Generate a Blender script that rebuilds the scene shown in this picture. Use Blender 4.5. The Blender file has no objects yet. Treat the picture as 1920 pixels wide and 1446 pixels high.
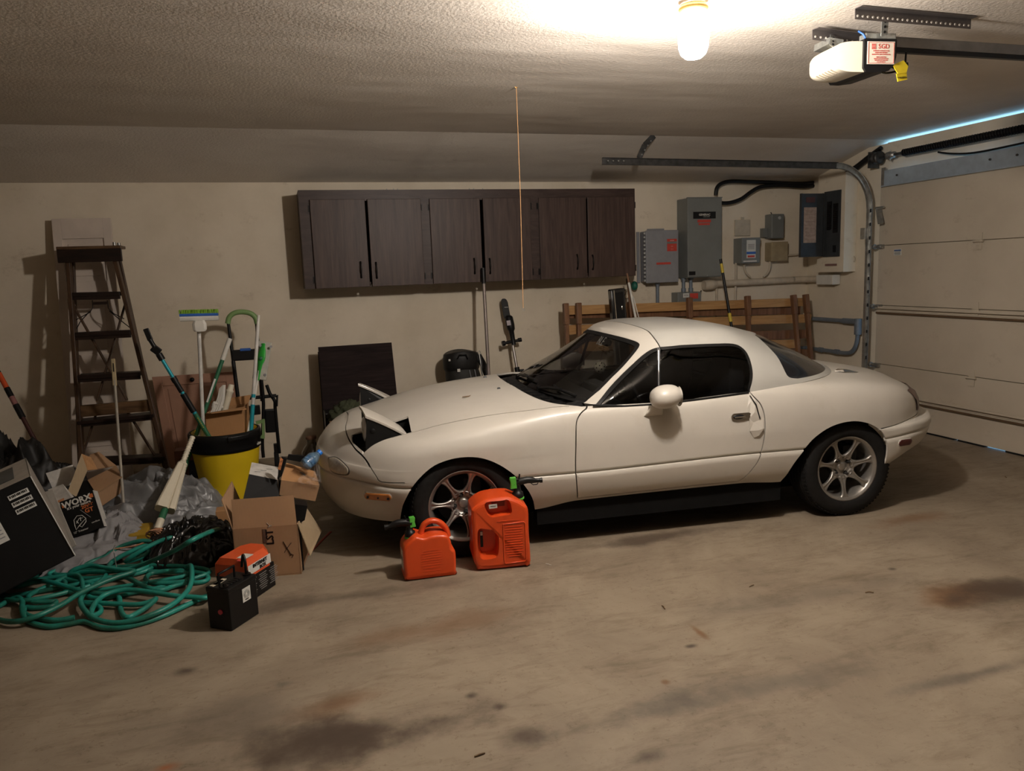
import bpy, bmesh, math, random
import numpy as np
from mathutils import Vector, Matrix
from math import sin, cos, pi, radians, sqrt, atan2, degrees
random.seed(7)
SC = bpy.context.scene
COL = SC.collection

# ---------------------------------------------------------------- camera
CAM_H = 1.506
YAW, PITCH, ROLL = radians(17.06), radians(8.56), radians(2.14)
FPX = 1427.0
fwd = Vector((sin(YAW)*cos(PITCH), cos(YAW)*cos(PITCH), -sin(PITCH)))
rt0 = Vector((cos(YAW), -sin(YAW), 0)); dn0 = fwd.cross(rt0)
rt = rt0*cos(ROLL) + dn0*sin(ROLL); dn = dn0*cos(ROLL) - rt0*sin(ROLL)
cd = bpy.data.cameras.new('camera'); cam = bpy.data.objects.new('camera', cd); COL.objects.link(cam)
cam.matrix_world = Matrix(((rt.x, -dn.x, -fwd.x, 0), (rt.y, -dn.y, -fwd.y, 0), (rt.z, -dn.z, -fwd.z, CAM_H), (0, 0, 0, 1)))
cd.sensor_fit = 'HORIZONTAL'; cd.sensor_width = 36.0; cd.lens = FPX/1920*36.0; cd.clip_start = .05
SC.camera = cam
def on(axis, val, px, py):
    """world point seen at photo pixel (px, py) on the plane axis = val"""
    d = rt*((px-960)/FPX) + dn*((py-723)/FPX) + fwd
    o = Vector((0, 0, CAM_H)); t = (val-o[axis])/d[axis]
    return o + d*t

# ---------------------------------------------------------------- world, light, exposure
w = bpy.data.worlds.new('world'); SC.world = w; w.use_nodes = True
w.node_tree.nodes['Background'].inputs[0].default_value = (.28, .62, 1.0, 1)
w.node_tree.nodes['Background'].inputs[1].default_value = 4.0
vs = SC.view_settings; vs.view_transform = 'Standard'; vs.look = 'None'; vs.gamma = 1; vs.use_curve_mapping = False
vs.exposure = 0.0
LAMP_POS = Vector((1.72, 2.92, 2.42))
LAMP_COL = (1.0, .905, .82)
LAMP_STRENGTH = 775.0      # emission of the frosted jar of the ceiling lamp (built further down)

# ---------------------------------------------------------------- node materials
def nmat(name):
    m = bpy.data.materials.new(name); m.use_nodes = True
    nt = m.node_tree; b = nt.nodes['Principled BSDF']
    return m, nt, b
def noise_col(nt, c1, c2, scale=8, detail=6, rough=.6, lo=.35, hi=.65, coord='Object', stretch=None, dist=0):
    tc = nt.nodes.new('ShaderNodeTexCoord'); mp = nt.nodes.new('ShaderNodeMapping')
    if stretch: mp.inputs['Scale'].default_value = stretch
    nz = nt.nodes.new('ShaderNodeTexNoise'); nz.inputs['Scale'].default_value = scale
    nz.inputs['Detail'].default_value = detail; nz.inputs['Roughness'].default_value = rough
    nz.inputs['Distortion'].default_value = dist
    rp = nt.nodes.new('ShaderNodeValToRGB')
    rp.color_ramp.elements[0].position = lo; rp.color_ramp.elements[1].position = hi
    rp.color_ramp.elements[0].color = (*c1, 1); rp.color_ramp.elements[1].color = (*c2, 1)
    nt.links.new(tc.outputs[coord], mp.inputs[0]); nt.links.new(mp.outputs[0], nz.inputs['Vector'])
    nt.links.new(nz.outputs['Fac'], rp.inputs[0])
    return rp, nz, mp
def bump(nt, b, src, strength=.3, dist=.005):
    bp = nt.nodes.new('ShaderNodeBump'); bp.inputs['Strength'].default_value = strength
    bp.inputs['Distance'].default_value = dist
    nt.links.new(src, bp.inputs['Height']); nt.links.new(bp.outputs[0], b.inputs['Normal'])
def mixc(nt, fac, a, b2, mode='MIX'):
    mx = nt.nodes.new('ShaderNodeMix'); mx.data_type = 'RGBA'; mx.blend_type = mode
    if isinstance(fac, (int, float)): mx.inputs[0].default_value = fac
    else: nt.links.new(fac, mx.inputs[0])
    for i, v in ((6, a), (7, b2)):
        if isinstance(v, tuple): mx.inputs[i].default_value = (*v, 1)
        else: nt.links.new(v, mx.inputs[i])
    return mx.outputs[2]
MATS = {}
def mat(name, col, rough=.6, metal=0, coat=0, var=.12, scale=14, bstr=0, spec=.5, stretch=None, trans=0, alpha=1):
    """plain procedural surface: colour with slight noise variation"""
    if name in MATS: return MATS[name]
    m, nt, b = nmat(name)
    c1 = tuple(max(0, c*(1-var)) for c in col); c2 = tuple(min(1, c*(1+var)) for c in col)
    rp, nz, _ = noise_col(nt, c1, c2, scale=scale, stretch=stretch)
    nt.links.new(rp.outputs[0], b.inputs['Base Color'])
    b.inputs['Roughness'].default_value = rough; b.inputs['Metallic'].default_value = metal
    b.inputs['Coat Weight'].default_value = coat; b.inputs['Coat Roughness'].default_value = .12
    b.inputs['Specular IOR Level'].default_value = spec
    b.inputs['Transmission Weight'].default_value = trans
    b.inputs['Alpha'].default_value = alpha
    if bstr: bump(nt, b, nz.outputs['Fac'], bstr, .004)
    MATS[name] = m; return m
def glass_mat(name, tint, gloss=.08, rough=.03):
    m = bpy.data.materials.new(name); m.use_nodes = True; nt = m.node_tree; nt.nodes.clear()
    out = nt.nodes.new('ShaderNodeOutputMaterial'); tr = nt.nodes.new('ShaderNodeBsdfTransparent'); gl = nt.nodes.new('ShaderNodeBsdfGlossy')
    tr.inputs[0].default_value = (*tint, 1); gl.inputs['Roughness'].default_value = rough
    gl.inputs[0].default_value = (.9, .9, .9, 1)
    fr = nt.nodes.new('ShaderNodeFresnel'); fr.inputs[0].default_value = 1.45
    mx = nt.nodes.new('ShaderNodeMixShader')
    nt.links.new(fr.outputs[0], mx.inputs[0]); nt.links.new(tr.outputs[0], mx.inputs[1]); nt.links.new(gl.outputs[0], mx.inputs[2])
    nt.links.new(mx.outputs[0], out.inputs[0]); MATS[name] = m; return m
def emit_mat(name, col, s):
    m = bpy.data.materials.new(name); m.use_nodes = True; nt = m.node_tree; nt.nodes.clear()
    out = nt.nodes.new('ShaderNodeOutputMaterial'); e = nt.nodes.new('ShaderNodeEmission')
    e.inputs[0].default_value = (*col, 1); e.inputs[1].default_value = s
    nt.links.new(e.outputs[0], out.inputs[0]); MATS[name] = m; return m

# ---------------------------------------------------------------- mesh builder
def frame(p0, p1, up=Vector((0, 0, 1))):
    z = (Vector(p1)-Vector(p0)); L = z.length; z = z.normalized()
    x = up.cross(z)
    if x.length < 1e-4: x = Vector((1, 0, 0)).cross(z)
    x.normalize(); y = z.cross(x)
    return x, y, z, L
class MB:
    def __init__(s): s.v = []; s.f = []; s.sm = []; s.M = Matrix.Identity(4); s.mi = []; s.cur = 0
    def add(s, vs, fs, smooth=False):
        n = len(s.v); s.v += [tuple(s.M @ Vector(p)) for p in vs]
        s.f += [tuple(n+i for i in f) for f in fs]; s.sm += [smooth]*len(fs); s.mi += [s.cur]*len(fs)
        return s
    def box(s, c, d, R=None, taper=None):
        hx, hy, hz = d[0]/2, d[1]/2, d[2]/2
        vs = []
        for z in (-1, 1):
            t = (taper or 1) if z > 0 else 1
            for x, y in ((-1, -1), (1, -1), (1, 1), (-1, 1)):
                vs.append(Vector((x*hx*t, y*hy*t, z*hz)))
        if R is not None: vs = [R @ v for v in vs]
        vs = [v+Vector(c) for v in vs]
        return s.add(vs, [(3, 2, 1, 0), (4, 5, 6, 7), (0, 1, 5, 4), (1, 2, 6, 5), (2, 3, 7, 6), (3, 0, 4, 7)])
    def bar(s, p0, p1, w, h, up=Vector((0, 0, 1)), ext=0):
        """rectangular bar from p0 to p1; w across, h along 'up' side"""
        x, y, z, L = frame(p0, p1, up); p0 = Vector(p0)-z*ext; p1 = Vector(p1)+z*ext
        vs = []
        for p in (p0, p1):
            for a, b in ((-1, -1), (1, -1), (1, 1), (-1, 1)): vs.append(p+x*(a*w/2)+y*(b*h/2))
        return s.add(vs, [(3, 2, 1, 0), (4, 5, 6, 7), (0, 1, 5, 4), (1, 2, 6, 5), (2, 3, 7, 6), (3, 0, 4, 7)])
    def cyl(s, p0, p1, r0, r1=None, n=16, caps=True):
        r1 = r0 if r1 is None else r1
        x, y, z, L = frame(p0, p1); vs = []
        for p, r in ((p0, r0), (p1, r1)):
            for i in range(n):
                a = 2*pi*i/n; vs.append(Vector(p)+x*(r*cos(a))+y*(r*sin(a)))
        s.add(vs, [(i, (i+1) % n, n+(i+1) % n, n+i) for i in range(n)], True)
        if caps:
            s.add(vs[:n], [tuple(range(n-1, -1, -1))]); s.add(vs[n:], [tuple(range(n))])
        return s
    def rings(s, rings, closed=True, caps=True, smooth=True):
        """loft between rings (lists of equal point count)"""
        m = len(rings[0]); vs = [p for r in rings for p in r]; fs = []
        for j in range(len(rings)-1):
            for i in range(m if closed else m-1):
                fs.append((j*m+i, j*m+(i+1) % m, (j+1)*m+(i+1) % m, (j+1)*m+i))
        s.add(vs, fs, smooth)
        if caps and closed:
            s.add(rings[0], [tuple(range(m-1, -1, -1))]); s.add(rings[-1], [tuple(range(m))])
        return s
    def tube(s, pts, r, n=10, caps=True, flat=None, closed=False):
        pts = [Vector(p) for p in pts]; N = len(pts); rr = r if isinstance(r, (list, tuple)) else [r]*N
        t0 = (pts[1]-pts[0]).normalized(); x = t0.orthogonal().normalized()
        if flat is not None:
            x = (Vector(flat)-t0*t0.dot(Vector(flat))).normalized()
        rs = []
        for i, p in enumerate(pts):
            a = pts[i-1] if (i or closed) else pts[0]; b = pts[(i+1) % N] if (i < N-1 or closed) else pts[-1]
            t = (b-a).normalized(); x = (x-t*t.dot(x)).normalized(); y = t.cross(x)
            if isinstance(rr[i], tuple): ra, rb = rr[i]
            else: ra = rb = rr[i]
            rs.append([p+x*(ra*cos(2*pi*k/n))+y*(rb*sin(2*pi*k/n)) for k in range(n)])
        if closed: rs.append(rs[0]); return s.rings(rs, True, False)
        return s.rings(rs, True, caps)
    def lathe(s, prof, c=(0, 0, 0), axis=(0, 0, 1), n=32, caps=True, a0=0, a1=2*pi):
        """prof: [(r, h)]"""
        c = Vector(c); x, y, z, L = frame(c, c+Vector(axis))
        full = abs(a1-a0-2*pi) < 1e-6
        rs = []
        for r, h in prof:
            rs.append([c+z*h+(x*cos(a0+(a1-a0)*k/(n if full else n-1))+y*sin(a0+(a1-a0)*k/(n if full else n-1)))*r for k in range(n)])
        return s.rings(rs, full, caps and full)
    def prism(s, poly, t, origin=(0, 0, 0), ux=(1, 0, 0), uy=(0, 1, 0), smooth=False):
        """2-D polygon in the (ux, uy) plane extruded by t along ux x uy"""
        o = Vector(origin); ux = Vector(ux); uy = Vector(uy); nz = ux.cross(uy).normalized()
        a = [o+ux*p[0]+uy*p[1] for p in poly]; b = [p+nz*t for p in a]; m = len(a)
        s.add(a+b, [(i, (i+1) % m, m+(i+1) % m, m+i) for i in range(m)], smooth)
        s.add(a, [tuple(range(m-1, -1, -1))]); s.add(b, [tuple(range(m))]); return s
    def grid(s, fn, nu, nv, smooth=True, flip=False):
        vs = [fn(i/nu, j/nv) for j in range(nv+1) for i in range(nu+1)]
        fs = [(j*(nu+1)+i, j*(nu+1)+i+1, (j+1)*(nu+1)+i+1, (j+1)*(nu+1)+i) for j in range(nv) for i in range(nu)]
        if flip: fs = [f[::-1] for f in fs]
        return s.add(vs, fs, smooth)
    def sphere(s, c, r, n=16, sc=(1, 1, 1)):
        vs = [(Vector(c)+Vector((0, 0, -r*sc[2])))]
        for j in range(1, n//2):
            p = -pi/2+pi*j/(n//2)
            for i in range(n):
                a = 2*pi*i/n; vs.append(Vector(c)+Vector((r*sc[0]*cos(p)*cos(a), r*sc[1]*cos(p)*sin(a), r*sc[2]*sin(p))))
        vs.append(Vector(c)+Vector((0, 0, r*sc[2]))); L = len(vs)-1; fs = []
        for i in range(n): fs.append((0, 1+(i+1) % n, 1+i)); fs.append((L, L-n+i, L-n+(i+1) % n))
        for j in range(n//2-2):
            for i in range(n):
                a = 1+j*n; fs.append((a+i, a+(i+1) % n, a+n+(i+1) % n, a+n+i))
        return s.add(vs, fs, True)
    def build(s, name, m, parent=None, local=False, bevel=0, seg=2, fix=True):
        """link as one mesh object; vertices are in world space unless local (then in the parent's space)"""
        me = bpy.data.meshes.new(name)
        vs = s.v
        if parent is not None and not local:
            inv = WORLD[parent.name].inverted(); vs = [tuple(inv @ Vector(p)) for p in vs]
        # put the origin of a parentless object at its base
        loc = None
        if parent is None and not local:
            a = np.array(vs); loc = Vector(((a[:, 0].min()+a[:, 0].max())/2, (a[:, 1].min()+a[:, 1].max())/2, a[:, 2].min()))
            vs = [tuple(Vector(p)-loc) for p in vs]
        me.from_pydata(vs, [], s.f)
        me.polygons.foreach_set('use_smooth', s.sm)
        ms = m if isinstance(m, (list, tuple)) else [m]
        for q in ms: me.materials.append(q)
        me.polygons.foreach_set('material_index', s.mi)
        if fix:
            bm = bmesh.new(); bm.from_mesh(me); bmesh.ops.recalc_face_normals(bm, faces=bm.faces); bm.to_mesh(me); bm.free()
        me.update()
        o = bpy.data.objects.new(name, me); COL.objects.link(o)
        if loc is not None: o.location = loc
        if parent is not None: o.parent = parent
        WORLD[o.name] = (WORLD[parent.name].copy() if parent is not None else (Matrix.Translation(loc) if loc is not None else Matrix.Identity(4)))
        if bevel:
            md = o.modifiers.new('bevel', 'BEVEL'); md.width = bevel; md.segments = seg; md.limit_method = 'ANGLE'; md.angle_limit = radians(40)
        return o
WORLD = {}
def thing(name, label, cat, loc=(0, 0, 0), rz=0, group=None, M=None):
    o = bpy.data.objects.new(name, None); COL.objects.link(o); o.empty_display_size = .1
    o.matrix_world = M if M is not None else Matrix.Translation(Vector(loc)) @ Matrix.Rotation(rz, 4, 'Z')
    WORLD[o.name] = o.matrix_world.copy()
    o['label'] = label; o['category'] = cat
    if group: o['group'] = group
    return o
def tag(o, label, cat=None, group=None):
    o['label'] = label
    if cat: o['category'] = cat
    if group: o['group'] = group
    return o
def struct(o): o['kind'] = 'structure'; return o
FONT = None
def text(body, size, M4, name, m, parent, depth=.0006, align='CENTER', sx=1.0, bold=0):
    """flat lettering as a mesh part; M4 = world matrix of the lettering plane (x right, y up)"""
    cu = bpy.data.curves.new(name, 'FONT'); cu.body = body; cu.size = size; cu.align_x = align; cu.align_y = 'CENTER'
    cu.extrude = depth; cu.resolution_u = 2; cu.offset = bold
    to = bpy.data.objects.new('tmp', cu); COL.objects.link(to)
    dg = bpy.context.evaluated_depsgraph_get(); me = bpy.data.meshes.new_from_object(to.evaluated_get(dg))
    bpy.data.objects.remove(to)
    me.transform(Matrix.Diagonal((sx, 1, 1, 1))); me.transform(M4)
    if parent is not None: me.transform(WORLD[parent.name].inverted())
    me.materials.clear(); me.materials.append(m); me.name = name
    o = bpy.data.objects.new(name, me); COL.objects.link(o); o.parent = parent
    WORLD[o.name] = WORLD[parent.name].copy() if parent else Matrix.Identity(4)
    return o
def plane_m(o, ux, uy):
    ux = Vector(ux).normalized(); uy = Vector(uy); uy = (uy-ux*ux.dot(uy)).normalized(); n = ux.cross(uy)
    return Matrix(((ux.x, uy.x, n.x, o[0]), (ux.y, uy.y, n.y, o[1]), (ux.z, uy.z, n.z, o[2]), (0, 0, 0, 1)))
def pchip(x, y, xq):
    x = np.asarray(x, float); y = np.asarray(y, float); xq = np.clip(np.asarray(xq, float), x[0], x[-1])
    h = np.diff(x); dl = np.diff(y)/h; n = len(x); d = np.zeros(n)
    if n == 2: d[:] = dl[0]
    else:
        for i in range(1, n-1):
            if dl[i-1]*dl[i] > 0:
                w1 = 2*h[i]+h[i-1]; w2 = h[i]+2*h[i-1]; d[i] = (w1+w2)/(w1/dl[i-1]+w2/dl[i])
        d[0] = dl[0]; d[-1] = dl[-1]
    k = np.clip(np.searchsorted(x, xq, side='right')-1, 0, n-2)
    t = (xq-x[k])/h[k]; hh = h[k]
    return y[k]*(2*t**3-3*t**2+1)+hh*d[k]*(t**3-2*t**2+t)+y[k+1]*(-2*t**3+3*t**2)+hh*d[k+1]*(t**3-t**2)
def catmull(pts, n, closed=False):
    pts = [Vector(p) for p in pts]; N = len(pts); out = []
    rng = N if closed else N-1
    for i in range(rng):
        if closed: p = [pts[(i+k-1) % N] for k in range(4)]
        else: p = [pts[max(0, i-1)], pts[i], pts[i+1], pts[min(N-1, i+2)]]
        for j in range(n):
            t = j/n
            out.append(.5*((2*p[1])+(p[2]-p[0])*t+(2*p[0]-5*p[1]+4*p[2]-p[3])*t*t+(3*p[1]-p[0]-3*p[2]+p[3])*t**3))
    if not closed: out.append(pts[-1])
    return out

# ================================================================ the room
WY, WX, CZ, WT = 6.70, 5.30, 2.54, 2.295     # back wall, door wall, flat ceiling, top of the back wall
LX, FY = -2.7, -2.6                          # left wall, front wall (behind the camera)
CREASE = 5.72
def floor_mat():
    m, nt, b = nmat('concrete')
    rp, nz, mp = noise_col(nt, (.20, .158, .112), (.34, .28, .205), scale=1.6, detail=9, rough=.68, lo=.3, hi=.72, dist=.6)
    r2, n2, _ = noise_col(nt, (.50, .45, .38), (1, 1, 1), scale=5, detail=10, rough=.75, lo=.32, hi=.52, stretch=(.7, 2.2, 1), dist=.4)
    col = mixc(nt, .6, rp.outputs[0], r2.outputs[0], 'MULTIPLY')
    r3, n3, _ = noise_col(nt, (.55, .48, .40), (1, 1, 1), scale=45, detail=5, rough=.7, lo=.30, hi=.42)
    col = mixc(nt, .6, col, r3.outputs[0], 'MULTIPLY')
    tc = nt.nodes.new('ShaderNodeTexCoord')
    wn = nt.nodes.new('ShaderNodeTexNoise'); wn.inputs['Scale'].default_value = 2.3; wn.inputs['Detail'].default_value = 9; wn.inputs['Roughness'].default_value = .62
    tc = nt.nodes.new('ShaderNodeNewGeometry'); nt.links.new(tc.outputs['Position'], wn.inputs['Vector'])
    # old oil and rust stains, and darker grey patches: (x, y, radius x, radius y, strength, colour)
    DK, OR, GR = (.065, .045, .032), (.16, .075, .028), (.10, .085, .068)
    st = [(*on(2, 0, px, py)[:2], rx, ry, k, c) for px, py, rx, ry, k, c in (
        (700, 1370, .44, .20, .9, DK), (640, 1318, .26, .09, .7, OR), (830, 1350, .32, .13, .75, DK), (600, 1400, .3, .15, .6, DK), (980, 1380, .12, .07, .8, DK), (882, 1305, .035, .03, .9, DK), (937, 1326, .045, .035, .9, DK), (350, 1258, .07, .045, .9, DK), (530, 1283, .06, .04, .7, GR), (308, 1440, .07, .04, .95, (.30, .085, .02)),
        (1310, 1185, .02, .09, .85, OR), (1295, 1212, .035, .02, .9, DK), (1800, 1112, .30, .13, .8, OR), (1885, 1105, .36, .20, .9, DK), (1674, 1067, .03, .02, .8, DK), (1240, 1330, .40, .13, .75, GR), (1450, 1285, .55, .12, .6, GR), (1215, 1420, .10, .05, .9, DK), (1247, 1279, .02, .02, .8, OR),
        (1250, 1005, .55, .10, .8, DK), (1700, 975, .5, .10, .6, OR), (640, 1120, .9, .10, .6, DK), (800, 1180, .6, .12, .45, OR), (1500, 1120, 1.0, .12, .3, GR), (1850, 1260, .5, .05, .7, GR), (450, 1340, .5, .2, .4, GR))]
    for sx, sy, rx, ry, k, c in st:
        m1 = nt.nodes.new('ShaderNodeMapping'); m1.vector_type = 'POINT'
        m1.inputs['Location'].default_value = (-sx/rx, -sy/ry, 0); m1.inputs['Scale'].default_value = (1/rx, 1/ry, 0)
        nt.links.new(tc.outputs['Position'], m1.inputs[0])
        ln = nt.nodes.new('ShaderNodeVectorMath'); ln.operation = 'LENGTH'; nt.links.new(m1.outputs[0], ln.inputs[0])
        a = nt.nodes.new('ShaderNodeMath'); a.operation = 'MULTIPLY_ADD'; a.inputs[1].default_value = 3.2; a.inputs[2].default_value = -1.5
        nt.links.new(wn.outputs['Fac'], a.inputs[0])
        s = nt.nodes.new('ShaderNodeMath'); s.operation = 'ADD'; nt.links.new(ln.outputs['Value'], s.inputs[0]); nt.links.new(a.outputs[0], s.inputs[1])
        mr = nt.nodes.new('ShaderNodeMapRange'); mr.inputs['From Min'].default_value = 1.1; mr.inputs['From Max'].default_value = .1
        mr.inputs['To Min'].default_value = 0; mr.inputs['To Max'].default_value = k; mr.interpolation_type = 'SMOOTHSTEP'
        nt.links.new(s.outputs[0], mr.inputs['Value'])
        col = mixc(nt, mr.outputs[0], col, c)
    nt.links.new(col, b.inputs['Base Color'])
    b.inputs['Roughness'].default_value = .60; b.inputs['Specular IOR Level'].default_value = .35
    bump(nt, b, n2.outputs['Fac'], .25, .004)
    return m
def wall_mat(name='wall_paint', c1=(.64, .555, .42), c2=(.76, .67, .53)):
    m, nt, b = nmat(name)
    rp, nz, _ = noise_col(nt, c1, c2, scale=1.3, detail=8, rough=.65, lo=.3, hi=.6)
    r2, n2, _ = noise_col(nt, (.55, .48, .41), (1, 1, 1), scale=3.0, detail=11, rough=.78, lo=.30, hi=.42, stretch=(1, 1, 1.6))
    col = mixc(nt, .5, rp.outputs[0], r2.outputs[0], 'MULTIPLY')
    nt.links.new(col, b.inputs['Base Color']); b.inputs['Roughness'].default_value = .75
    n3 = nt.nodes.new('ShaderNodeTexNoise'); n3.inputs['Scale'].default_value = 60; n3.inputs['Detail'].default_value = 4
    tc = nt.nodes.new('ShaderNodeTexCoord'); nt.links.new(tc.outputs['Object'], n3.inputs['Vector'])
    bump(nt, b, n3.outputs['Fac'], .12, .004); MATS[name] = m
    return m
def ceil_mat():
    m, nt, b = nmat('ceiling_texture')
    rp, nz, _ = noise_col(nt, (.60, .54, .47), (.72, .66, .58), scale=.9, detail=7, rough=.6, lo=.3, hi=.65)
    nt.links.new(rp.outputs[0], b.inputs['Base Color']); b.inputs['Roughness'].default_value = .9
    n3 = nt.nodes.new('ShaderNodeTexNoise'); n3.inputs['Scale'].default_value = 55; n3.inputs['Detail'].default_value = 5; n3.inputs['Roughness'].default_value = .55
    n4 = nt.nodes.new('ShaderNodeTexNoise'); n4.inputs['Scale'].default_value = 1.6; n4.inputs['Detail'].default_value = 2
    tc = nt.nodes.new('ShaderNodeTexCoord'); mp = nt.nodes.new('ShaderNodeMapping'); mp.inputs['Scale'].default_value = (.5, 1.4, 1)
    nt.links.new(tc.outputs['Object'], n3.inputs['Vector']); nt.links.new(tc.outputs['Object'], mp.inputs[0]); nt.links.new(mp.outputs[0], n4.inputs['Vector'])
    b1 = nt.nodes.new('ShaderNodeBump'); b1.inputs['Strength'].default_value = .22; b1.inputs['Distance'].default_value = .10
    b2 = nt.nodes.new('ShaderNodeBump'); b2.inputs['Strength'].default_value = .38; b2.inputs['Distance'].default_value = .009
    nt.links.new(n4.outputs['Fac'], b1.inputs['Height']); nt.links.new(n3.outputs['Fac'], b2.inputs['Height'])
    nt.links.new(b1.outputs[0], b2.inputs['Normal']); nt.links.new(b2.outputs[0], b.inputs['Normal'])
    return m
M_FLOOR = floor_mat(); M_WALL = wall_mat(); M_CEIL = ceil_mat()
M_WALLD = wall_mat('wall_low_bounce', (.20, .16, .12), (.26, .21, .15))  # unseen walls, darkened in colour to cut the room's bounce light
M_DOORP = wall_mat('door_paint', (.48, .415, .32), (.56, .49, .385))
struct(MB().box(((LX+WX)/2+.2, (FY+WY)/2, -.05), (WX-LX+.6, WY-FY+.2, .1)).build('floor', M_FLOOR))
struct(MB().box(((LX+WX)/2, WY+.05, WT/2+.05), (WX-LX+.2, .1, WT+.1)).build('wall_back', M_WALL))
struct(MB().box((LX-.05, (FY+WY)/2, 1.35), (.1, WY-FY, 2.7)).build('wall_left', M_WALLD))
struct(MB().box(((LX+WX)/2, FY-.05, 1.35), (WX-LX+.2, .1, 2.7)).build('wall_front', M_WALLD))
struct(MB().box(((LX+WX)/2, (FY+CREASE)/2, CZ+.05), (WX-LX+.6, CREASE-FY, .1)).build('ceiling', M_CEIL))
sl = MB()
sl.prism([(CREASE, CZ), (WY+.02, WT-.005), (WY+.02, WT+.12), (CREASE, CZ+.1)], WX-LX+.6, origin=(LX-.3, 0, 0), ux=(0, 1, 0), uy=(0, 0, 1))
struct(sl.build('ceiling_slope', M_CEIL))
# door wall: return beside the door, header above it, stretch beyond it
DY0, DY1, DTOP = .75, 5.66, 2.13
dw = MB()
def dwall(y0, y1, z0, z1): dw.box((WX+.05, (y0+y1)/2, (z0+z1)/2), (.1, y1-y0, z1-z0))
dwall(DY1, WY+.1, 0, 2.50); dwall(FY, DY0, 0, 2.54)
dwall(DY0, DY1, DTOP+.02, 2.505)
struct(dw.build('wall_right', M_WALL))

# ---- sectional garage door
M_STEEL = mat('galvanised_steel', (.42, .42, .40), .42, .85, var=.2, scale=20)
M_DKSTEEL = mat('dark_steel', (.10, .098, .095), .45, .8, var=.3, scale=18)
M_BLK = mat('black_plastic', (.0055, .0055, .006), .42, spec=.35)
M_RUB = mat('black_rubber', (.008, .008, .0075), .8, spec=.3)
M_BRNMETAL = mat('brown_strut_metal', (.16, .10, .055), .5, .3)
gd = struct(MB().box((5.262, (DY0+DY1)/2, 1.06), (.028, DY1-DY0-.03, 2.10)).build('door_1', mat('door_core', (.30, .25, .18), .8)))
WORLD['door_1'] = Matrix.Translation(gd.location)
SH = .5325
for i in range(4):
    mb = MB(); z0 = i*SH+.012; mb.box((5.245, (DY0+DY1)/2, z0+SH/2-.0015), (.03, DY1-DY0-.02, SH-.005))
    mb.build('door_section', M_DOORP, gd, bevel=.002)
for z, wd in ((1.028, .026), (.262, .026)):
    mb = MB(); yc = (DY0+DY1)/2; ln = DY1-DY0-.05
    mb.box((5.215, yc, z+.022), (.03, ln, .006)); mb.box((5.215, yc, z-.006), (.03, ln, .006)); mb.box((5.202, yc, z+.03), (.006, ln, .016))
    mb.build('strut', M_DOORP, gd)
    mb = MB(); mb.box((5.218, yc, z-.018), (.024, ln, .016)); mb.build('strut', M_BRNMETAL, gd)
ye = [DY1-.01]+[on(2, 0, *q).y for q in ((1785, 826), (1792, 828), (1845, 839), (1882, 849))]+[DY0+.01]
for a_, b_ in ((0, 1), (2, 3), (4, 5)): MB().box((5.245, (ye[a_]+ye[b_])/2, .007), (.04, ye[a_]-ye[b_], .012)).build('bottom_seal', M_RUB, gd)
# angle along the top of the door
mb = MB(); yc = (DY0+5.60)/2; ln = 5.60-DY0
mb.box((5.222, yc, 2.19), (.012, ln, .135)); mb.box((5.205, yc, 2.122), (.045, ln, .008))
mb.build('top_reinforcement', mat('daylight_tint_aluminium', (.50, .60, .70), .42, .6, var=.08), gd)  # blue daylight from the door gaps is painted into this strip's colour
mb = MB(); mb.box((5.228, 5.62, 2.20), (.004, .05, .17)); mb.build('end_bracket', M_STEEL, gd)
for y in (5.45, 4.55, 4.33, 3.6):
    MB().cyl((5.216, y, 2.20), (5.206, y, 2.20), .009, n=6).build('bolt', M_DKSTEEL, gd)
# hinges
for i, z in enumerate((1.6, 1.066, .533)):
    for y in (4.62, 3.4, 2.2, 1.2):
        mb = MB(); mb.box((5.226, y, z+.035), (.006, .055, .06)); mb.box((5.226, y, z-.035), (.006, .055, .06))
        mb.cyl((5.216, y-.045, z), (5.216, y+.045, z), .009, n=8); mb.build('hinge', M_DOORP, gd)
    mb = MB(); mb.box((5.215, 5.61, z), (.03, .06, .035)); mb.cyl((5.205, 5.60, z), (5.205, 5.68, z), .012, n=8); mb.cyl((5.205, 5.665, z), (5.205, 5.685, z), .022, n=12)
    mb.build('roller_hinge', M_STEEL, gd)
mb = MB(); mb.bar((5.205, 5.64, 1.93), (5.16, 5.56, 1.80), .045, .02); mb.cyl((5.19, 5.66, 1.94), (5.19, 5.56, 1.94), .010, n=8)
mb.build('top_roller_bracket', M_STEEL, gd)
# sticker with the maker's text
p = on(0, 5.228, 1678, 472); mb = MB(); mb.box((5.2285, p.y-.03, p.z-.005), (.002, .085, .055)); mb.build('sticker', mat('paper_white', (.62, .62, .58), .6, var=.05), gd)
mb = MB(); mb.box((5.2268, p.y-.03, p.z+.010), (.002, .075, .012)); mb.build('sticker_heading', mat('ink_blue', (.05, .10, .25), .6), gd)
mb = MB()
for k in range(4): mb.box((5.2268, p.y-.03, p.z-.003-k*.007), (.002, .07-.01*(k % 2), .0022))
mb.build('sticker_print', M_BLK, gd)
# thin pipe and lamp post line on the return wall: conduit box edge is with the electrics

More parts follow.
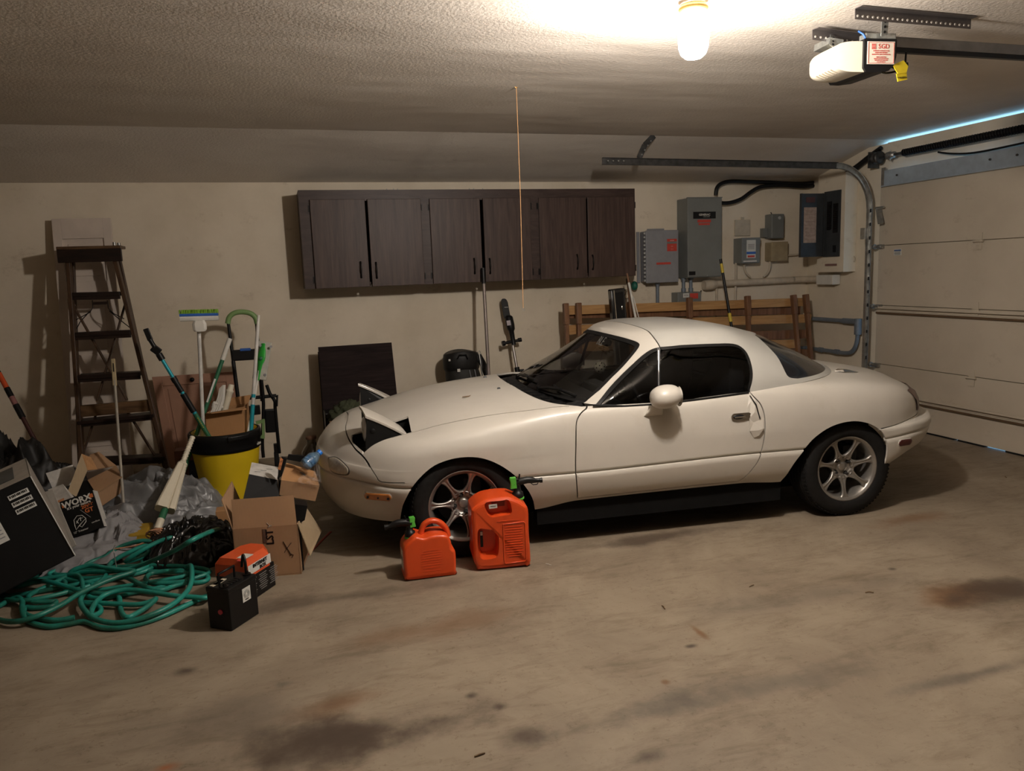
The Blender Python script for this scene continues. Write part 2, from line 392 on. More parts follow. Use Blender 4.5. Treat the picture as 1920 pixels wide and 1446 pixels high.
# ---- door track: horizontal rail, curve, vertical rail
TX, TY = 5.15, 5.70
def chan(mb, pts, w=.055, d=.025, t=.004, side=Vector((0, 1, 0))):
    """C channel swept along pts (in the plane x-z); opens towards -y"""
    prof = [(-w/2, 0), (-w/2, d), (-w/2+t, d), (-w/2+t, t), (w/2-t, t), (w/2-t, d), (w/2, d), (w/2, 0)]
    rs = []
    for i, p in enumerate(pts):
        a = pts[max(0, i-1)]; b2 = pts[min(len(pts)-1, i+1)]; tn = (Vector(b2)-Vector(a)).normalized(); nn = side.cross(tn)
        rs.append([Vector(p)+nn*q[0]-side*q[1] for q in prof])
    mb.rings(rs, True, True, smooth=False)
tr = thing('door_track', 'dark steel overhead track curving down beside the garage door', 'track', (5.15, 5.70, 0))
mb = MB(); cr = .36; hz = 2.30
pts = [(2.56, TY, 2.335), (3.5, TY, 2.325), (TX-cr, TY, hz+.01)]
pts += [(TX-cr+cr*sin(a), TY, hz-cr+cr*cos(a)+.01*(1-a/(pi/2))) for a in [radians(k*9) for k in range(1, 11)]]
chan(mb, pts[:3]); mb.build('horizontal_rail', M_DKSTEEL, tr)
mb = MB(); chan(mb, pts[2:], w=.05); mb.build('curved_rail', M_STEEL, tr)
mb = MB(); chan(mb, [(TX, TY, hz-cr), (TX, TY, .02)], w=.045); mb.build('vertical_rail', M_STEEL, tr)
mb = MB(); mb.box((TX+.035, TY+.012, 1.0), (.012, .004, 1.95)); mb.build('jamb_angle', M_DKSTEEL, tr)
for k in range(16): MB().box((TX-.001, TY-.028, .12+k*.12), (.010, .004, .03)).build('track_slot', M_BLK, tr)
for k in range(4): MB().cyl((2.60+.045*k, TY-.02, 2.335), (2.60+.045*k, TY-.031, 2.335), .006, n=8).build('rail_hole', M_STEEL, tr)
mb = MB(); mb.box((TX-.055, TY-.004, 1.72), (.055, .006, .10)); mb.build('track_bracket', M_STEEL, tr)
# hanger strap of the rail: perforated angle up to the slope
a = Vector((2.88, TY-.01, 2.36)); b2 = Vector((2.93, 5.69, 2.46)); c2 = Vector((3.02, 5.70, 2.538))
mb = MB(); mb.bar(a, b2, .045, .006, up=Vector((0, 1, 0))); mb.bar(b2, c2, .045, .006, up=Vector((0, 1, 0))); mb.bar(a+Vector((0, .02, 0)), b2+Vector((0, .02, 0)), .006, .04, up=Vector((0, 1, 0)))
mb.build('hanger_strap', M_DKSTEEL, tr)
for k in range(4): q = a.lerp(c2, .15+.2*k); MB().cyl(q+Vector((0, -.012, 0)), q+Vector((0, -.003, 0)), .007, n=8).build('strap_hole', M_STEEL, tr)

# ---- torsion shaft, springs, drum over the door
ts = thing('torsion_shaft', 'black torsion spring shaft running above the garage door', 'spring shaft', (5.2, 5.6, 2.34))
mb = MB(); mb.cyl((5.20, 5.74, 2.375), (5.20, .9, 2.375), .013, n=12); mb.build('shaft', M_DKSTEEL, ts)
mb = MB(); hel = []
for k in range(1200): an = k*.55; hel.append(Vector((5.20+.028*cos(an), 5.38-k*.0021, 2.375+.028*sin(an))))
mb.tube(hel, .0035, n=5); mb.cyl((5.20, 5.38, 2.375), (5.20, 2.86, 2.375), .024, n=12); mb.build('spring', M_BLK, ts)
mb = MB(); mb.lathe([(.02, 0), (.05, 0), (.055, .01), (.045, .015), (.048, .05), (.056, .055), (.056, .062), (.02, .062)], (5.20, 5.70, 2.375), (0, -1, 0), n=24); mb.build('cable_drum', M_DKSTEEL, ts)
mb = MB(); mb.box((5.22, 5.735, 2.365), (.12, .008, .14)); mb.cyl((5.2, 5.74, 2.375), (5.2, 5.72, 2.375), .03, n=16); mb.build('end_bearing_plate', M_DKSTEEL, ts)
mb = MB(); mb.lathe([(.0, 0), (.032, 0), (.034, .03), (.026, .045), (.026, .08), (.0, .08)], (5.20, 5.55, 2.375), (0, -1, 0), n=20)
for k in range(4): an = k*pi/2; mb.cyl((5.2+.03*cos(an), 5.52, 2.375+.03*sin(an)), (5.2+.045*cos(an), 5.52, 2.375+.045*sin(an)), .006, n=6)
mb.build('winding_cone', M_STEEL, ts)
# drooping black cable along the header
pc = catmull([(5.235, 5.05, 2.33), (5.23, 4.9, 2.295), (5.225, 4.7, 2.272), (5.225, 4.4, 2.275), (5.225, 4.0, 2.29), (5.225, 3.2, 2.32)], 6)
tag(MB().tube(pc, .008, n=6).build('cable', M_BLK), 'black cable drooping along the header above the door', 'cable')

# ---- ceiling lamp
LC = on(2, 2.45, 1300, 18); LC.z = 2.36
lamp = thing('ceiling_lamp', 'bare glowing frosted ceiling lamp with a brass collar', 'lamp', (LC.x, LC.y, LC.z))
M_BRASS = mat('brass', (.62, .38, .12), .3, .9)
MB().lathe([(.045, .105), (.054, .105), (.056, .092), (.050, .082), (.040, .075)], tuple(LC), n=32, caps=False).build('brass_collar', M_BRASS, lamp)
MB().lathe([(0, .18), (.075, .18), (.07, .14), (.045, .10), (0, .10)], tuple(LC), n=32, caps=False).build('ceiling_canopy', mat('white_enamel', (.75, .73, .68), .4), lamp)
mb = MB(); mb.lathe([(0, -.085), (.03, -.083), (.047, -.068), (.055, -.045), (.057, -.015), (.055, .02), (.047, .055), (.043, .075), (0, .075)], tuple(LC), n=32, caps=False)
mb.build('glowing_jar', emit_mat('lamp_glow', LAMP_COL, LAMP_STRENGTH), lamp)

# ================================================================ the car (local frame: x to the rear, y to the far side, z up; origin under the front axle)
CAR_RZ = radians(-5.747)
car = thing('car', 'white two-seat coupe with its pop-up headlamps raised, parked along the back wall', 'car', (.9582, 4.5802, 0), CAR_RZ)
def paint_mat(name, c, dust=.35):
    m, nt, b = nmat(name)
    rp, nz, _ = noise_col(nt, tuple(x*.93 for x in c), c, scale=2.2, detail=8, rough=.65, lo=.3, hi=.6)
    r2, n2, _ = noise_col(nt, (.80, .74, .64), (1, 1, 1), scale=5, detail=10, rough=.75, lo=.25, hi=.45)
    col = mixc(nt, dust, rp.outputs[0], r2.outputs[0], 'MULTIPLY'); nt.links.new(col, b.inputs['Base Color'])
    b.inputs['Roughness'].default_value = .42; b.inputs['Coat Weight'].default_value = .35; b.inputs['Coat Roughness'].default_value = .14
    return m
M_PAINT = paint_mat('car_paint', (.60, .565, .50)); M_HARD = paint_mat('hardtop_paint', (.47, .46, .42), .2)
M_UNDER = mat('underbody', (.008, .008, .008), .9, spec=.1)
M_TRIM = mat('black_trim', (.006, .006, .006), .5, spec=.35)
M_TYRE = mat('tyre_rubber', (.010, .0095, .009), .8, spec=.25, var=.25, scale=30)
M_RIM = mat('alloy', (.36, .34, .31), .38, .75, var=.1, scale=10)
M_RIMDK = mat('brake_dark', (.03, .028, .026), .7, .3)
M_CHROME = mat('chrome', (.75, .74, .72), .12, 1, var=.03)
G_WIND = glass_mat('windshield_glass', (.88, .89, .86)); G_SIDE = glass_mat('tinted_glass', (.34, .35, .36))
def TB(tab, x): return pchip([a for a, _ in tab], [b2 for _, b2 in tab], x)
# rows from the lower edge to the centreline: front x, rear x, nose length, tail length, width table, height table
NW = .0
ROWS = [
 # xf,   xr,   Lf,  Lr, W table, Z table
 (-.70, 2.99, .62, .60, [(-.7, .70), (-.3, .735), (.4, .745), (1.9, .75), (2.6, .78), (3, .76)], [(-.75, .19), (-.45, .20), (.4, .215), (.63, .243), (1.6, .250), (1.86, .235), (2.49, .262), (2.66, .33), (2.8, .365), (3.1, .37)]),
 (-.765, 3.07, .62, .58, [(-.7, .748), (-.3, .788), (.4, .792), (1.9, .797), (2.6, .815), (3, .79)], [(-.8, .29), (-.45, .29), (.4, .29), (1.9, .30), (2.49, .32), (2.7, .375), (3.1, .40)]),
 (-.785, 3.115, .62, .58, [(-.7, .782), (-.3, .822), (.4, .826), (1.9, .829), (2.6, .833), (3, .806)], [(-.8, .437), (-.59, .438), (-.27, .407), (.35, .413), (.6, .412), (1.7, .432), (1.94, .430), (2.47, .447), (2.7, .472), (3.1, .482)]),
 (-.779, 3.112, .62, .58, [(-.7, .770), (-.3, .810), (.4, .813), (1.9, .815), (2.6, .820), (3, .794)], [(-.8, .444), (-.59, .445), (-.27, .414), (.35, .420), (.6, .419), (1.7, .439), (1.94, .437), (2.47, .454), (2.7, .479), (3.1, .489)]),
 (-.790, 3.125, .62, .58, [(-.7, .783), (-.3, .822), (.4, .824), (1.9, .827), (2.6, .831), (3, .805)], [(-.8, .455), (-.59, .453), (-.27, .423), (.35, .429), (.6, .428), (1.7, .448), (1.94, .446), (2.47, .463), (2.7, .488), (3.1, .497)]),
 (-.785, 3.125, .62, .58, [(-.7, .785), (-.3, .827), (.3, .828), (.7, .825), (1.9, .829), (2.3, .834), (2.6, .831), (3, .805)], [(-.8, .50), (-.59, .49), (-.27, .468), (.35, .475), (.6, .475), (1.9, .485), (2.47, .495), (2.7, .518), (3.1, .522)]),
 (-.773, 3.105, .62, .58, [(-.7, .775), (-.3, .828), (.3, .828), (.7, .825), (1.9, .832), (2.3, .838), (2.6, .824), (3, .79)], [(-.8, .535), (-.59, .52), (-.27, .50), (.35, .52), (.6, .525), (1.9, .535), (2.47, .512), (2.7, .537), (3.1, .543)]),
 (-.765, 3.045, .62, .58, [(-.7, .77), (-.3, .828), (.3, .829), (.7, .825), (1.9, .833), (2.3, .838), (2.6, .812), (3, .77)], [(-.8, .545), (-.59, .528), (-.27, .515), (.35, .54), (.6, .545), (1.9, .56), (2.47, .520), (2.7, .543), (3.1, .549)]),
 (-.735, 3.042, .60, .58, [(-.7, .74), (-.3, .820), (.1, .832), (.5, .826), (.8, .824), (1.6, .826), (1.9, .832), (2.3, .838), (2.6, .815), (3, .775)], [(-.75, .585), (-.55, .575), (-.27, .575), (.0, .59), (.6, .60), (1.9, .62), (2.47, .60), (3.1, .59)]),
 (-.690, 3.035, .57, .60, [(-.65, .715), (-.3, .800), (.1, .818), (.5, .818), (.8, .815), (1.6, .818), (1.9, .824), (2.3, .828), (2.6, .81), (3, .77)], [(-.7, .625), (-.5, .618), (-.27, .620), (0, .645), (.6, .672), (1.6, .69), (2.2, .69), (2.6, .665), (3.1, .635)]),
 (-.650, 3.01, .55, .60, [(-.6, .69), (-.3, .765), (.1, .785), (.5, .796), (.8, .798), (1.6, .800), (1.9, .800), (2.3, .80), (2.6, .785), (3, .75)], [(-.67, .648), (-.5, .642), (-.27, .650), (0, .685), (.4, .725), (.7, .742), (1.1, .742), (1.6, .755), (2.0, .765), (2.3, .755), (2.6, .725), (2.85, .69), (3.1, .665)]),
 (-.625, 2.99, .53, .60, [(-.6, .66), (-.3, .715), (.1, .735), (.5, .765), (.8, .775), (1.6, .778), (1.9, .76), (2.3, .745), (2.6, .735), (3, .70)], [(-.64, .660), (-.5, .652), (-.27, .665), (0, .708), (.3, .742), (.6, .766), (.8, .766), (1.1, .760), (1.6, .782), (2.0, .800), (2.3, .792), (2.6, .755), (2.85, .712), (3.1, .685)]),
 (-.605, 2.975, .52, .60, [(-.55, .60), (-.3, .635), (.1, .655), (.5, .685), (.8, .72), (1.6, .73), (1.9, .70), (2.3, .66), (2.6, .64), (3, .60)], [(-.62, .666), (-.5, .661), (-.27, .680), (-.07, .717), (.18, .752), (.43, .772), (.6, .785), (.8, .778), (1.1, .775), (1.6, .79), (2.0, .812), (2.3, .808), (2.6, .772), (2.85, .728), (3.1, .695)]),
 (-.590, 2.955, .50, .58, [(-.5, .44), (-.3, .45), (.5, .48), (.8, .50), (2, .50), (3, .42)], [(-.6, .675), (-.45, .688), (-.2, .733), (.0, .768), (.2, .790), (.5, .808), (.8, .80), (1.5, .80), (2.0, .82), (2.4, .820), (2.7, .785), (2.95, .735), (3.1, .71)]),
 (-.580, 2.945, .40, .45, [(-.5, .22), (.5, .24), (2, .25), (3, .21)], [(-.6, .678), (-.45, .702), (-.2, .760), (.0, .795), (.2, .817), (.5, .832), (.8, .81), (1.5, .81), (2.0, .83), (2.4, .828), (2.7, .795), (2.95, .745), (3.1, .72)]),
 (-.578, 2.94, .40, .45, [(-.5, 0), (3, 0)], [(-.6, .679), (-.45, .704), (-.2, .764), (.0, .801), (.2, .824), (.5, .838), (.8, .812), (1.5, .812), (2.0, .833), (2.4, .831), (2.7, .798), (2.95, .748), (3.1, .722)]),
]
def ellip(u, p):
    u = np.clip(u, 0, 1); return (1-(1-u)**p)**(1/p)
def body_grid(rows, nc=190, sub=4, pf=2.25, pr=2.3, power=1.0):
    t = np.linspace(0, 1, nc+1); g = .5*(1-np.cos(pi*t)); g = .55*g+.45*t  # denser towards the ends
    e = np.clip(t/.12, 0, 1); g = np.where(t < .5, g*(.35+.65*e), 1-(1-g)*(.35+.65*np.clip((1-t)/.12, 0, 1)))
    G = []
    for xf, xr, lf, lr, W, Z in rows:
        x = xf+(xr-xf)*g
        y = TB(W, x)*ellip((x-xf)/lf, pf)*ellip((xr-x)/lr, pr)
        G.append(np.stack([x, y, TB(Z, x)], 1))
    G = np.array(G)                                   # rows x cols x 3
    d = np.linalg.norm(np.diff(G, axis=0), axis=2).mean(1); s = np.concatenate([[0], np.cumsum(np.maximum(d, 1e-4))])
    sq = []
    for i in range(len(rows)-1):
        k = sub if d[i] > .02 else 2
        sq += [s[i]+(s[i+1]-s[i])*j/k for j in range(k)]
    sq.append(s[-1]); sq = np.array(sq)
    out = np.zeros((len(sq), G.shape[1], 3))
    for c in range(G.shape[1]):
        for a in range(3): out[:, c, a] = pchip(s, G[:, c, a], sq)
    return out
def grid_bm(G):
    """closed shell from a half grid: near side y<0, mirrored"""
    bm = bmesh.new(); nr, nc = G.shape[:2]
    L = {}
    def vert(x, y, z):
        k = (round(x, 5), round(y, 5), round(z, 5))
        if k not in L: L[k] = bm.verts.new((x, y, z))
        return L[k]
    for sgn in (-1, 1):
        V = [[vert(G[r, c, 0], sgn*G[r, c, 1] if G[r, c, 1] > 1e-5 else 0.0, G[r, c, 2]) for c in range(nc)] for r in range(nr)]
        for r in range(nr-1):
            for c in range(nc-1):
                q = [V[r][c], V[r][c+1], V[r+1][c+1], V[r+1][c]]
                if sgn > 0: q.reverse()
                u = []
                for v in q:
                    if v not in u: u.append(v)
                if len(u) >= 3:
                    try: bm.faces.new(u)
                    except ValueError: pass
    return bm
def cut(bm, poly, axes, sel=lambda c: True, closed=True):
    """split faces along a polyline drawn in the (axes) plane, extruded along the third axis"""
    a, b2 = axes; k = 3-a-b2; n = len(poly)
    for i in range(n if closed else n-1):
        p, q = poly[i], poly[(i+1) % n]
        d = (q[0]-p[0], q[1]-p[1]); L = sqrt(d[0]**2+d[1]**2)
        if L < 1e-6: continue
        d = (d[0]/L, d[1]/L)
        fs = []
        for f in bm.faces:
            cc = f.calc_center_median()
            if not sel(cc): continue
            m0 = min((v.co[a]-p[0])*d[0]+(v.co[b2]-p[1])*d[1] for v in f.verts); m1 = max((v.co[a]-p[0])*d[0]+(v.co[b2]-p[1])*d[1] for v in f.verts)
            if m1 < -.002 or m0 > L+.002: continue
            e = [(v.co[a]-p[0])*-d[1]+(v.co[b2]-p[1])*d[0] for v in f.verts]
            if min(e) < 0 < max(e): fs.append(f)
        if not fs: continue
        geom = list({e for f in fs for e in f.edges})+fs+list({v for f in fs for v in f.verts})
        co = [0, 0, 0]; co[a] = p[0]; co[b2] = p[1]; no = [0, 0, 0]; no[a] = -d[1]; no[b2] = d[0]
        bmesh.ops.bisect_plane(bm, geom=geom, plane_co=co, plane_no=no, dist=1e-5)
def inside(poly, x, y):
    r = False; n = len(poly)
    for i in range(n):
        x1, y1 = poly[i]; x2, y2 = poly[(i+1) % n]
        if (y1 > y) != (y2 > y) and x < (x2-x1)*(y-y1)/(y2-y1)+x1: r = not r
    return r
def offset_poly(line, d):
    out = []
    for i, p in enumerate(line):
        a = line[max(0, i-1)]; b2 = line[min(len(line)-1, i+1)]; t = (b2[0]-a[0], b2[1]-a[1]); L = sqrt(t[0]**2+t[1]**2) or 1
        out.append((p[0]-t[1]/L*d, p[1]+t[0]/L*d))
    return out
def smooth2(pts, n=5): return [(v.x, v.y) for v in catmull([(p[0], p[1], 0) for p in pts], n)]
def gap(bm, line, axes, sel, w=.0065):
    """cut a shut line: strip of width w along the polyline is removed"""
    A = offset_poly(line, w/2); B = offset_poly(line, -w/2)
    cut(bm, A, axes, sel, False); cut(bm, B, axes, sel, False)
    poly = A+B[::-1]
    kill = [f for f in bm.faces if sel(f.calc_center_median()) and inside(poly, f.calc_center_median()[axes[0]], f.calc_center_median()[axes[1]])]
    bmesh.ops.delete(bm, geom=kill, context='FACES')
def split_off(bm, test):
    """move the faces that pass the test into a new bmesh"""
    fs = [f for f in bm.faces if test(f.calc_center_median())]
    nb = bmesh.new(); mp = {}
    for f in fs:
        vs = []
        for v in f.verts:
            if v not in mp: mp[v] = nb.verts.new(v.co)
            vs.append(mp[v])
        nb.faces.new(vs)
    bmesh.ops.delete(bm, geom=fs, context='FACES')
    return nb
def bm_part(name, bm, m, parent, lip=.012, shift=0, smooth=True):
    """panel with its borders turned inwards"""
    bmesh.ops.delete(bm, geom=[v for v in bm.verts if not v.link_faces], context='VERTS')
    bm.normal_update()
    nr = {v: v.normal.copy() for v in bm.verts}
    if shift:
        for v in bm.verts: v.co += nr[v]*shift
    if lip:
        be = [e for e in bm.edges if e.is_boundary and not all(abs(v.co.y) < 1e-5 for v in e.verts)]
        r = bmesh.ops.extrude_edge_only(bm, edges=be)
        nv = [g for g in r['geom'] if isinstance(g, bmesh.types.BMVert)]
        for v in nv:
            src = [e.other_vert(v) for e in v.link_edges if e.other_vert(v) in nr]
            if src: v.co -= nr[src[0]]*lip
        le = [g for g in r['geom'] if isinstance(g, bmesh.types.BMEdge)]
        for e in be: e.smooth = False
    me = bpy.data.meshes.new(name); bm.to_mesh(me); bm.free()
    me.polygons.foreach_set('use_smooth', [smooth]*len(me.polygons)); me.materials.append(m)
    o = bpy.data.objects.new(name, me); COL.objects.link(o); o.parent = parent; WORLD[o.name] = WORLD[parent.name].copy()
    return o

B = body_grid(ROWS); bm = grid_bm(B)
SIDE = lambda c: abs(c[1]) > .40 and c[2] < .80
near = lambda c: c[1] < -.40
ARCHF = smooth2([(-.345, .10), (-.335, .26), (-.315, .34), (-.26, .438), (-.173, .518), (-.085, .552), (.004, .561), (.09, .549), (.17, .514), (.25, .455), (.321, .375), (.375, .27), (.41, .10)], 4)
ARCHR = smooth2([(1.83, .10), (1.855, .229), (1.893, .34), (1.947, .423), (2.008, .493), (2.088, .546), (2.175, .574), (2.268, .580), (2.352, .562), (2.412, .533), (2.458, .495), (2.487, .44), (2.498, .38), (2.500, .30), (2.493, .10)], 4)
lowside = lambda c: c[2] < .70 and abs(c[1]) > .3
for A in (ARCHF, ARCHR):
    cut(bm, A, (0, 2), lowside, True)
    kill = [f for f in bm.faces if lowside(f.calc_center_median()) and inside(A, f.calc_center_median()[0], f.calc_center_median()[2])]
    bmesh.ops.delete(bm, geom=kill, context='FACES')
# shut lines
HOODL = smooth2([(-.60, -.52), (-.535, -.635), (-.45, -.655), (-.27, -.657), (-.06, -.668), (.19, -.690), (.43, -.724), (.55, -.742), (.60, -.75)], 4)
HOODR = smooth2([(.60, -.74), (.545, -.70), (.49, -.62), (.44, -.5), (.405, -.35), (.38, -.15), (.375, 0), (.38, .15), (.405, .35), (.44, .5), (.49, .62), (.545, .70), (.60, .74)], 4)
top = lambda c: c[2] > .60
topn = lambda c: c[2] > .655 and c[0] < .7
gap(bm, HOODL[3:], (0, 1), topn, .0065); gap(bm, [(x, -y) for x, y in HOODL[3:]], (0, 1), topn, .0065)
# cowl and cockpit opening
COWL = [(x, y) for x, y in HOODR]
OPEN = COWL+[(.66, .765), (.9, .772), (1.6, .772), (1.95, .73), (2.2, .60), (2.36, .35), (2.40, 0), (2.36, -.35), (2.2, -.60), (1.95, -.73), (1.6, -.772), (.9, -.772), (.66, -.765)]
cut(bm, OPEN, (0, 1), top, True)
kill = [f for f in bm.faces if top(f.calc_center_median()) and inside(OPEN, f.calc_center_median()[0], f.calc_center_median()[1])]
bmesh.ops.delete(bm, geom=kill, context='FACES')
# headlamp openings: outline on the top surface
LID = smooth2([(-.566, -.45), (-.564, -.50), (-.545, -.555), (-.512, -.628), (-.49, -.648), (-.26, -.650), (-.250, -.63), (-.250, -.43)], 3)+[(-.566, -.43)]
nose = lambda c: c[2] > .55 and c[0] < -.1
LIDS = []
for s in (1, -1):
    P = [(x, y*s) for x, y in LID]
    cut(bm, P, (0, 1), nose, True)
    LIDS.append(split_off(bm, lambda c: nose(c) and inside(P, c[0], c[1])))
# bumper shut line across the nose and down its sides
NOSEL = smooth2([(-.300, .447), (-.40, .449), (-.436, .456), (-.45, .48), (-.479, .527), (-.486, .538)], 5)
gap(bm, NOSEL, (0, 2), lambda c: c[0] < -.2 and c[2] < .535 and abs(c[1]) > .55, .006)
NT = [(-.479, .712), (-.517, .643), (-.554, .563), (-.583, .447), (-.598, .29), (-.590, .12), (-.586, 0)]
gap(bm, smooth2([(x, -y) for x, y in NT[:-1]]+[(x, y) for x, y in NT[::-1]], 4), (0, 1), lambda c: c[2] > .522 and c[0] < -.3, .006)
# rear bumper
RB = smooth2([(2.452, .520), (2.55, .530), (2.684, .548), (2.8, .554), (3.2, .556)], 4)
gap(bm, RB, (0, 2), lambda c: c[0] > 2.4 and c[2] < .6, .005)
# door
DOORL = smooth2([(.700, .80), (.689, .766), (.650, .742), (.625, .712), (.613, .673), (.606, .56), (.602, .435), (.612, .333), (.622, .27)], 4)+[(.626, .262), (.9, .266), (1.3, .272), (1.575, .270)]
DOORR = smooth2([(1.578, .270), (1.629, .325), (1.677, .404), (1.704, .519), (1.709, .634), (1.690, .712), (1.650, .766), (1.630, .81)], 5)
dsel = lambda c: abs(c[1]) > .55 and .5 < c[0] < 1.9
DL = DOORL+DOORR
gap(bm, DL, (0, 2), dsel, .0065)
doorp = DL+[(1.63, .9), (.70, .9)]
doors = split_off(bm, lambda c: dsel(c) and inside(doorp, c[0], c[2]))
dfar = split_off(doors, lambda c: c[1] > 0)
hoodp = HOODL+[(.6, -.74)]+COWL+[(x, -y) for x, y in HOODL[::-1]]+[(-.602, -.40), (-.602, .4)]
HP = [(x, y) for x, y in HOODL[::-1]]
hoodpoly = HOODL+COWL+[(x, -y) for x, y in HOODL[::-1]]
hood = split_off(bm, lambda c: c[2] > .63 and c[0] < .62 and inside(hoodpoly, c[0], c[1]))
fb = split_off(bm, lambda c: c[0] < -.28 and (c[2] < .448 or (c[2] < .527 and c[0] < np.interp(c[2], [.45, .48, .527], [-.43, -.45, -.479])) or
    (c[2] >= .527 and c[0] < np.interp(abs(c[1]), [0, .12, .29, .447, .563, .643, .712], [-.586, -.590, -.598, -.583, -.554, -.517, -.479]))))
rb = split_off(bm, lambda c: c[0] > 2.45 and c[2] < np.interp(c[0], [2.452, 2.55, 2.684, 2.8, 3.2], [.520, .530, .548, .554, .556]))
bm_part('body_shell', bm, M_PAINT, car)
bm_part('hood', hood, M_PAINT, car)
fbo = bm_part('front_bumper', fb, M_PAINT, car); rbo = bm_part('rear_bumper', rb, M_PAINT, car)
door = bm_part('door', doors, M_PAINT, car, lip=.02); bm_part('door', dfar, M_PAINT, car, lip=.02)
def L(mb, name, m, parent=None, **k): return mb.build(name, m, parent or car, local=True, **k)
def nrm_at(x, z, side=-1):
    """y of the body side at (x, z)"""
    best = None
    d = (B[:, :, 0]-x)**2+(B[:, :, 2]-z)**2+(B[:, :, 1] < .3)*9
    i = np.unravel_index(np.argmin(d), d.shape); k = [i]
    return side*float(B[i][1])
def top_z(x, y):
    d = (B[:, :, 0]-x)**2+(B[:, :, 1]-abs(y))**2+(B[:, :, 2] < .58)*9
    i = np.unravel_index(np.argmin(d), d.shape); return float(B[i][2])

# dark inner shell behind the shut lines: body surface moved inwards
def shrink(G, d):
    H = G.copy(); H[:, :, 1] = np.maximum(0, H[:, :, 1]-d); H[:, :, 2] -= d*(G[:, :, 2] > .62); c = 1.2; H[:, :, 0] = c+(H[:, :, 0]-c)*(1-d/2.0)
    return H
ib = grid_bm(shrink(B, .022))
for A0 in (ARCHF, ARCHR):
    xm = sum(p[0] for p in A0)/len(A0); A = [(xm+(x-xm)*1.06, z+(.012 if z > .2 else -.05)) for x, z in A0]
    cut(ib, A, (0, 2), lowside, True)
    bmesh.ops.delete(ib, geom=[f for f in ib.faces if lowside(f.calc_center_median()) and inside(A, f.calc_center_median()[0], f.calc_center_median()[2])], context='FACES')
bmesh.ops.delete(ib, geom=[f for f in ib.faces if f.calc_center_median()[2] > .60 and (inside(OPEN, f.calc_center_median()[0], f.calc_center_median()[1]) or
    (f.calc_center_median()[0] < -.2 and .40 < abs(f.calc_center_median()[1]) < .66))], context='FACES')
bm_part('inner_structure', ib, M_UNDER, car, lip=0)
# wheel housings, floor pan, sills
for xc, zc, r in ((.02, .27, .345), (2.19, .27, .345)):
    for s in (-1, 1):
        mb = MB(); rs = []
        for k in range(25):
            an = pi*k/24*1.16-.25; rs.append([Vector((xc-r*cos(an), s*.745, zc+r*sin(an)*.92)), Vector((xc-r*cos(an), s*.50, zc+r*sin(an)*.92))])
        mb.rings(rs, False, False); mb.add([(xc-.42, s*.50, .12), (xc+.42, s*.50, .12), (xc+.42, s*.50, .62), (xc-.42, s*.50, .62)], [(0, 1, 2, 3)])
        L(mb, 'wheel_housing', M_UNDER, fix=False)
mb = MB(); mb.box((1.1, 0, .24), (3.3, .98, .06)); mb.box((1.1, 0, .22), (1.3, 1.42, .10)); L(mb, 'floor_pan', M_UNDER)
for s in (-1, 1): L(MB().box((1.13, s*.70, .185), (1.46, .09, .12)), 'sill_skirt', M_UNDER)
mb = MB(); mb.box((-.36, 0, .215), (.30, .9, .02)); L(mb, 'splash_guard', M_UNDER)

# greenhouse: one smooth surface cut into hardtop, windscreen frame and panes
GR = [
 (.505, 2.52, .30, .62, [(.4, .745), (.8, .775), (1.6, .778), (1.95, .745), (2.5, .70)], [(.44, .815), (.6, .79), (.72, .775), (1.03, .757), (1.2, .762), (1.62, .780), (1.87, .795), (2.05, .812), (2.3, .818), (2.6, .818)]),
 (.55, 2.46, .30, .60, [(.4, .74), (.8, .767), (1.6, .770), (1.95, .738), (2.5, .69)], [(.5, .845), (.65, .82), (.8, .80), (1.2, .80), (1.62, .82), (1.9, .832), (2.1, .845), (2.6, .845)]),
 (.80, 2.29, .30, .56, [(.6, .68), (.9, .70), (1.3, .705), (1.6, .703), (1.95, .675), (2.5, .62)], [(.7, .985), (1.1, .94), (1.6, .945), (2.0, .94), (2.4, .935)]),
 (.965, 2.12, .28, .50, [(.9, .625), (1.2, .632), (1.5, .632), (1.8, .608), (2.3, .55)], [(.9, 1.085), (1.08, 1.065), (1.3, 1.050), (1.6, 1.045), (1.85, 1.02), (2.2, 1.015)]),
 (.995, 2.06, .30, .48, [(.9, .575), (1.2, .59), (1.5, .59), (1.8, .56), (2.3, .50)], [(.9, 1.102), (1.1, 1.098), (1.3, 1.096), (1.6, 1.09), (1.85, 1.055), (2.2, 1.04)]),
 (1.01, 1.98, .30, .48, [(.9, .47), (1.2, .50), (1.8, .47), (2.3, .42)], [(.95, 1.110), (1.1, 1.125), (1.3, 1.138), (1.55, 1.136), (1.8, 1.095), (2.1, 1.05)]),
 (1.02, 1.93, .30, .50, [(.9, .24), (1.2, .26), (1.8, .25), (2.3, .25)], [(.95, 1.115), (1.1, 1.138), (1.3, 1.160), (1.5, 1.160), (1.75, 1.125), (1.95, 1.075)]),
 (1.022, 1.92, .30, .50, [(.9, 0), (2.3, 0)], [(.95, 1.117), (1.1, 1.142), (1.3, 1.166), (1.5, 1.165), (1.75, 1.130), (1.95, 1.080)]),
]
GG = body_grid(GR, nc=150, sub=6, pf=2.0, pr=2.0)
gm = grid_bm(GG)
allf = lambda c: True
WS = smooth2([(-.712, .785), (-.690, .840), (-.645, .900), (-.615, .945), (-.575, 1.005), (-.553, 1.036), (-.530, 1.060), (-.495, 1.073), (-.436, 1.083), (-.317, 1.095), (-.16, 1.103), (0, 1.106), (.16, 1.103), (.317, 1.095), (.436, 1.083), (.495, 1.073), (.530, 1.060), (.553, 1.036), (.575, 1.005), (.615, .945), (.645, .90), (.690, .840), (.712, .785)], 2)+[(.70, .70), (-.70, .70)]
wsel = lambda c: c[0] < 1.12
cut(gm, WS, (1, 2), wsel, True)
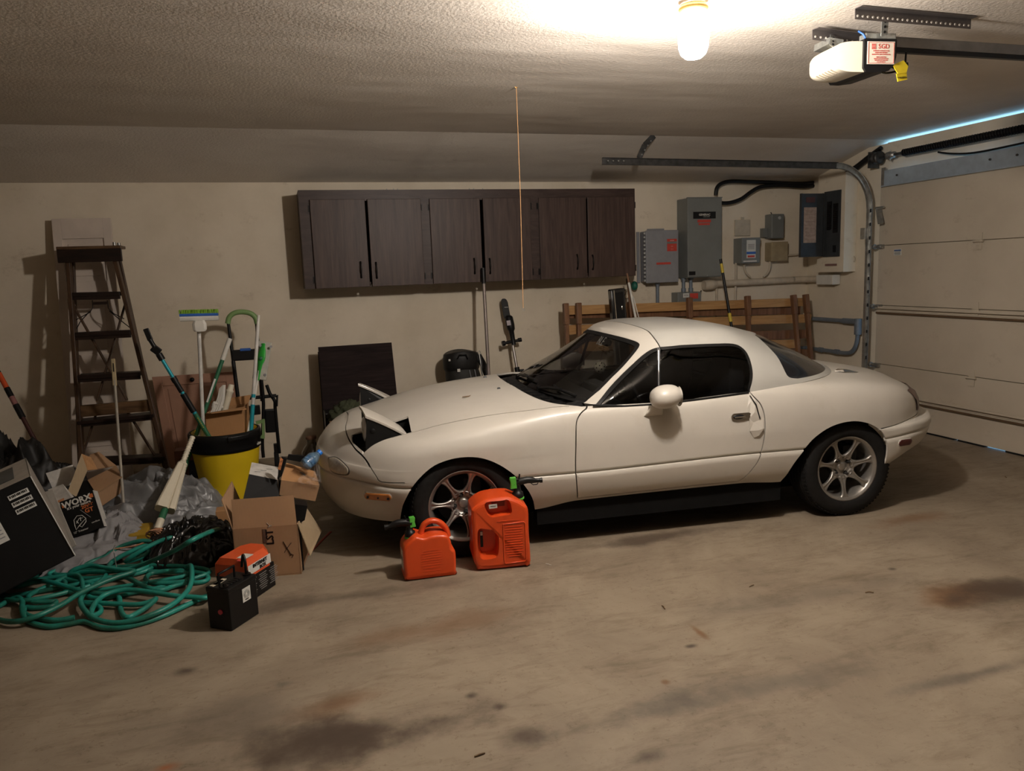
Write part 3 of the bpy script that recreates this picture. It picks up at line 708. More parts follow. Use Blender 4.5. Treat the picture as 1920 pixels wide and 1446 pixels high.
wind = split_off(gm, lambda c: wsel(c) and inside(WS, c[1], c[2]) and c[0] < .70+.45*(c[2]-.78)/.33 + .12)
JOINT = smooth2([(1.172, .98), (1.172, 1.054), (1.170, 1.09), (1.165, 1.20)], 3)
jsel = lambda c: c[2] > 1.0
gap(gm, JOINT, (0, 2), lambda c: c[2] > 1.03 and .9 < c[0] < 1.4, .006)
SW = smooth2([(.745, .775), (.844, .856), (.986, .953), (1.075, 1.012), (1.13, 1.040), (1.18, 1.051)], 4)+smooth2([(1.30, 1.055), (1.50, 1.052), (1.62, 1.044), (1.675, 1.015), (1.690, .96), (1.680, .88), (1.645, .795)], 4)+[(1.64, .74), (.73, .74)]
ssel = lambda c: abs(c[1]) > .40
cut(gm, SW, (0, 2), ssel, True)
sideg = split_off(gm, lambda c: ssel(c) and inside(SW, c[0], c[2]))
RW = smooth2([(1.885, 1.062), (1.893, .97), (1.895, .875), (1.915, .843), (1.97, .832)], 4)+[(2.2, .836), (2.7, .850), (2.7, 1.050), (2.2, 1.055)]
rsel = lambda c: c[0] > 1.8
cut(gm, RW, (0, 2), rsel, True)
rear = split_off(gm, lambda c: rsel(c) and inside(RW, c[0], c[2]))
frame_ = split_off(gm, lambda c: c[0] < 1.168)
ht = bm_part('hardtop', gm, M_HARD, car, lip=.015)
fr = bm_part('windshield_frame', frame_, M_PAINT, car, lip=.03)
sf = split_off(sideg, lambda c: c[1] > 0)
def black_edge(src, poly, axes, sel, width, name, parent, off=.003):
    pass
# panes: a dark gasket strip round each, the pane set a little inwards
def pane(bmx, gname, gmat, gasket_w, poly, axes, sel, shift=-.006, pos=(0, 0)):
    cx_ = sum(p[0] for p in poly)/len(poly); cy_ = sum(p[1] for p in poly)/len(poly)
    inner = []
    n = len(poly)
    ar = sum(poly[i][0]*poly[(i+1) % n][1]-poly[(i+1) % n][0]*poly[i][1] for i in range(n))
    sg = 1 if ar > 0 else -1
    for i, p in enumerate(poly):
        a = poly[i-1]; b2 = poly[(i+1) % n]; t = (b2[0]-a[0], b2[1]-a[1]); Ln = sqrt(t[0]**2+t[1]**2) or 1
        inner.append((p[0]-sg*t[1]/Ln*gasket_w, p[1]+sg*t[0]/Ln*gasket_w))
    cut(bmx, inner, axes, allf, True)
    g = split_off(bmx, lambda c: inside(inner, c[axes[0]], c[axes[1]]))
    bm_part(gname+'_gasket', bmx, M_TRIM, car, lip=.008, shift=-.002)
    return bm_part(gname, g, gmat, car, lip=0, shift=shift)
pane(wind, 'windshield', G_WIND, .016, WS[:-2], (1, 2), allf)
SWP = SW[:-2]+[(1.64, .765), (1.2, .752), (1.03, .748), (.74, .762)]
pane(sideg, 'side_window', G_SIDE, .014, SWP, (0, 2), allf); pane(sf, 'side_window', G_SIDE, .014, SWP, (0, 2), allf)
bm_part('rear_window', rear, mat('rear_glass_dark', (.012, .012, .014), .12, coat=.6, var=.05), car, lip=.004, shift=-.004)
# divider bar of the quarter window, both sides
for s in (-1, 1):
    mb = MB(); mb.bar((1.158, s*.638, 1.045), (1.100, s*.772, .755), .016, .012); L(mb, 'quarter_divider', M_TRIM)
    mb = MB(); mb.bar((1.152, s*.650, 1.035), (1.096, s*.784, .758), .0035, .004); L(mb, 'divider_trim', M_RIM)
# belt strip
for s in (-1, 1):
    mb = MB(); mb.tube([(x, s*(.785), z) for x, z in ((.72, .775), (.9, .757), (1.1, .754), (1.3, .763), (1.5, .774), (1.63, .783))], .007, n=6); L(mb, 'belt_moulding', M_TRIM)

# ---- wheels
M_PLATE = mat('hub_shade', (.16, .14, .125), .5, .5)
def wheel(x, side, ph, lug):
    o = -side                                      # outward direction along y is side
    c = Vector((x, 0, .285))
    def Y(d): return Vector((0, side*d, 0))        # d = distance from the centreline
    root = car
    mb = MB(); prof = [(.186, .60), (.20, .598), (.255, .600), (.277, .612), (.2835, .63), (.285, .66), (.285, .735), (.2835, .765), (.277, .785), (.262, .797), (.235, .803), (.210, .800), (.194, .790), (.188, .780)]
    mb.lathe([(r, h) for r, h in prof], c, (0, side, 0), n=56, caps=False)
    tyre = L(mb, 'tyre', M_TYRE)
    mb = MB()                                      # tread grooves and ribs
    for h in (.635, .665, .70, .735, .765): mb.lathe([(.2845, h-.004), (.2868, h-.003), (.2868, h+.003), (.2845, h+.004)], c, (0, side, 0), n=56, caps=False)
    for k in range(72):
        a = 2*pi*k/72; d = Vector((cos(a), 0, sin(a))); mb.bar(c+d*.2828+Y(.768), c+d*.276+Y(.790), .010, .004, up=d)
    L(mb, 'tread_pattern', M_TYRE, tyre)
    tread = None
    mb = MB(); mb.lathe([(.150, .60), (.165, .62), (.168, .72), (.170, .765), (.176, .772), (.178, .780), (.183, .782), (.188, .788), (.194, .791), (.195, .783), (.188, .775)], c, (0, side, 0), n=56, caps=False)
    rim = L(mb, 'rim', M_RIM)
    for k in range(7):
        a = ph+2*pi*k/7; er = Vector((cos(a), 0, sin(a))); et = Vector((-sin(a), 0, cos(a)))
        mb = MB(); rs = []
        for r, wd, d, th in ((.052, .024, .744, .03), (.068, .029, .749, .03), (.083, .0195, .755, .026), (.100, .0140, .760, .022), (.120, .0120, .764, .020), (.142, .0130, .768, .020), (.160, .0185, .771, .020), (.171, .027, .773, .02), (.180, .040, .774, .02)):
            q = c+er*r+Y(d)
            rs.append([q-et*wd*.80-Y(th), q-et*wd-Y(.006), q-et*wd*.62+Y(.003), q-et*wd*.25, q-Y(.0035), q+et*wd*.25, q+et*wd*.62+Y(.003), q+et*wd-Y(.006), q+et*wd*.80-Y(th)])
        mb.rings(rs, True, True, smooth=True); L(mb, 'spoke', M_RIM, rim)
    mb = MB(); mb.lathe([(0, .733), (.030, .733), (.036, .728), (.040, .728), (.052, .730), (.062, .742), (.066, .750), (.071, .750), (.073, .735), (.073, .70), (0, .70)], c, (0, side, 0), n=36, caps=False); L(mb, 'hub', M_RIM, rim)
    mb = MB(); mb.lathe([(0, .740), (.020, .740), (.026, .737), (.0275, .728)], c, (0, side, 0), n=28, caps=False); cap = L(mb, 'centre_cap', M_RIM, rim)
    mb = MB(); mb.tube([c+Vector((.013*cos(t), 0, .010*sin(t)))+Y(.7405) for t in [2*pi*i/20 for i in range(20)]], .0016, n=5, closed=True)
    mb.tube([c+Vector((.006*cos(t), 0, .006*sin(t)))+Y(.7405) for t in [2*pi*i/14 for i in range(14)]], .0014, n=5, closed=True); 
    for k in range(4):
        a = lug+pi/2*k; q = c+Vector((.050*cos(a), 0, .050*sin(a)))
        m2 = MB(); m2.cyl(q+Y(.7265), q+Y(.7315), .0145, n=14); m2.cyl(q+Y(.72), q+Y(.752), .0085, .007, n=6); L(m2, 'lug_nut', M_RIMDK, rim)
    mb = MB(); mb.lathe([(0, .66), (.135, .66), (.137, .64), (0, .64)], c, (0, side, 0), n=40, caps=False); mb.box(c+Y(.675)+Vector((.10*cos(ph+.6), 0, .10*sin(ph+.6))), (.09, .07, .09)); L(mb, 'brake_disc', M_RIMDK)
    mb = MB(); mb.lathe([(.16, .61), (0, .60)], c, (0, side, 0), n=40, caps=False); L(mb, 'wheel_back', M_UNDER)
for x, side, ph, lug in ((0, -1, radians(22), radians(14)), (2.265, -1, radians(13), radians(35)), (0, 1, radians(40), .3), (2.265, 1, radians(5), .8)):
    wheel(x, side, ph, lug)

# ---- raised headlamps
for s, lidbm in zip((-1, 1), (LIDS[1], LIDS[0])):
    # four corners of the raised lid: front inner, front outer, rear outer, rear inner
    FI, FO, RO, RI = (-.514, .44, .806), (-.484, .605, .778), (-.268, .628, .658), (-.305, .45, .684)
    def lidp(u, v, d=0):
        a = Vector(FI).lerp(Vector(FO), v); b2 = Vector(RI).lerp(Vector(RO), v); p = a.lerp(b2, u)
        p.z += .006*sin(pi*u)+.005*sin(pi*v)-d; return Vector((p.x, s*p.y, p.z))
    mb = MB(); N, Mv = 12, 6
    up = [[lidp(i/N, j/Mv) for j in range(Mv+1)] for i in range(N+1)]; lo = [[lidp(i/N, j/Mv, .017) for j in range(Mv+1)] for i in range(N+1)]
    mb.rings([a+b2[::-1] for a, b2 in zip(up, lo)], True, True, smooth=False)
    lid = L(mb, 'headlamp_lid', M_PAINT, bevel=.003)
    # black side covers and bucket under the lid
    mb = MB(); a, b2 = .452, .612
    t0, t1 = lidp(.04, .08, .014), lidp(.03, .97, .014); r0, r1 = lidp(.93, .08, .014), lidp(.97, .97, .014)
    bot = [Vector((-.505, s*a, .60)), Vector((-.29, s*a, .62)), Vector((-.29, s*b2, .60)), Vector((-.495, s*b2, .58))]
    vs = [t0, r0, r1, t1]+bot
    mb.add(vs, [(0, 1, 5, 4), (2, 3, 7, 6), (1, 2, 6, 5), (4, 5, 6, 7), (0, 3, 2, 1)]); pod = L(mb, 'headlamp_pod', M_TRIM)
    # lamp face: glass and bezel
    m2 = MB(); m2.add([t0+Vector((.004, 0, -.004)), t1+Vector((.004, 0, -.004)), bot[3]+Vector((.004, 0, 0)), bot[0]+Vector((.004, 0, 0))], [(0, 1, 2, 3)]); L(m2, 'lamp_bezel', M_TRIM, pod)
    cen = (t0+t1+bot[0]+bot[3])/4; nrm = (t1-t0).cross(bot[0]-t0).normalized(); nrm = nrm if nrm.x < 0 else -nrm
    m2 = MB(); m2.lathe([(0, .012), (.04, .010), (.062, .004), (.066, 0), (.07, -.003)], cen+Vector((0, 0, .004)), nrm, n=28, caps=False); L(m2, 'lamp_glass', mat('lamp_glass', (.55, .56, .55), .12, coat=1), pod)
    for xx, zz in ((-.45, .69), (-.35, .665)):
        m2 = MB(); m2.lathe([(0, .0025), (.010, .002), (.014, 0)], (xx, s*(b2-.002) if s < 0 else s*(a+.002), zz), (0, -1, 0), n=14, caps=False); L(m2, 'cover_screw', M_BLK, pod)
    # dark well floor
    m2 = MB(); m2.add([(-.555, s*.425, .60), (-.225, s*.425, .645), (-.225, s*.62, .60), (-.49, s*.60, .545)], [(0, 1, 2, 3)]); L(m2, 'lamp_well', M_UNDER)
    m2 = MB(); m2.add([(-.545, s*.432, .60), (-.225, s*.432, .60), (-.225, s*.432, .70), (-.56, s*.432, .64)], [(0, 1, 2, 3)]); L(m2, 'lamp_well_wall', M_UNDER)
# ---- lights on the body
M_AMBER = mat('amber_lens', (.55, .19, .04), .25, coat=.8, var=.15); M_RED = mat('red_lens', (.075, .012, .011), .35, coat=.25, var=.2)
M_CLEAR = mat('turn_lens', (.40, .36, .29), .25, coat=.8, var=.1, scale=60)
def surf_patch(name, m, outline, thick=.006, parent=None, off=0, inset=0, sides=(-1,), n=4):
    """lens that follows the body: outline = points on the body surface (near side)"""
    pts = [Vector(p) for p in outline]; c = sum(pts, Vector())/len(pts)
    loop = catmull(pts, n, closed=True)
    nn = Vector()
    for i in range(len(loop)): nn += (loop[i]-c).cross(loop[(i+1) % len(loop)]-c)
    nn.normalize(); out = Vector((c.x-1.2, c.y, 0))
    if nn.y > 0: nn = -nn
    for s in sides:
        fl = lambda v: Vector((v.x, v.y if s < 0 else -v.y, v.z))
        mb = MB(); ring = lambda k, d: [fl(c+(p-c)*k+nn*d) for p in loop]
        rs = [ring(1-inset, -.02), ring(1-inset, off+thick*.3), ring(.94-inset, off+thick), ring(.6-inset, off+thick*1.5), ring(.05, off+thick*1.7)]
        mb.rings(rs, True, True); r = L(mb, name, m, parent)
    return r
SIG = [(-.701, -.426, .519), (-.679, -.45, .534), (-.649, -.495, .538), (-.612, -.574, .524), (-.585, -.625, .500), (-.587, -.629, .473), (-.608, -.605, .46), (-.66, -.531, .454), (-.694, -.467, .468)]
surf_patch('turn_signal_surround', mat('signal_surround', (.07, .06, .05), .5), SIG, .003, sides=(-1, 1))
surf_patch('turn_signal', M_CLEAR, SIG, .004, off=.004, inset=.10, sides=(-1, 1))
def ysurf(x, z): return nrm_at(x, z)
def side_marker(name, m, x0, x1, z0, z1, rimm, base=None):
    mid = (z0+z1)/2; h = (z1-z0)/2; o = []
    for t in range(20):
        a = 2*pi*(t+.5)/20; px = (x0+x1)/2+((x1-x0)/2-h)*(1 if cos(a) > 0 else -1)*(abs(cos(a)) > .01)+h*cos(a); o.append((px, mid+h*sin(a)))
    ya, yb_, yt, yd_ = ysurf(x0, mid), ysurf(x1, mid), ysurf((x0+x1)/2, z1+.01), ysurf((x0+x1)/2, z0-.01)
    P = [(px, ya+(yb_-ya)*(px-x0)/(x1-x0)+(yt-yd_)*(pz-mid)/(z1-z0+.02)-.001, pz) for px, pz in o]
    surf_patch(name+'_surround', rimm, [(p[0]+(p[0]-(x0+x1)/2)*.06, p[1], p[2]+(p[2]-mid)*.22) for p in P], .002, n=3, sides=(-1, 1)); 
    return surf_patch(name, m, P, .004, off=.002, n=3, sides=(-1, 1))
side_marker('front_side_marker', M_AMBER, -.517, -.380, .344, .384, M_PAINT)
side_marker('rear_side_marker', M_RED, 2.567, 2.667, .404, .443, M_PAINT)
for xx in (-.500, -.448, -.397):
    MBk = MB(); y = ysurf(xx, .36)-.010; MBk.cyl((xx, y+.004, .36), (xx, y-.001, .36), .007 if xx != -.448 else .0045, n=10); L(MBk, 'lens_screw', M_BLK)
# tail lamps wrap the rear corners
TL = [(2.650, .60), (2.66, .57), (2.70, .562), (2.80, .562), (2.90, .57), (2.93, .61), (2.92, .66), (2.86, .69), (2.76, .715), (2.70, .715), (2.665, .67)]
surf = lambda x, z: B[np.unravel_index(np.argmin((B[:, :, 0]-x)**2+(B[:, :, 2]-z)**2+(B[:, :, 1] < .25)*9), B.shape[:2])]
mb = MB()
for s in (-1, 1):
    mb = MB(); rs = []
    for k in range(9):
        z = .575+.135*k/8; ins = .0 if 0 < k < 8 else .02
        row = []
        for j in range(13):
            t = j/12; yy = .700-(.34)*t
            cand = B[np.unravel_index(np.argmin((B[:, :, 2]-z)**2+(B[:, :, 1]-yy)**2+(B[:, :, 0] < 2.62)*9), B.shape[:2])]
            hh = sin(pi*k/8)**.35 if 0 < k < 8 else .5
            row.append(Vector((cand[0]+.007*hh, s*(cand[1]+.004*hh), z)))
        rs.append(row)
    mb.rings(rs, False, False); L(mb, 'tail_lamp', M_RED)
# ---- mirrors
for s in (-1, 1):
    mb = MB(); rs = []
    for t in [i/12 for i in range(13)]:            # bulbous head: along x
        a = pi*t; x = 1.092-.080*cos(a); r = sin(a)**.62 if 0 < t < 1 else .02
        if t > .86: r = max(r, .55)
        ry, rz = .078*r, .064*r
        cz = .812-.006*cos(a)
        rs.append([Vector((x, s*(.885+ry*cos(b2)), cz+rz*sin(b2))) for b2 in [2*pi*k/20 for k in range(20)]])
    mb.rings(rs, True, True); head = L(mb, 'mirror_head', M_PAINT)
    mb = MB(); rs = []
    for t, y, z, rx, ry in ((0, .806, .693, .056, .018), (.15, .816, .706, .052, .024), (.35, .826, .730, .042, .030), (.6, .842, .756, .034, .032), (1, .865, .785, .032, .034)):
        rs.append([Vector((1.050+.018*t+rx*cos(k*pi/8), s*(y+ry*sin(k*pi/8)), z+.012*sin(k*pi/8))) for k in range(16)])
    mb.rings(rs, True, True); L(mb, 'mirror_foot', M_PAINT)
    m2 = MB(); m2.lathe([(0, 0), (.055, 0)], (1.168, s*.885, .81), (1, 0, 0), n=24, caps=False); L(m2, 'mirror_glass', M_CHROME, head)
    # chrome door handle in its recess
    yb = nrm_at(1.565, .657)*(1 if s < 0 else -1)
    mb = MB()
    o = [(1.565+(.040 if cos(a) > 0 else -.040)+.021*cos(a), .657+.021*sin(a)) for a in [2*pi*(k+.5)/20 for k in range(20)]]
    mb.prism(o, -s*.006, origin=(0, yb+s*.001, 0), ux=(1, 0, 0), uy=(0, 0, 1)); hd = L(mb, 'door_handle', M_CHROME, bevel=.002)
    m2 = MB(); m2.sphere((1.548, yb+s*.005, .657), .030, 14, sc=(1.2, .25, .5)); L(m2, 'handle_recess', M_BLK, hd)
    m2 = MB(); m2.bar((1.520, yb+s*.012, .657), (1.578, yb+s*.012, .657), .018, .008, up=Vector((0, 0, 1))); L(m2, 'handle_lever', M_CHROME, hd, bevel=.002)
    m2 = MB(); m2.cyl((1.604, yb+s*.006, .657), (1.604, yb+s*.012, .657), .011, n=14); L(m2, 'key_lock', M_CHROME, hd)
# ---- hardtop latch plates on the deck
for s in (-1, 1):
    mb = MB(); z = .822; mb.add([(2.36, s*.50, z+.003), (2.40, s*.545, z-.002), (2.52, s*.52, z-.014), (2.50, s*.47, z-.010), (2.38, s*.50, z+.016), (2.40, s*.53, z+.014), (2.46, s*.52, z+.004), (2.45, s*.49, z+.008)],
        [(0, 1, 2, 3), (4, 5, 6, 7), (0, 1, 5, 4), (1, 2, 6, 5), (2, 3, 7, 6), (3, 0, 4, 7)]); L(mb, 'hardtop_latch', M_CHROME, bevel=.002)
# ---- cowl, wipers, washer jets
mb = MB(); rs = []
for k in range(21):
    y = -.72+1.44*k/20; f = (y/.74)**2
    rs.append([Vector((.36+.22*f, y, .790-.045*f)), Vector((.50+.22*f, y, .798-.050*f)), Vector((.62+.20*f, y, .770-.05*f))])
mb.rings(rs, False, False); cowl = L(mb, 'cowl_panel', M_TRIM)
mb = MB()
for k in range(14): y = -.55+1.1*k/13; f = (y/.74)**2; mb.box((.46+.22*f, y, .799-.05*f), (.07, .03, .006))
o = L(mb, 'cowl_grille', M_BLK, cowl); o['kind'] = 'stuff'
def ws_pt(y, z):
    d = (GG[:, :, 1]-abs(y))**2+(GG[:, :, 2]-z)**2+(GG[:, :, 0] > 1.15)*9; q = GG[np.unravel_index(np.argmin(d), d.shape)]; return Vector((float(q[0]), y, z))
for y0, y1, z1 in ((-.30, -.645, .800), (.28, -.16, .835)):
    root_ = None
    p0 = Vector((.50+.22*(y0/.74)**2, y0, .812)); 
    blade = [ws_pt(y0*.6+y1*.4+(y1-y0)*.6*t, .836+(z1-.836)*t)+Vector((-.012, 0, .008)) for t in (0, .25, .5, .75, 1)]
    mb = MB(); mb.cyl(p0-Vector((0, 0, .03)), p0+Vector((0, 0, .012)), .012, n=12); mb.tube([p0, p0.lerp(blade[2], .5)+Vector((-.012, 0, .012)), blade[2]+Vector((-.008, 0, .008))], [(.010, .005)]*3, n=6); wa = L(mb, 'wiper_arm', M_BLK)
    mb = MB(); mb.tube(blade, [(.009, .006)]*5, n=6); L(mb, 'wiper_blade', M_BLK, wa)
for y in (-.28, .20):
    mb = MB(); z = top_z(.30, y); mb.box((.30, y, z+.004), (.022, .016, .010), taper=.6); L(mb, 'washer_jet', M_BLK)
# ---- torn, bent flap at the rear edge of the near door
mb = MB(); yb = -.826
fl = [(1.628, .772, 0), (1.607, .71, .004), (1.612, .645, .007), (1.612, .575, .005), (1.640, .532, .001), (1.668, .545, .010), (1.692, .585, .016), (1.690, .64, .010), (1.672, .69, .006), (1.655, .74, .012), (1.640, .77, .004)]
core = [(1.628, .735, .006), (1.640, .68, .015), (1.636, .62, .004), (1.655, .575, .014)]
vs = [Vector((x, nrm_at(x, z)-.002-d, z)) for x, z, d in fl+core]
fs = [(0, 1, 11), (0, 11, 10), (10, 11, 9), (11, 12, 9), (9, 12, 8), (12, 13, 7), (8, 12, 7), (7, 13, 6), (13, 14, 6), (6, 14, 5), (14, 4, 5), (13, 3, 14), (3, 4, 14), (12, 2, 13), (2, 3, 13), (11, 2, 12), (1, 2, 11)]
mb.add(vs, fs); o = tag(L(mb, 'bent_panel_edge', M_PAINT), 'torn and crumpled white sheet metal flap')
md = o.modifiers.new('s', 'SOLIDIFY'); md.thickness = .003
mb = MB(); mb.tube([(1.630, nrm_at(1.63, .765)-.006, .768), (1.648, -.838, .72), (1.655, -.842, .69), (1.668, -.838, .655), (1.672, -.840, .64)], .0035, n=5); L(mb, 'tear_line', M_BLK, o)
# ---- cabin
M_SEAT = mat('seat_cloth', (.018, .0185, .02), .9, scale=60, bstr=.2); M_DASH = mat('dashboard', (.014, .0135, .0135), .6)
mb = MB()
mb.rings([[Vector((x, y, z)) for x, z in ((.56, .73), (.66, .785), (.82, .79), (.92, .765), (.94, .70), (.90, .60), (.90, .45), (.56, .45))] for y in (-.70, .70)], True, True, smooth=False); L(mb, 'dashboard', M_DASH, bevel=.01)
mb = MB(); mb.rings([[Vector((x, y, z)) for x, z in ((.82, .775), (.84, .83), (.92, .835), (.955, .79), (.93, .76))] for y in (-.50, -.22)], True, True, smooth=False); L(mb, 'instrument_hood', M_DASH, bevel=.012)
mb = MB(); ctr = Vector((1.09, -.36, .72)); ax = Vector((-.90, 0, -.42)).normalized(); e1 = Vector((0, 1, 0)); e2 = ax.cross(e1)
mb.tube([ctr+e1*.18*cos(a)+e2*.18*sin(a) for a in [2*pi*k/32 for k in range(32)]], .014, n=8, closed=True)
for a in (0, pi, -pi/2): mb.bar(ctr, ctr+e1*.17*cos(a)+e2*.17*sin(a), .035, .015)
mb.cyl(ctr+ax*.16, ctr-ax*.01, .045, .055, n=16); L(mb, 'steering_wheel', M_TRIM)
for s in (-1, 1):
    mb = MB(); mb.box((1.33, s*.36, .33), (.48, .46, .14)); seat = L(mb, 'seat', M_SEAT, bevel=.04, seg=3)
    mb = MB(); mb.rings([[Vector((x, s*.36+y*wd, z)) for x, y in ((a, -.22), (a, .22), (a+.11, .21), (a+.11, -.21))] for a, z, wd in ((1.50, .38, 1), (1.56, .55, 1), (1.62, .74, .98), (1.655, .82, .72), (1.675, .93, .55), (1.69, .955, .4))], True, True, smooth=True); L(mb, 'seat_back', M_SEAT, seat, bevel=.02)
mb = MB(); mb.box((1.35, 0, .36), (1.0, .20, .18)); L(mb, 'centre_console', M_DASH, bevel=.02)
mb = MB(); mb.box((2.0, 0, .60), (.55, 1.36, .36)); L(mb, 'rear_bulkhead', M_DASH, bevel=.03)
for s in (-1, 1):
    mb = MB(); mb.box((1.15, s*.735, .56), (1.05, .03, .38)); L(mb, 'door_card', M_DASH)
# rear-view mirror and the perforated ball hung from it
mb = MB(); mb.sphere((1.06, 0, 1.035), .05, 12, sc=(.35, 2.2, .6)); mb.cyl((1.03, 0, 1.09), (1.06, 0, 1.04), .008, n=8); L(mb, 'rear_view_mirror', M_TRIM)

# lettering on the screen
bpy.context.view_layer.update(); CARD_M = WORLD['car']
q_ = ws_pt(-.28, 1.055); tt = text('BLE', .085, plane_m(CARD_M @ (q_+Vector((-.012, 0, .012))), CARD_M.to_3x3() @ Vector((-.05, -1, 0)), CARD_M.to_3x3() @ Vector((.60, 0, .80))), 'windshield_lettering', mat('decal_grey', (.11, .11, .10), .6), car, .0004)
# the hanging ball is a thing of its own
CARM = car.matrix_world
def carw(p): return CARM @ Vector(p)
hb = thing('hanging_ball', 'white ball with dark holes hanging behind the windshield of the car', 'ball', carw((.985, -.10, .885)))
M_BALL = mat('ball_white', (.85, .85, .78), .5)
MB().sphere(carw((.985, -.10, .885)), .036, 20).build('ball', M_BALL, hb)
gr = pi*(3-sqrt(5))
for k in range(26):
    z = 1-2*(k+.5)/26; r = sqrt(1-z*z); d = Vector((r*cos(gr*k), r*sin(gr*k), z)); q = carw((.985, -.10, .885))+d*.0362
    MB().cyl(q-d*.001, q+d*.0004, .0048, n=8).build('hole', M_BLK, hb)
mb = MB(); mb.tube([carw((1.03, -.08, 1.03)), carw((.985, -.10, .92))], .0012, n=5); mb.build('string', M_BLK, hb)

# ================================================================ things on and against the back wall
def onp(px, py, y0, k=0.0):
    """point seen at a photo pixel on the leaning plane y = y0 + k z"""
    d = rt*((px-960)/FPX) + dn*((py-723)/FPX) + fwd
    t = (y0+k*CAM_H)/(d.y-k*d.z); return Vector((0, 0, CAM_H))+d*t
def wood_mat(name, c1, c2, scale=3, stretch=(9, 9, .7), rough=.45, bstr=.1, coord='Object', spec=.3):
    m, nt, b = nmat(name)
    rp, nz, _ = noise_col(nt, c1, c2, scale=scale, detail=8, rough=.6, lo=.32, hi=.66, stretch=stretch, dist=.8, coord=coord)
    nt.links.new(rp.outputs[0], b.inputs['Base Color']); b.inputs['Roughness'].default_value = rough; b.inputs['Specular IOR Level'].default_value = spec
    bump(nt, b, nz.outputs['Fac'], bstr, .002); MATS[name] = m; return m
M_CAB = wood_mat('cabinet_veneer', (.040, .024, .019), (.085, .054, .044), scale=2.6, stretch=(16, 16, .9))
M_CABF = wood_mat('cabinet_frame', (.036, .022, .018), (.066, .042, .035), scale=2.6, stretch=(2, 16, 12))
M_IRON = mat('black_iron', (.015, .013, .012), .4, .7)
YC = WY-.33
pa = on(1, YC, 558.4, 356.5); pb = on(1, YC, 1191, 353.6); pc_ = on(1, YC, 572.6, 543); pd = on(1, YC, 1191, 515.9)
cx0, cx1, cz1, cz0 = (pa.x+pc_.x)/2, (pb.x+pd.x)/2, (pa.z+pb.z)/2, (pc_.z+pd.z)/2
cab = thing('wall_cabinet', 'long dark brown six-door cabinet hung on the back wall', 'cabinet', ((cx0+cx1)/2, WY, cz0))
mb = MB(); t = .018
yb, yf = WY-.005, YC+.018
mb.box(((cx0+cx1)/2, (yb+yf)/2, cz0+.018+t/2), (cx1-cx0, yb-yf, t)); mb.box(((cx0+cx1)/2, (yb+yf)/2, cz1-t/2), (cx1-cx0, yb-yf, t))
for x in (cx0+t/2, cx1-t/2): mb.box((x, (yb+yf)/2, (cz0+cz1)/2), (t, yb-yf, cz1-cz0))
mb.box(((cx0+cx1)/2, yb-.004, (cz0+cz1)/2), (cx1-cx0-.02, .006, cz1-cz0-.02)); mb.build('carcass', M_CABF, cab)
mb = MB(); yf2 = YC+.009
doors_px = [(579.5, 683.5), (687.5, 788), (804, 899), (904, 993.5), (1009, 1098), (1100.3, 1189)]
dx = [(on(1, YC-.01, a, 372).x, on(1, YC-.01, b2, 371).x) for a, b2 in doors_px]
dz1 = on(1, YC-.01, 690, 373.5).z; dz0 = on(1, YC-.01, 697, 537.5).z
mb.box(((cx0+cx1)/2, yf2, (cz1+dz1)/2-.006), (cx1-cx0, .018, cz1-dz1+.012)); mb.box(((cx0+cx1)/2, yf2, (cz0+dz0)/2+.004), (cx1-cx0, .018, dz0-cz0+.012))
for a, b2 in ((cx0, dx[0][0]+.01), (dx[1][1]-.01, dx[2][0]+.01), (dx[3][1]-.01, dx[4][0]+.01), (dx[5][1]-.004, cx1)): mb.box(((a+b2)/2, yf2, (dz0+dz1)/2-.001), (max(.012, b2-a), .0179, dz1-dz0-.0095))
mb.build('face_frame', M_CABF, cab)
hp = [(677, 506), (706, 507), (890, 499), (919, 499), (1083, 491), (1112, 492)]
for i, (a, b2) in enumerate(dx):
    mb = MB(); mb.box(((a+b2)/2, YC-.011, (dz0+dz1)/2), (b2-a-.003, .019, dz1-dz0)); d = mb.build('door', M_CAB, cab, bevel=.003)
    h = on(1, YC-.03, *hp[i]); mb = MB()
    mb.tube([(h.x, YC-.021, h.z-.062), (h.x, YC-.028, h.z-.058), (h.x, YC-.040, h.z-.035), (h.x, YC-.046, h.z), (h.x, YC-.040, h.z+.035), (h.x, YC-.028, h.z+.058), (h.x, YC-.021, h.z+.062)], [.009, .008, .0045, .0075, .0045, .008, .009], n=8)
    mb.build('handle', M_IRON, d)
    xh = a-.008 if i % 2 == 0 else b2+.008
    for z in (dz1-.07, dz0+.07):
        mb = MB(); mb.box((xh, YC-.003, z), (.014, .005, .055)); mb.cyl((xh+(.006 if i % 2 == 0 else -.006), YC-.010, z-.022), (xh+(.006 if i % 2 == 0 else -.006), YC-.010, z+.022), .005, n=8); mb.build('hinge', M_IRON, d)
for i_, px in enumerate(((725, 353), (738, 352), (745, 350), (880, 351), (888, 351), (905, 352))):
    p = on(1, YC+.12, *px)
    tag(MB().cyl((p.x, YC+.12, cz1-.002), (p.x, YC+.12, cz1+.022), .0035, n=6).build('nail', M_STEEL), ('leftmost', 'second from the left', 'third from the left', 'fourth from the left', 'fifth from the left', 'rightmost')[i_]+' small nail sticking up from the cabinet top', 'nail', 'nails on the top of the cabinet')

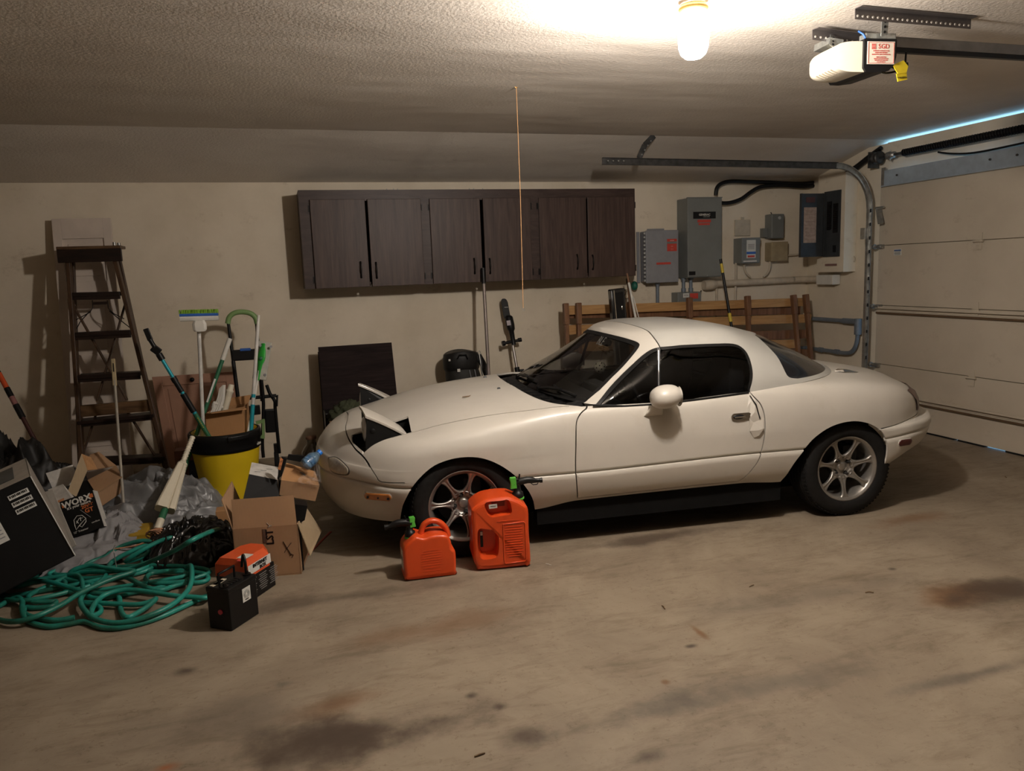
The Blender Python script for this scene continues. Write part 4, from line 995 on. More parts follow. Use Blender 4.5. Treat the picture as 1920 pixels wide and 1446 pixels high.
# ---- electrical boxes
M_GREY = mat('grey_enamel', (.19, .20, .19), .45, .1, var=.06, scale=5); M_GREY2 = mat('grey_plastic', (.25, .255, .27), .55, var=.06)
M_STKR = mat('red_sticker', (.55, .06, .04), .5, var=.05); M_WHITE = mat('white_plastic', (.66, .64, .58), .5, var=.06); M_PAPER = MATS['paper_white']
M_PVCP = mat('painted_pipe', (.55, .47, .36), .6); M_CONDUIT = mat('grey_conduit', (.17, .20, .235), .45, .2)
M_TAN = mat('tan_enamel', (.34, .27, .16), .5); M_BLUE = mat('blue_plastic', (.03, .12, .45), .45)
def wbox(name, label, cat, px0, px1, py0, py1, depth, m, bevel=.006):
    """box on the back wall whose front face shows in the given pixel rectangle"""
    y = WY-depth; a = on(1, y, px0, (py0+py1)/2); b2 = on(1, y, px1, (py0+py1)/2); zt = on(1, y, (px0+px1)/2, py0).z; zb = on(1, y, (px0+px1)/2, py1).z
    t = thing(name, label, cat, ((a.x+b2.x)/2, WY, zb))
    mb = MB(); mb.box(((a.x+b2.x)/2, WY-depth/2, (zt+zb)/2), (b2.x-a.x, depth-.004, zt-zb)); mb.build('housing', m, t, bevel=bevel)
    return t, a.x, b2.x, zb, zt, y
def label_plate(t, name, m, px0, px1, py0, py1, y, off=.002):
    a = on(1, y-off, px0, (py0+py1)/2); b2 = on(1, y-off, px1, (py0+py1)/2); zt = on(1, y-off, (px0+px1)/2, py0).z; zb = on(1, y-off, (px0+px1)/2, py1).z
    return MB().box(((a.x+b2.x)/2, y-off/2, (zt+zb)/2), (b2.x-a.x, off, zt-zb)).build(name, m, t), (a.x+b2.x)/2, (zt+zb)/2, b2.x-a.x, zt-zb
def wl(t, body, name, m, x, z, size, y, sx=1, bold=0): return text(body, size, plane_m((x, y, z), (1, 0, 0), (0, 0, 1)), name, m, t, .0004, sx=sx, bold=bold)
t, x0, x1, z0, z1, y = wbox('junction_box', 'grey hinged plastic enclosure with red stickers right of the brown cabinet', 'electrical box', 1211, 1270, 433, 529, .13, M_GREY2, .012)
mb = MB(); mb.box(((x0+x1)/2, y-.008, (z0+z1)/2), (x1-x0+.012, .016, z1-z0+.012)); lid = mb.build('lid', M_GREY2, t, bevel=.008)
for k in range(13):
    z = z0+.02+(z1-z0-.04)*k/12; MB().cyl((x0-.012, y+.002, z-.009), (x0-.012, y+.002, z+.009), .011, n=8).build('hinge_knuckle', mat('pale_plastic', (.42, .42, .40), .5), lid)
mb = MB(); mb.box((x0-.025, WY-.02, (z0+z1)/2), (.03, .008, z1-z0)); mb.box(((x0+x1)/2, WY-.012, z1+.012), (.18, .008, .03)); mb.build('mounting_flange', M_GREY2, t)
pl, cx_, cz_, w_, h_ = label_plate(t, 'warning_sticker', M_STKR, 1251, 1269, 448, 471, y-.018)
for k, s_ in enumerate((.011, .008, .008, .007)): wl(t, ('DANGER', 'electrical', 'hazard', 'keep out')[k], 'sticker_text', M_PAPER, cx_, cz_+h_*(.36-.23*k), s_, y-.021)
label_plate(t, 'sticker_band', M_GREY, 1251, 1269, 453, 457, y-.021, .001)
pl, cx_, cz_, w_, h_ = label_plate(t, 'warning_sticker', M_STKR, 1231, 1258, 492, 496, y-.018)
mb = MB(); mb.cyl(((x0+x1)/2-.01, WY-.06, z0), ((x0+x1)/2-.01, WY-.06, .3), .016, n=12); mb.cyl(((x0+x1)/2-.01, WY-.06, z0), ((x0+x1)/2-.01, WY-.06, z0-.03), .024, n=8); mb.build('conduit', M_CONDUIT, t)
# tall transfer switch
t, x0, x1, z0, z1, y = wbox('transfer_switch', 'tall grey metal switch cabinet with a black maker plate', 'electrical box', 1289, 1352, 371, 520, .20, M_GREY, .004)
mb = MB(); mb.box(((x0+x1)/2, y-.004, (z0+z1)/2+.004), (x1-x0+.004, .010, z1-z0-.006)); mb.box(((x0+x1)/2, y-.002, z1+.002), (x1-x0+.01, .03, .008)); mb.build('cover', M_GREY, t, bevel=.003)
pl, cx_, cz_, w_, h_ = label_plate(t, 'maker_plate', M_BLK, 1300, 1342, 397, 410, y-.010)
wl(t, 'GENERAC', 'plate_text', M_WHITE, cx_, cz_+.004, .026, y-.0125, sx=1.05, bold=.0006); wl(t, 'POWER SYSTEMS', 'plate_text', M_WHITE, cx_+.02, cz_-.016, .009, y-.0125)
pl, cx_, cz_, w_, h_ = label_plate(t, 'warning_sticker', M_STKR, 1308, 1333, 412, 417, y-.010)
pl, cx_, cz_, w_, h_ = label_plate(t, 'warning_sticker', M_STKR, 1310, 1331, 418.5, 422, y-.010)
label_plate(t, 'rating_plate', M_BLK, 1292, 1304, 509, 516, y-.010)
MB().cyl(((x0+x1)/2+.02, y-.005, z0+.015), ((x0+x1)/2+.02, y-.016, z0+.015), .008, n=10).build('cover_screw', M_STEEL, t)
for xx in (x0+.025, x0+.105):
    mb = MB(); mb.cyl((xx, WY-.08, z0), (xx, WY-.08, z0-.16), .017, n=12); mb.cyl((xx, WY-.08, z0-.10), (xx, WY-.08, z0-.13), .024, n=8); mb.cyl((xx, WY-.08, z0), (xx, WY-.08, z0-.02), .026, n=8); mb.build('conduit', M_CONDUIT, t)
GX1, GZ1 = x1, z1
# disconnect box beneath it
t, x0, x1, z0, z1, y = wbox('disconnect_box', 'low grey box with a white and a red label under the tall switch cabinet', 'electrical box', 1271, 1315, 548, 594, .13, M_GREY)
pl, cx_, cz_, w_, h_ = label_plate(t, 'white_label', M_PAPER, 1281, 1292, 550, 558, y); wl(t, 'ECN', 'label_text', M_BLK, cx_, cz_, .022, y-.003)
label_plate(t, 'red_label', M_STKR, 1294, 1309, 550, 560, y); label_plate(t, 'red_label', M_STKR, 1299, 1309, 590, 594, y); 
mb = MB(); mb.box((x1+.012, WY-.07, z1-.03), (.012, .03, .012)); mb.cyl((x1+.016, WY-.075, z1-.03), (x1+.026, WY-.085, z1+.01), .006, n=8); mb.build('switch_lever', M_BLK, t)
label_plate(t, 'round_dial', M_STEEL, 1282, 1287, 584, 590, y)
# meter box, small grey box, tan box
t, x0, x1, z0, z1, y = wbox('control_box', 'grey control box with a white and blue sticker above the white pipe', 'electrical box', 1390, 1424, 446, 494, .14, M_GREY)
mb = MB(); mb.box(((x0+x1)/2, y-.005, z1-.03), (x1-x0+.008, .012, .062)); mb.box(((x0+x1)/2, y-.004, (z0+z1)/2-.02), (x1-x0, .01, z1-z0-.05)); mb.build('front_cover', M_GREY, t, bevel=.003)
pl, cx_, cz_, w_, h_ = label_plate(t, 'sticker', M_PAPER, 1400, 1417, 450, 484, y-.010)
for k in range(5): MB().box((cx_, y-.0125, cz_+.045-.011*k), (w_*.7, .001, .003)).build('sticker_print', M_BLK, t)
label_plate(t, 'blue_band', M_BLUE, 1400, 1417, 472, 476.5, y-.012, .001); label_plate(t, 'red_band', M_STKR, 1402, 1415, 479, 482.5, y-.012, .001)
label_plate(t, 'lettered_strip', M_WHITE, 1394, 1419, 488.5, 491, y-.010)
for xx, px in ((x0+.02, (1382, 1381, 1381)), (x0+.09, None)):
    mb = MB()
    if px: mb.tube([(xx-.02, WY-.05, z0+.01), (xx-.02, WY-.05, z0-.12), (xx-.025, WY-.05, z0-.30), (xx-.025, WY-.05, z0-.5)], .011, n=8)
    else: mb.tube(catmull([(xx, WY-.06, z0+.01), (xx, WY-.06, z0-.04), (xx+.02, WY-.06, z0-.09), (xx+.075, WY-.05, z0-.135)], 4), .011, n=8)
    mb.build('conduit', M_PVCP, t)
# outline left by a removed meter: thin clear plate
a = on(1, WY-.012, 1377.5, 443); b2 = on(1, WY-.012, 1406.5, 412)
mb = MB(); w3 = .008
mb.box(((a.x+b2.x)/2, WY-.010, (a.z+b2.z)/2), (b2.x-a.x, .018, b2.z-a.z)); mb.box(((a.x+b2.x)/2-.002, WY-.014, b2.z+.012), (.035, .014, .028))
tag(mb.build('meter_backplate', mat('yellowed_plastic', (.50, .44, .34), .45), bevel=.004), 'pale yellowed plastic back plate above the grey control box', 'plate')
t, x0, x1, z0, z1, y = wbox('small_grey_box', 'small grey box with a round sight window mounted highest on the wall', 'electrical box', 1447, 1471, 401, 447, .12, M_GREY, .01)
MB().cyl(((x0+x1)/2+.012, y-.001, z1-.04), ((x0+x1)/2+.012, y-.008, z1-.04), .016, n=18).build('sight_window', MATS['lamp_glass'], t)
MB().box((x0-.028, WY-.03, z0+.06), (.05, .05, .09)).build('side_bracket', M_GREY, t)
MB().cyl(((x0+x1)/2-.03, WY-.06, z1), ((x0+x1)/2-.045, WY-.06, z1+.02), .004, n=6).build('wire_tail', M_BLK, t)
t, x0, x1, z0, z1, y = wbox('tan_box', 'tan box below the small grey box and beside the breaker panel', 'electrical box', 1446, 1476, 454, 489, .11, M_TAN, .006)
MB().box(((x0+x1)/2, y-.004, (z0+z1)/2), (x1-x0+.006, .010, z1-z0+.006)).build('cover', M_TAN, t, bevel=.004)
mb = MB(); mb.tube(catmull([(x0+.03, WY-.05, z0), (x0+.03, WY-.05, z0-.06), (x0+.005, WY-.05, z0-.12), (x0-.045, WY-.05, z0-.155)], 4), .011, n=8); mb.build('conduit', M_PVCP, t)
mb = MB(); mb.tube([(x1, WY-.05, z0+.05), (x1+.18, WY-.05, z0+.055)], .009, n=8); mb.build('side_conduit', M_PVCP, t)
# painted pipe along the wall with end fittings
pz = on(1, WY-.06, 1440, 527).z; a = on(1, WY-.06, 1328, 533)
e0 = on(0, WX-.05, 1538, 524); e1 = on(0, WX-.05, 1569, 524)
t = thing('wall_pipe', 'cream painted pipe run along the wall under the electrical boxes', 'pipe', (a.x+1, WY, pz))
MB().tube(catmull([(a.x+.03, WY-.055, pz-.006), (a.x+.9, WY-.055, pz), (WX-.20, WY-.055, pz), (WX-.08, WY-.08, pz), (WX-.055, WY-.2, pz), (WX-.055, e0.y-.01, pz)], 5), .033, n=14).build('pipe', M_PVCP, t)
mb = MB(); mb.rings([[Vector((a.x-.05+.065*s, WY-.06+r*cos(q), pz-.012+r*sin(q))) for q in [2*pi*k/14 for k in range(14)]] for s, r in ((0, .046), (.3, .052), (1.3, .052), (1.8, .044), (2.2, .036))], True, True); mb.build('elbow', M_PVCP, t)
MB().box((WX-.055, (e0.y+e1.y)/2, pz-.004), (.09, e0.y-e1.y, .095)).build('end_box', M_WHITE, t, bevel=.004)
MB().cyl((a.x+.10, WY-.05, pz-.05), (a.x+.10, WY-.05, pz-.35), .012, n=10).build('drop_pipe', M_PVCP, t)
# breaker panel in its chase on the door wall
CX = WX-.14
qa = on(0, CX, 1531, 510); qb = on(0, CX, 1581, 511)
t = thing('breaker_panel', 'open breaker panel with a dark grey door in a cream box beside the garage door', 'electrical panel', (WX, (qa.y+qb.y)/2, qb.z))
zb_ = (qa.z+qb.z)/2; ztop = 2.30
MB().box(((CX+WX)/2, (qa.y+qb.y)/2, (zb_+ztop)/2), (WX-CX, qa.y-qb.y, ztop-zb_)).build('chase', M_WALL, t, bevel=.003)
pA = on(0, CX-.006, 1547.8, 360); pB = on(0, CX-.006, 1575, 481); yL = on(0, CX-.006, 1545, 420).y; yR = on(0, CX-.006, 1575.5, 420).y
M_PANEL = mat('panel_grey', (.045, .050, .053), .45, .2)
MB().box((CX-.006, (yL+yR)/2, (pA.z+pB.z)/2), (.012, yL-yR, pA.z-pB.z)).build('front_plate', M_PANEL, t, bevel=.002)
ym = (yL+yR)/2
for dy, lo, hi in ((.03, .52, .94), (-.055, .46, .90)):
    MB().box((CX-.014, ym+dy, pB.z+(pA.z-pB.z)*(lo+hi)/2-.06), (.008, .062, (pA.z-pB.z)*(hi-lo))).build('breaker_strip', M_BLK, t)
for k in range(14):
    for dy in (.03, -.055): MB().box((CX-.020, ym+dy, pB.z+(pA.z-pB.z)*(.47+.028*k)-.03), (.010, .040, .011)).build('breaker', M_IRON, t)
MB().box((CX-.015, ym-.05, pB.z+.075), (.008, .035, .065)).build('lower_breaker', M_BLK, t)
yd = yL+.004; d0 = on(1, yd, 1499, 423); d1 = on(1, yd, 1540, 421); zt_ = on(1, yd, 1520, 363).z; zb2 = on(1, yd, 1518, 482).z
dd = MB().box(((d0.x+d1.x)/2, yd, (zt_+zb2)/2), (d1.x-d0.x, .012, zt_-zb2)).build('panel_door', M_PANEL, t, bevel=.003)
mb = MB(); mb.box(((d0.x+d1.x)/2, yd-.012, zb2+.006), (d1.x-d0.x, .03, .010)); mb.box((d0.x+.005, yd-.012, (zt_+zb2)/2), (.010, .03, zt_-zb2)); mb.box((d1.x-.005, yd-.012, (zt_+zb2)/2), (.006, .03, zt_-zb2)); mb.box((d1.x+.02, yd-.008, (zt_+zb2)/2), (.006, .02, zt_-zb2)); mb.build('door_lip', M_PANEL, dd)
e0 = on(1, yd-.01, 1508, 389); e1 = on(1, yd-.01, 1530, 455)
MB().box(((e0.x+e1.x)/2, yd-.0075, (e0.z+e1.z)/2), (e1.x-e0.x, .002, e0.z-e1.z)).build('circuit_list', mat('old_paper', (.40, .29, .22), .8, var=.15, scale=40), dd)
for k in range(9): MB().box(((e0.x+e1.x)/2, yd-.009, e1.z+(e0.z-e1.z)*(k+1)/10), ((e1.x-e0.x)*.8, .001, .0022)).build('list_line', mat('pencil', (.22, .12, .10), .8), dd)
MB().box(((e0.x+e1.x)/2, yd-.008, zt_-.06), (.10, .002, .05)).build('red_notice', mat('faded_red', (.09, .035, .03), .6), dd)
MB().box((CX-.004, (qa.y+qb.y)/2-.02, zb_+.07), (.004, .16, .02)).build('scribble', mat('pencil', (.22, .12, .10), .8), t)
# hook and ring on the door wall
p = on(0, WX-.02, 1598, 486); mb = MB()
mb.tube([p+Vector((0, .035*cos(a), .035*sin(a))) for a in [2*pi*k/20 for k in range(20)]], .005, n=6, closed=True); mb.cyl(p+Vector((.02, 0, .075)), p+Vector((-.012, 0, .075)), .008, n=8); mb.tube([p+Vector((0, 0, .035)), p+Vector((0, 0, .075))], .004, n=6)
tag(mb.build('cord_ring', M_PVCP), 'small ring hanging from a screw beside the breaker panel', 'ring')
# black conduits from the transfer switch up along the wall top to the drum
for pts in ([(1342, 366), (1344, 353), (1353, 344), (1372, 340), (1407, 341), (1440, 342), (1480, 344), (1507, 344), (1535, 341)], [(1353, 381), (1370, 380), (1390, 373), (1408, 360), (1425, 351), (1450, 348), (1475, 348), (1507, 350), (1540, 347)]):
    P = [on(1, WY-.09, *q) for q in pts]+[on(0, WX-.045, *q) for q in (((1568, 334), (1600, 316), (1630, 293), (1652, 277)) if pts[0][0] < 1350 else ((1562, 341), (1592, 326), (1622, 303), (1650, 284)))]
    lab = ('upper of two black flexible conduits looping from the tall switch cabinet', 'lower of two black flexible conduits leaving the side of the switch cabinet')[0 if pts[0][0] < 1350 else 1]
    tag(MB().tube(catmull(P, 5), .019, n=10).build('flexible_conduit', M_BLK), lab, 'conduit')
# grey conduit loop in the corner
P = [(4.55, WY-.05, 0), (WX-.06, WY-.05, 0)]
zu = on(0, WX-.05, 1530, 598).z; zl = on(0, WX-.05, 1530, 655).z
yy = on(0, WX-.05, 1609, 604).y
t = thing('conduit_loop', 'grey conduit bending in a U on the wall left of the door track', 'conduit', (WX, yy, zl))
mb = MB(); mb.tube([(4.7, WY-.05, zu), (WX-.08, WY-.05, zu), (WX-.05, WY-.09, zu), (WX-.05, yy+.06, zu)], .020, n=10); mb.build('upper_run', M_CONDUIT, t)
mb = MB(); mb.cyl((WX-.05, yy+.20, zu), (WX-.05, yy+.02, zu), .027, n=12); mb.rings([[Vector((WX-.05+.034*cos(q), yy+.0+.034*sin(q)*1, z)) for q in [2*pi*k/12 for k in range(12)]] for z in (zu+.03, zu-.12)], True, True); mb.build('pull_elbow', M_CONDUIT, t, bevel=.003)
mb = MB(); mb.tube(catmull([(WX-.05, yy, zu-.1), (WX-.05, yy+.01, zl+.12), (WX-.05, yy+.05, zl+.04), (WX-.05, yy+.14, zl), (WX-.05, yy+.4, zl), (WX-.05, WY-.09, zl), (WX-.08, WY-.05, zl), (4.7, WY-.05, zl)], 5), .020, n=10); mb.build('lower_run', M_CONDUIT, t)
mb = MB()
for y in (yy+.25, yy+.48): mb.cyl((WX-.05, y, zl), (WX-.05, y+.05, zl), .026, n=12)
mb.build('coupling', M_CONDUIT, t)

# ---- wooden rail frame leaning on the wall behind the car
M_PINE = wood_mat('pine', (.38, .20, .075), (.56, .33, .14), stretch=(1, 12, 12)); M_OAK = wood_mat('stained_post', (.13, .06, .03), (.24, .12, .06), stretch=(10, 10, 1))
KL = .12
t = thing('bed_rail_frame', 'pine rails on dark wooden posts leaning on the back wall behind the car', 'bed frame', onp(1290, 700, 6.30, KL))
def rail(px0, py0, px1, py1, h, dy, m, name='rail'):
    a = onp(px0, py0, 6.30+dy, KL); b2 = onp(px1, py1, 6.30+dy, KL); MB().bar(a, b2, .022, h, up=Vector((0, 0, 1)) if False else Vector((0, 1, 0))).build(name, m, t, bevel=.003)
def rail(px0, py0, px1, py1, h, dy, m, name='rail'):
    a = onp(px0, py0, 6.30+dy, KL); b2 = onp(px1, py1, 6.30+dy, KL); mb = MB(); mb.bar(a, b2, .022, h, up=Vector((0, 0, 1))); mb.build(name, m, t, bevel=.003)
rail(1066, 582, 1516, 566, .082, .02, M_PINE); rail(1060, 619, 1240, 612, .085, .02, M_PINE); rail(1240, 606, 1520, 597, .085, .03, M_PINE); rail(1066, 588, 1500, 581, .09, .07, M_OAK)
rail(1400, 630, 1516, 626, .09, .05, M_OAK); rail(1400, 655, 1516, 662, .07, .06, M_OAK); rail(1075, 650, 1500, 645, .085, .04, M_PINE)
for i, (ax, ay, bx, by) in enumerate(((1060, 569, 1063, 632), (1084, 568, 1086, 630), (1180, 566, 1183, 640), (1292, 558, 1294, 640), (1401, 555, 1404, 640), (1487, 553, 1497, 668), (1510, 552, 1520, 668))):
    a = onp(ax, ay, 6.26, KL); b2 = onp(bx, by, 6.26, KL); d = (b2-a); b2 = a+d*(a.z/(a.z-b2.z)); w_ = .036 if i < 6 else .036
    mb = MB(); mb.bar(a, b2, .035, .045, up=Vector((0, 1, 0))); p = mb.build('post', M_OAK, t, bevel=.005)
    c = a.lerp(b2, .16); mb = MB(); mb.bar(a+Vector((0, -.004, 0)), c+Vector((0, -.004, 0)), .048, .052, up=Vector((0, 1, 0))); mb.build('post_head', M_OAK, p, bevel=.006)
# ---- glossy black case standing on end
a = onp(1155, 541.5, 6.08); b2 = onp(1160, 599, 6.08); b3 = b2+(b2-a).normalized()*.40
t = thing('black_case', 'upright glossy black case with chrome edge against the wooden rails', 'case', (b3.x, 6.12, 0))
MBc = MB(); MBc.bar(a, b3, .135, .07, up=Vector((0, 1, 0))); MBc.build('case_body', mat('gloss_black', (.012, .013, .015), .12, coat=1), t, bevel=.012)
mb = MB(); mb.bar(a+Vector((-.040, -.040, -.012)), b3+Vector((-.040, -.040, 0)), .007, .008, up=Vector((0, 1, 0))); mb.build('chrome_strip', M_CHROME, t)
mb = MB(); mb.bar(a+Vector((.012, -.037, -.03)), b3+Vector((.012, -.037, 0)), .07, .006, up=Vector((0, 1, 0))); mb.build('recess', M_BLK, t)
p = a.lerp(b2, .62)+Vector((.022, -.042, 0)); MB().sphere(p, .012, 10, sc=(.6, .4, 2)).build('latch', M_CHROME, t)
MB().bar((b3.x, 6.12, 0), (b3.x-.0, 6.12, b3.z+.01), .10, .05, up=Vector((0, 1, 0))).build('lower_body', M_BLK, t)
# ---- poles leaning at the end of the cabinet
def pole(name, label, cat, top, bot, r, m, parts=(), n=12, ext=None):
    """top, bot = world points; parts = (name, t0, t1, r0, r1, material)"""
    top, bot = Vector(top), Vector(bot); t = thing(name, label, cat, bot)
    MB().cyl(bot, top, r, n=n).build('shaft', m, t)
    for nm, t0, t1, r0, r1, mm in parts: MB().cyl(top.lerp(bot, t0), top.lerp(bot, t1), r0, r1, n=n).build(nm, mm, t)
    return t
def tofloor(a, b2, z=0.0):
    d = b2-a; return a+d*((a.z-z)/(a.z-b2.z))
a = onp(1179, 530, 6.20); b2 = onp(1192, 597, 6.14); f = tofloor(a, b2)
pole('white_pole', 'thick white pole leaning against the rail frame beside the black case', 'pole', a, f, .011, M_WHITE, [('wooden_tip', -.06, .0, .008, .012, M_OAK)])
a = onp(1187, 556, 6.22); b2 = onp(1198, 597, 6.17); f = tofloor(a, b2)
pole('thin_white_rod', 'thin white rod right of the thick white pole', 'rod', a, f, .005, M_WHITE)
a = onp(1177, 522, 6.26); b2 = onp(1184, 600, 6.22); f = tofloor(a, b2)
pole('brown_stick', 'dark brown stick behind the white pole under the cabinet end', 'stick', a, f, .012, M_OAK, [('stick_head', 0, .03, .017, .017, M_IRON)])
c = onp(1189.5, 536, WY-.06); t = thing('round_green_hat', 'dark green round cap hanging on the wall under the cabinet end', 'cap', c)
MB().sphere(c, .042, 18, sc=(.75, .9, 1.05)).build('cap', mat('dark_green', (.01, .11, .075), .45), t)
MB().box(c+Vector((0, .035, .0)), (.015, .05, .015)).build('hook', M_IRON, t)
c = onp(1174, 552, WY-.05); mb = MB(); mb.tube([c+Vector((.035*cos(q), 0, .042*sin(q))) for q in [2*pi*k/20 for k in range(20)]], .0028, n=5, closed=True); mb.tube([c+Vector((-.02, 0, -.03)), c+Vector((0, .0, .03)), c+Vector((.03, 0, .02))], .0028, n=5); mb.tube([c+Vector((0, 0, .04)), c+Vector((0, .05, .05))], .003, n=5)
tag(mb.build('wire_loop', M_IRON), 'small loop of dark wire on the wall beside the brown stick', 'wire')
a = onp(1351, 486, 6.10); b2 = onp(1371, 608, 5.98); f = tofloor(a, b2)
pole('black_yellow_pole', 'black pole with yellow bands leaning in front of the rail frame', 'pole', a, f, .0125, M_BLK,
     [('yellow_tip', 0, .08, .012, .0135, mat('yellow_plastic', (.60, .45, .04), .45)), ('yellow_band', .315, .365, .0150, .0150, MATS['yellow_plastic'])])
# ---- grey pole with a black grip in front of the cabinet
a = onp(905.5, 503, YC-.05); b2 = onp(916.8, 710, YC-.22); f = tofloor(a, b2)
pole('grey_pole', 'tall grey pole with a black grip leaning on the cabinet front', 'pole', a, f, .0145, mat('pole_grey', (.23, .19, .17), .4, .3), [('grip', 0, .085, .0195, .0185, M_BLK)])
# ---- pole saw
a = onp(946, 562, WY-.09); b2 = onp(969, 690, WY-.20)
f = tofloor(a, b2); ps = thing('pole_saw', 'black and silver pole saw leaning on the wall above the hood', 'pole saw', f)
ax_ = (b2-a).normalized(); sd = Vector((1, 0, 0)); L_ = (b2-a).length
P = lambda q, s=0, o=0: a+(b2-a)*q+sd*s+Vector((0, -1, 0))*o
mb = MB(); pr = []
for q, w_ in ((-.015, .010), (.0, .022), (.04, .030), (.15, .030), (.27, .030)): pr.append([P(q, -w_-.006, .012), P(q, w_-.006, .012), P(q, w_-.006, -.012), P(q, -w_-.006, -.012)])
mb.rings(pr, True, True, smooth=False); mb.build('blade_cover', M_BLK, ps, bevel=.004)
MB().bar(P(.11, -.018, .013), P(.11, .016, .013), .012, .004).build('cover_clip', M_WHITE, ps)
mb = MB(); pr = []
for q, w_ in ((.23, .022), (.25, .036), (.36, .040), (.43, .036), (.46, .024), (.62, .020), (.66, .021)): pr.append([P(q, w_*cos(z)+.008, .035*min(1, w_/.036)*sin(z)+.01) for z in [2*pi*k/14 for k in range(14)]])
mb.rings(pr, True, True); mb.build('motor_head', M_BLK, ps)
MB().bar(P(.30, -.015, .052), P(.37, -.015, .050), .035, .004, up=Vector((0, 1, 0))).build('maker_label', mat('label_silver', (.42, .38, .40), .4, .3), ps)
mb = MB(); mb.cyl(P(.63, -.075, 0), P(.60, .075, 0), .014, n=12); mb.cyl(P(.635, -.095, 0), P(.63, -.07, 0), .024, n=14); mb.cyl(P(.60, .06, 0), P(.595, .09, 0), .019, n=14); mb.build('clamp', M_BLK, ps)
MB().cyl(P(.64), f, .0135, n=14).build('shaft', mat('silver_tube', (.55, .52, .49), .3, .9), ps)
mb = MB(); mb.cyl(P(.99), P(1.09), .024, .022, n=14); mb.cyl(P(1.04, 0, 0), P(1.04, .06, .01), .012, n=10); mb.build('lock_collar', M_BLK, ps)
# ---- golf bag
g0 = onp(862, 662, 6.42); zt = g0.z
t = thing('golf_bag', 'black golf bag standing against the wall behind the hood', 'bag', (g0.x, 6.42, 0))
M_NYL = mat('black_nylon', (.008, .0075, .007), .55, var=.3, scale=25, bstr=.3); M_NYL2 = mat('olive_nylon', (.018, .017, .014), .6, var=.2, scale=30, bstr=.2)
mb = MB(); pr = []
for z, rx, ry, o in ((0, .13, .11, .05), (.25, .155, .12, .04), (.5, .16, .125, .03), (.62, .155, .12, .02), (zt-.13, .145, .115, .01)): pr.append([Vector((g0.x+o+rx*cos(q), 6.42+ry*sin(q), z)) for q in [2*pi*k/24 for k in range(24)]])
mb.rings(pr, True, True); mb.build('bag_body', M_NYL2, t)
mb = MB(); pr = []
for z, r in ((zt-.15, 1.03), (zt-.13, 1.1), (zt-.06, 1.12), (zt-.01, 1.06), (zt, .98)): pr.append([Vector((g0.x+.01+.145*r*cos(q), 6.42+.115*r*sin(q), z+.06*sin(pi*.5*(1+cos(q)))*(.4 if z > zt-.1 else .3)+.035*cos(q+.3)*0)) for q in [2*pi*k/24 for k in range(24)]])
mb.rings(pr, True, True); mb.build('top_cuff', M_NYL, t)
mb = MB(); mb.tube([(g0.x-.05, 6.29, zt-.03), (g0.x-.04, 6.275, zt+.0), (g0.x+.02, 6.27, zt+.0), (g0.x+.035, 6.28, zt-.04)], [(.010, .006)]*4, n=8); mb.build('carry_handle', M_BLK, t)
for s, m_, x_ in ((.012, M_WHITE, -.115), (.018, M_WHITE, -.045)): MB().box((g0.x+x_, 6.42-.115*sqrt(max(.1, 1-(x_/.165)**2))-.014, zt-(.045 if x_ < -.1 else .135)), (s*1.4, .004, s*1.4)).build('badge', m_, t)
for x_ in (.05, .10): mb = MB(); mb.tube([(g0.x+x_, 6.42-.118*sqrt(1-(x_/.17)**2)-.008, zt-.14), (g0.x+x_+.03, 6.42-.13*sqrt(1-((x_)/.18)**2), zt-.32), (g0.x+x_+.05, 6.42-.12, .3)], .004, n=5); mb.build('piping', M_GREY2, t)
mb = MB(); mb.tube(catmull([(g0.x+.145, 6.36, zt-.02), (g0.x+.19, 6.34, zt-.12), (g0.x+.235, 6.33, zt-.28), (g0.x+.25, 6.34, zt-.45), (g0.x+.18, 6.36, zt-.62)], 4), [(.030, .008)]*17, n=8, flat=(1, 0, 0)); mb.build('shoulder_strap', M_NYL, t)
mb = MB(); mb.tube(catmull([(g0.x+.15, 6.33, zt-.01), (g0.x+.155, 6.31, zt-.10), (g0.x+.165, 6.31, zt-.20)], 4), .006, n=6); mb.tube([Vector((g0.x+.15, 6.33, zt+.0))+Vector((.012*cos(q), 0, .016*sin(q))) for q in [2*pi*k/12 for k in range(12)]], .003, n=5, closed=True); mb.build('strap_clip', M_STEEL, t)
# ---- dark panel leaning behind the car nose
c0 = onp(597, 660, 6.42, .08); c1 = onp(734, 651, 6.42, .08); c2 = onp(741, 745, 6.42, .08)
dxv = (c1-c0); dz_ = Vector((0, .08, 1)).normalized(); hgt = c0.z/dz_.z
t = thing('dark_board', 'dark brown wooden board leaning against the wall behind the raised headlamps', 'board', (c0+dxv/2-dz_*hgt))
mb = MB(); ux = dxv.normalized(); q0 = c0-dz_*hgt; nn = ux.cross(dz_).normalized()
mb.prism([(0, .02), (dxv.length+.03, .02-.06), (dxv.length, hgt-.0), (0, hgt)], .022, origin=q0+Vector((0, 0, .04)), ux=ux, uy=dz_); mb.build('board', wood_mat('dark_board_wood', (.012, .0075, .0075), (.028, .018, .017), stretch=(1, 10, 10), rough=.7, spec=.12), t, bevel=.002)
for s in (0.012, dxv.length-.04): MB().bar(q0+ux*s-nn*.012*1+dz_*.05+Vector((0, -.004, 0)), c0+ux*s+Vector((0, -.004, 0)), .035, .012, up=Vector((0, 1, 0))).build('edge_strip', MATS['dark_board_wood'], t)
p = onp(629, 659.5, 6.42-.02, .08); MB().box(p, (.03, .004, .014)).build('paper_tag', M_PAPER, t)
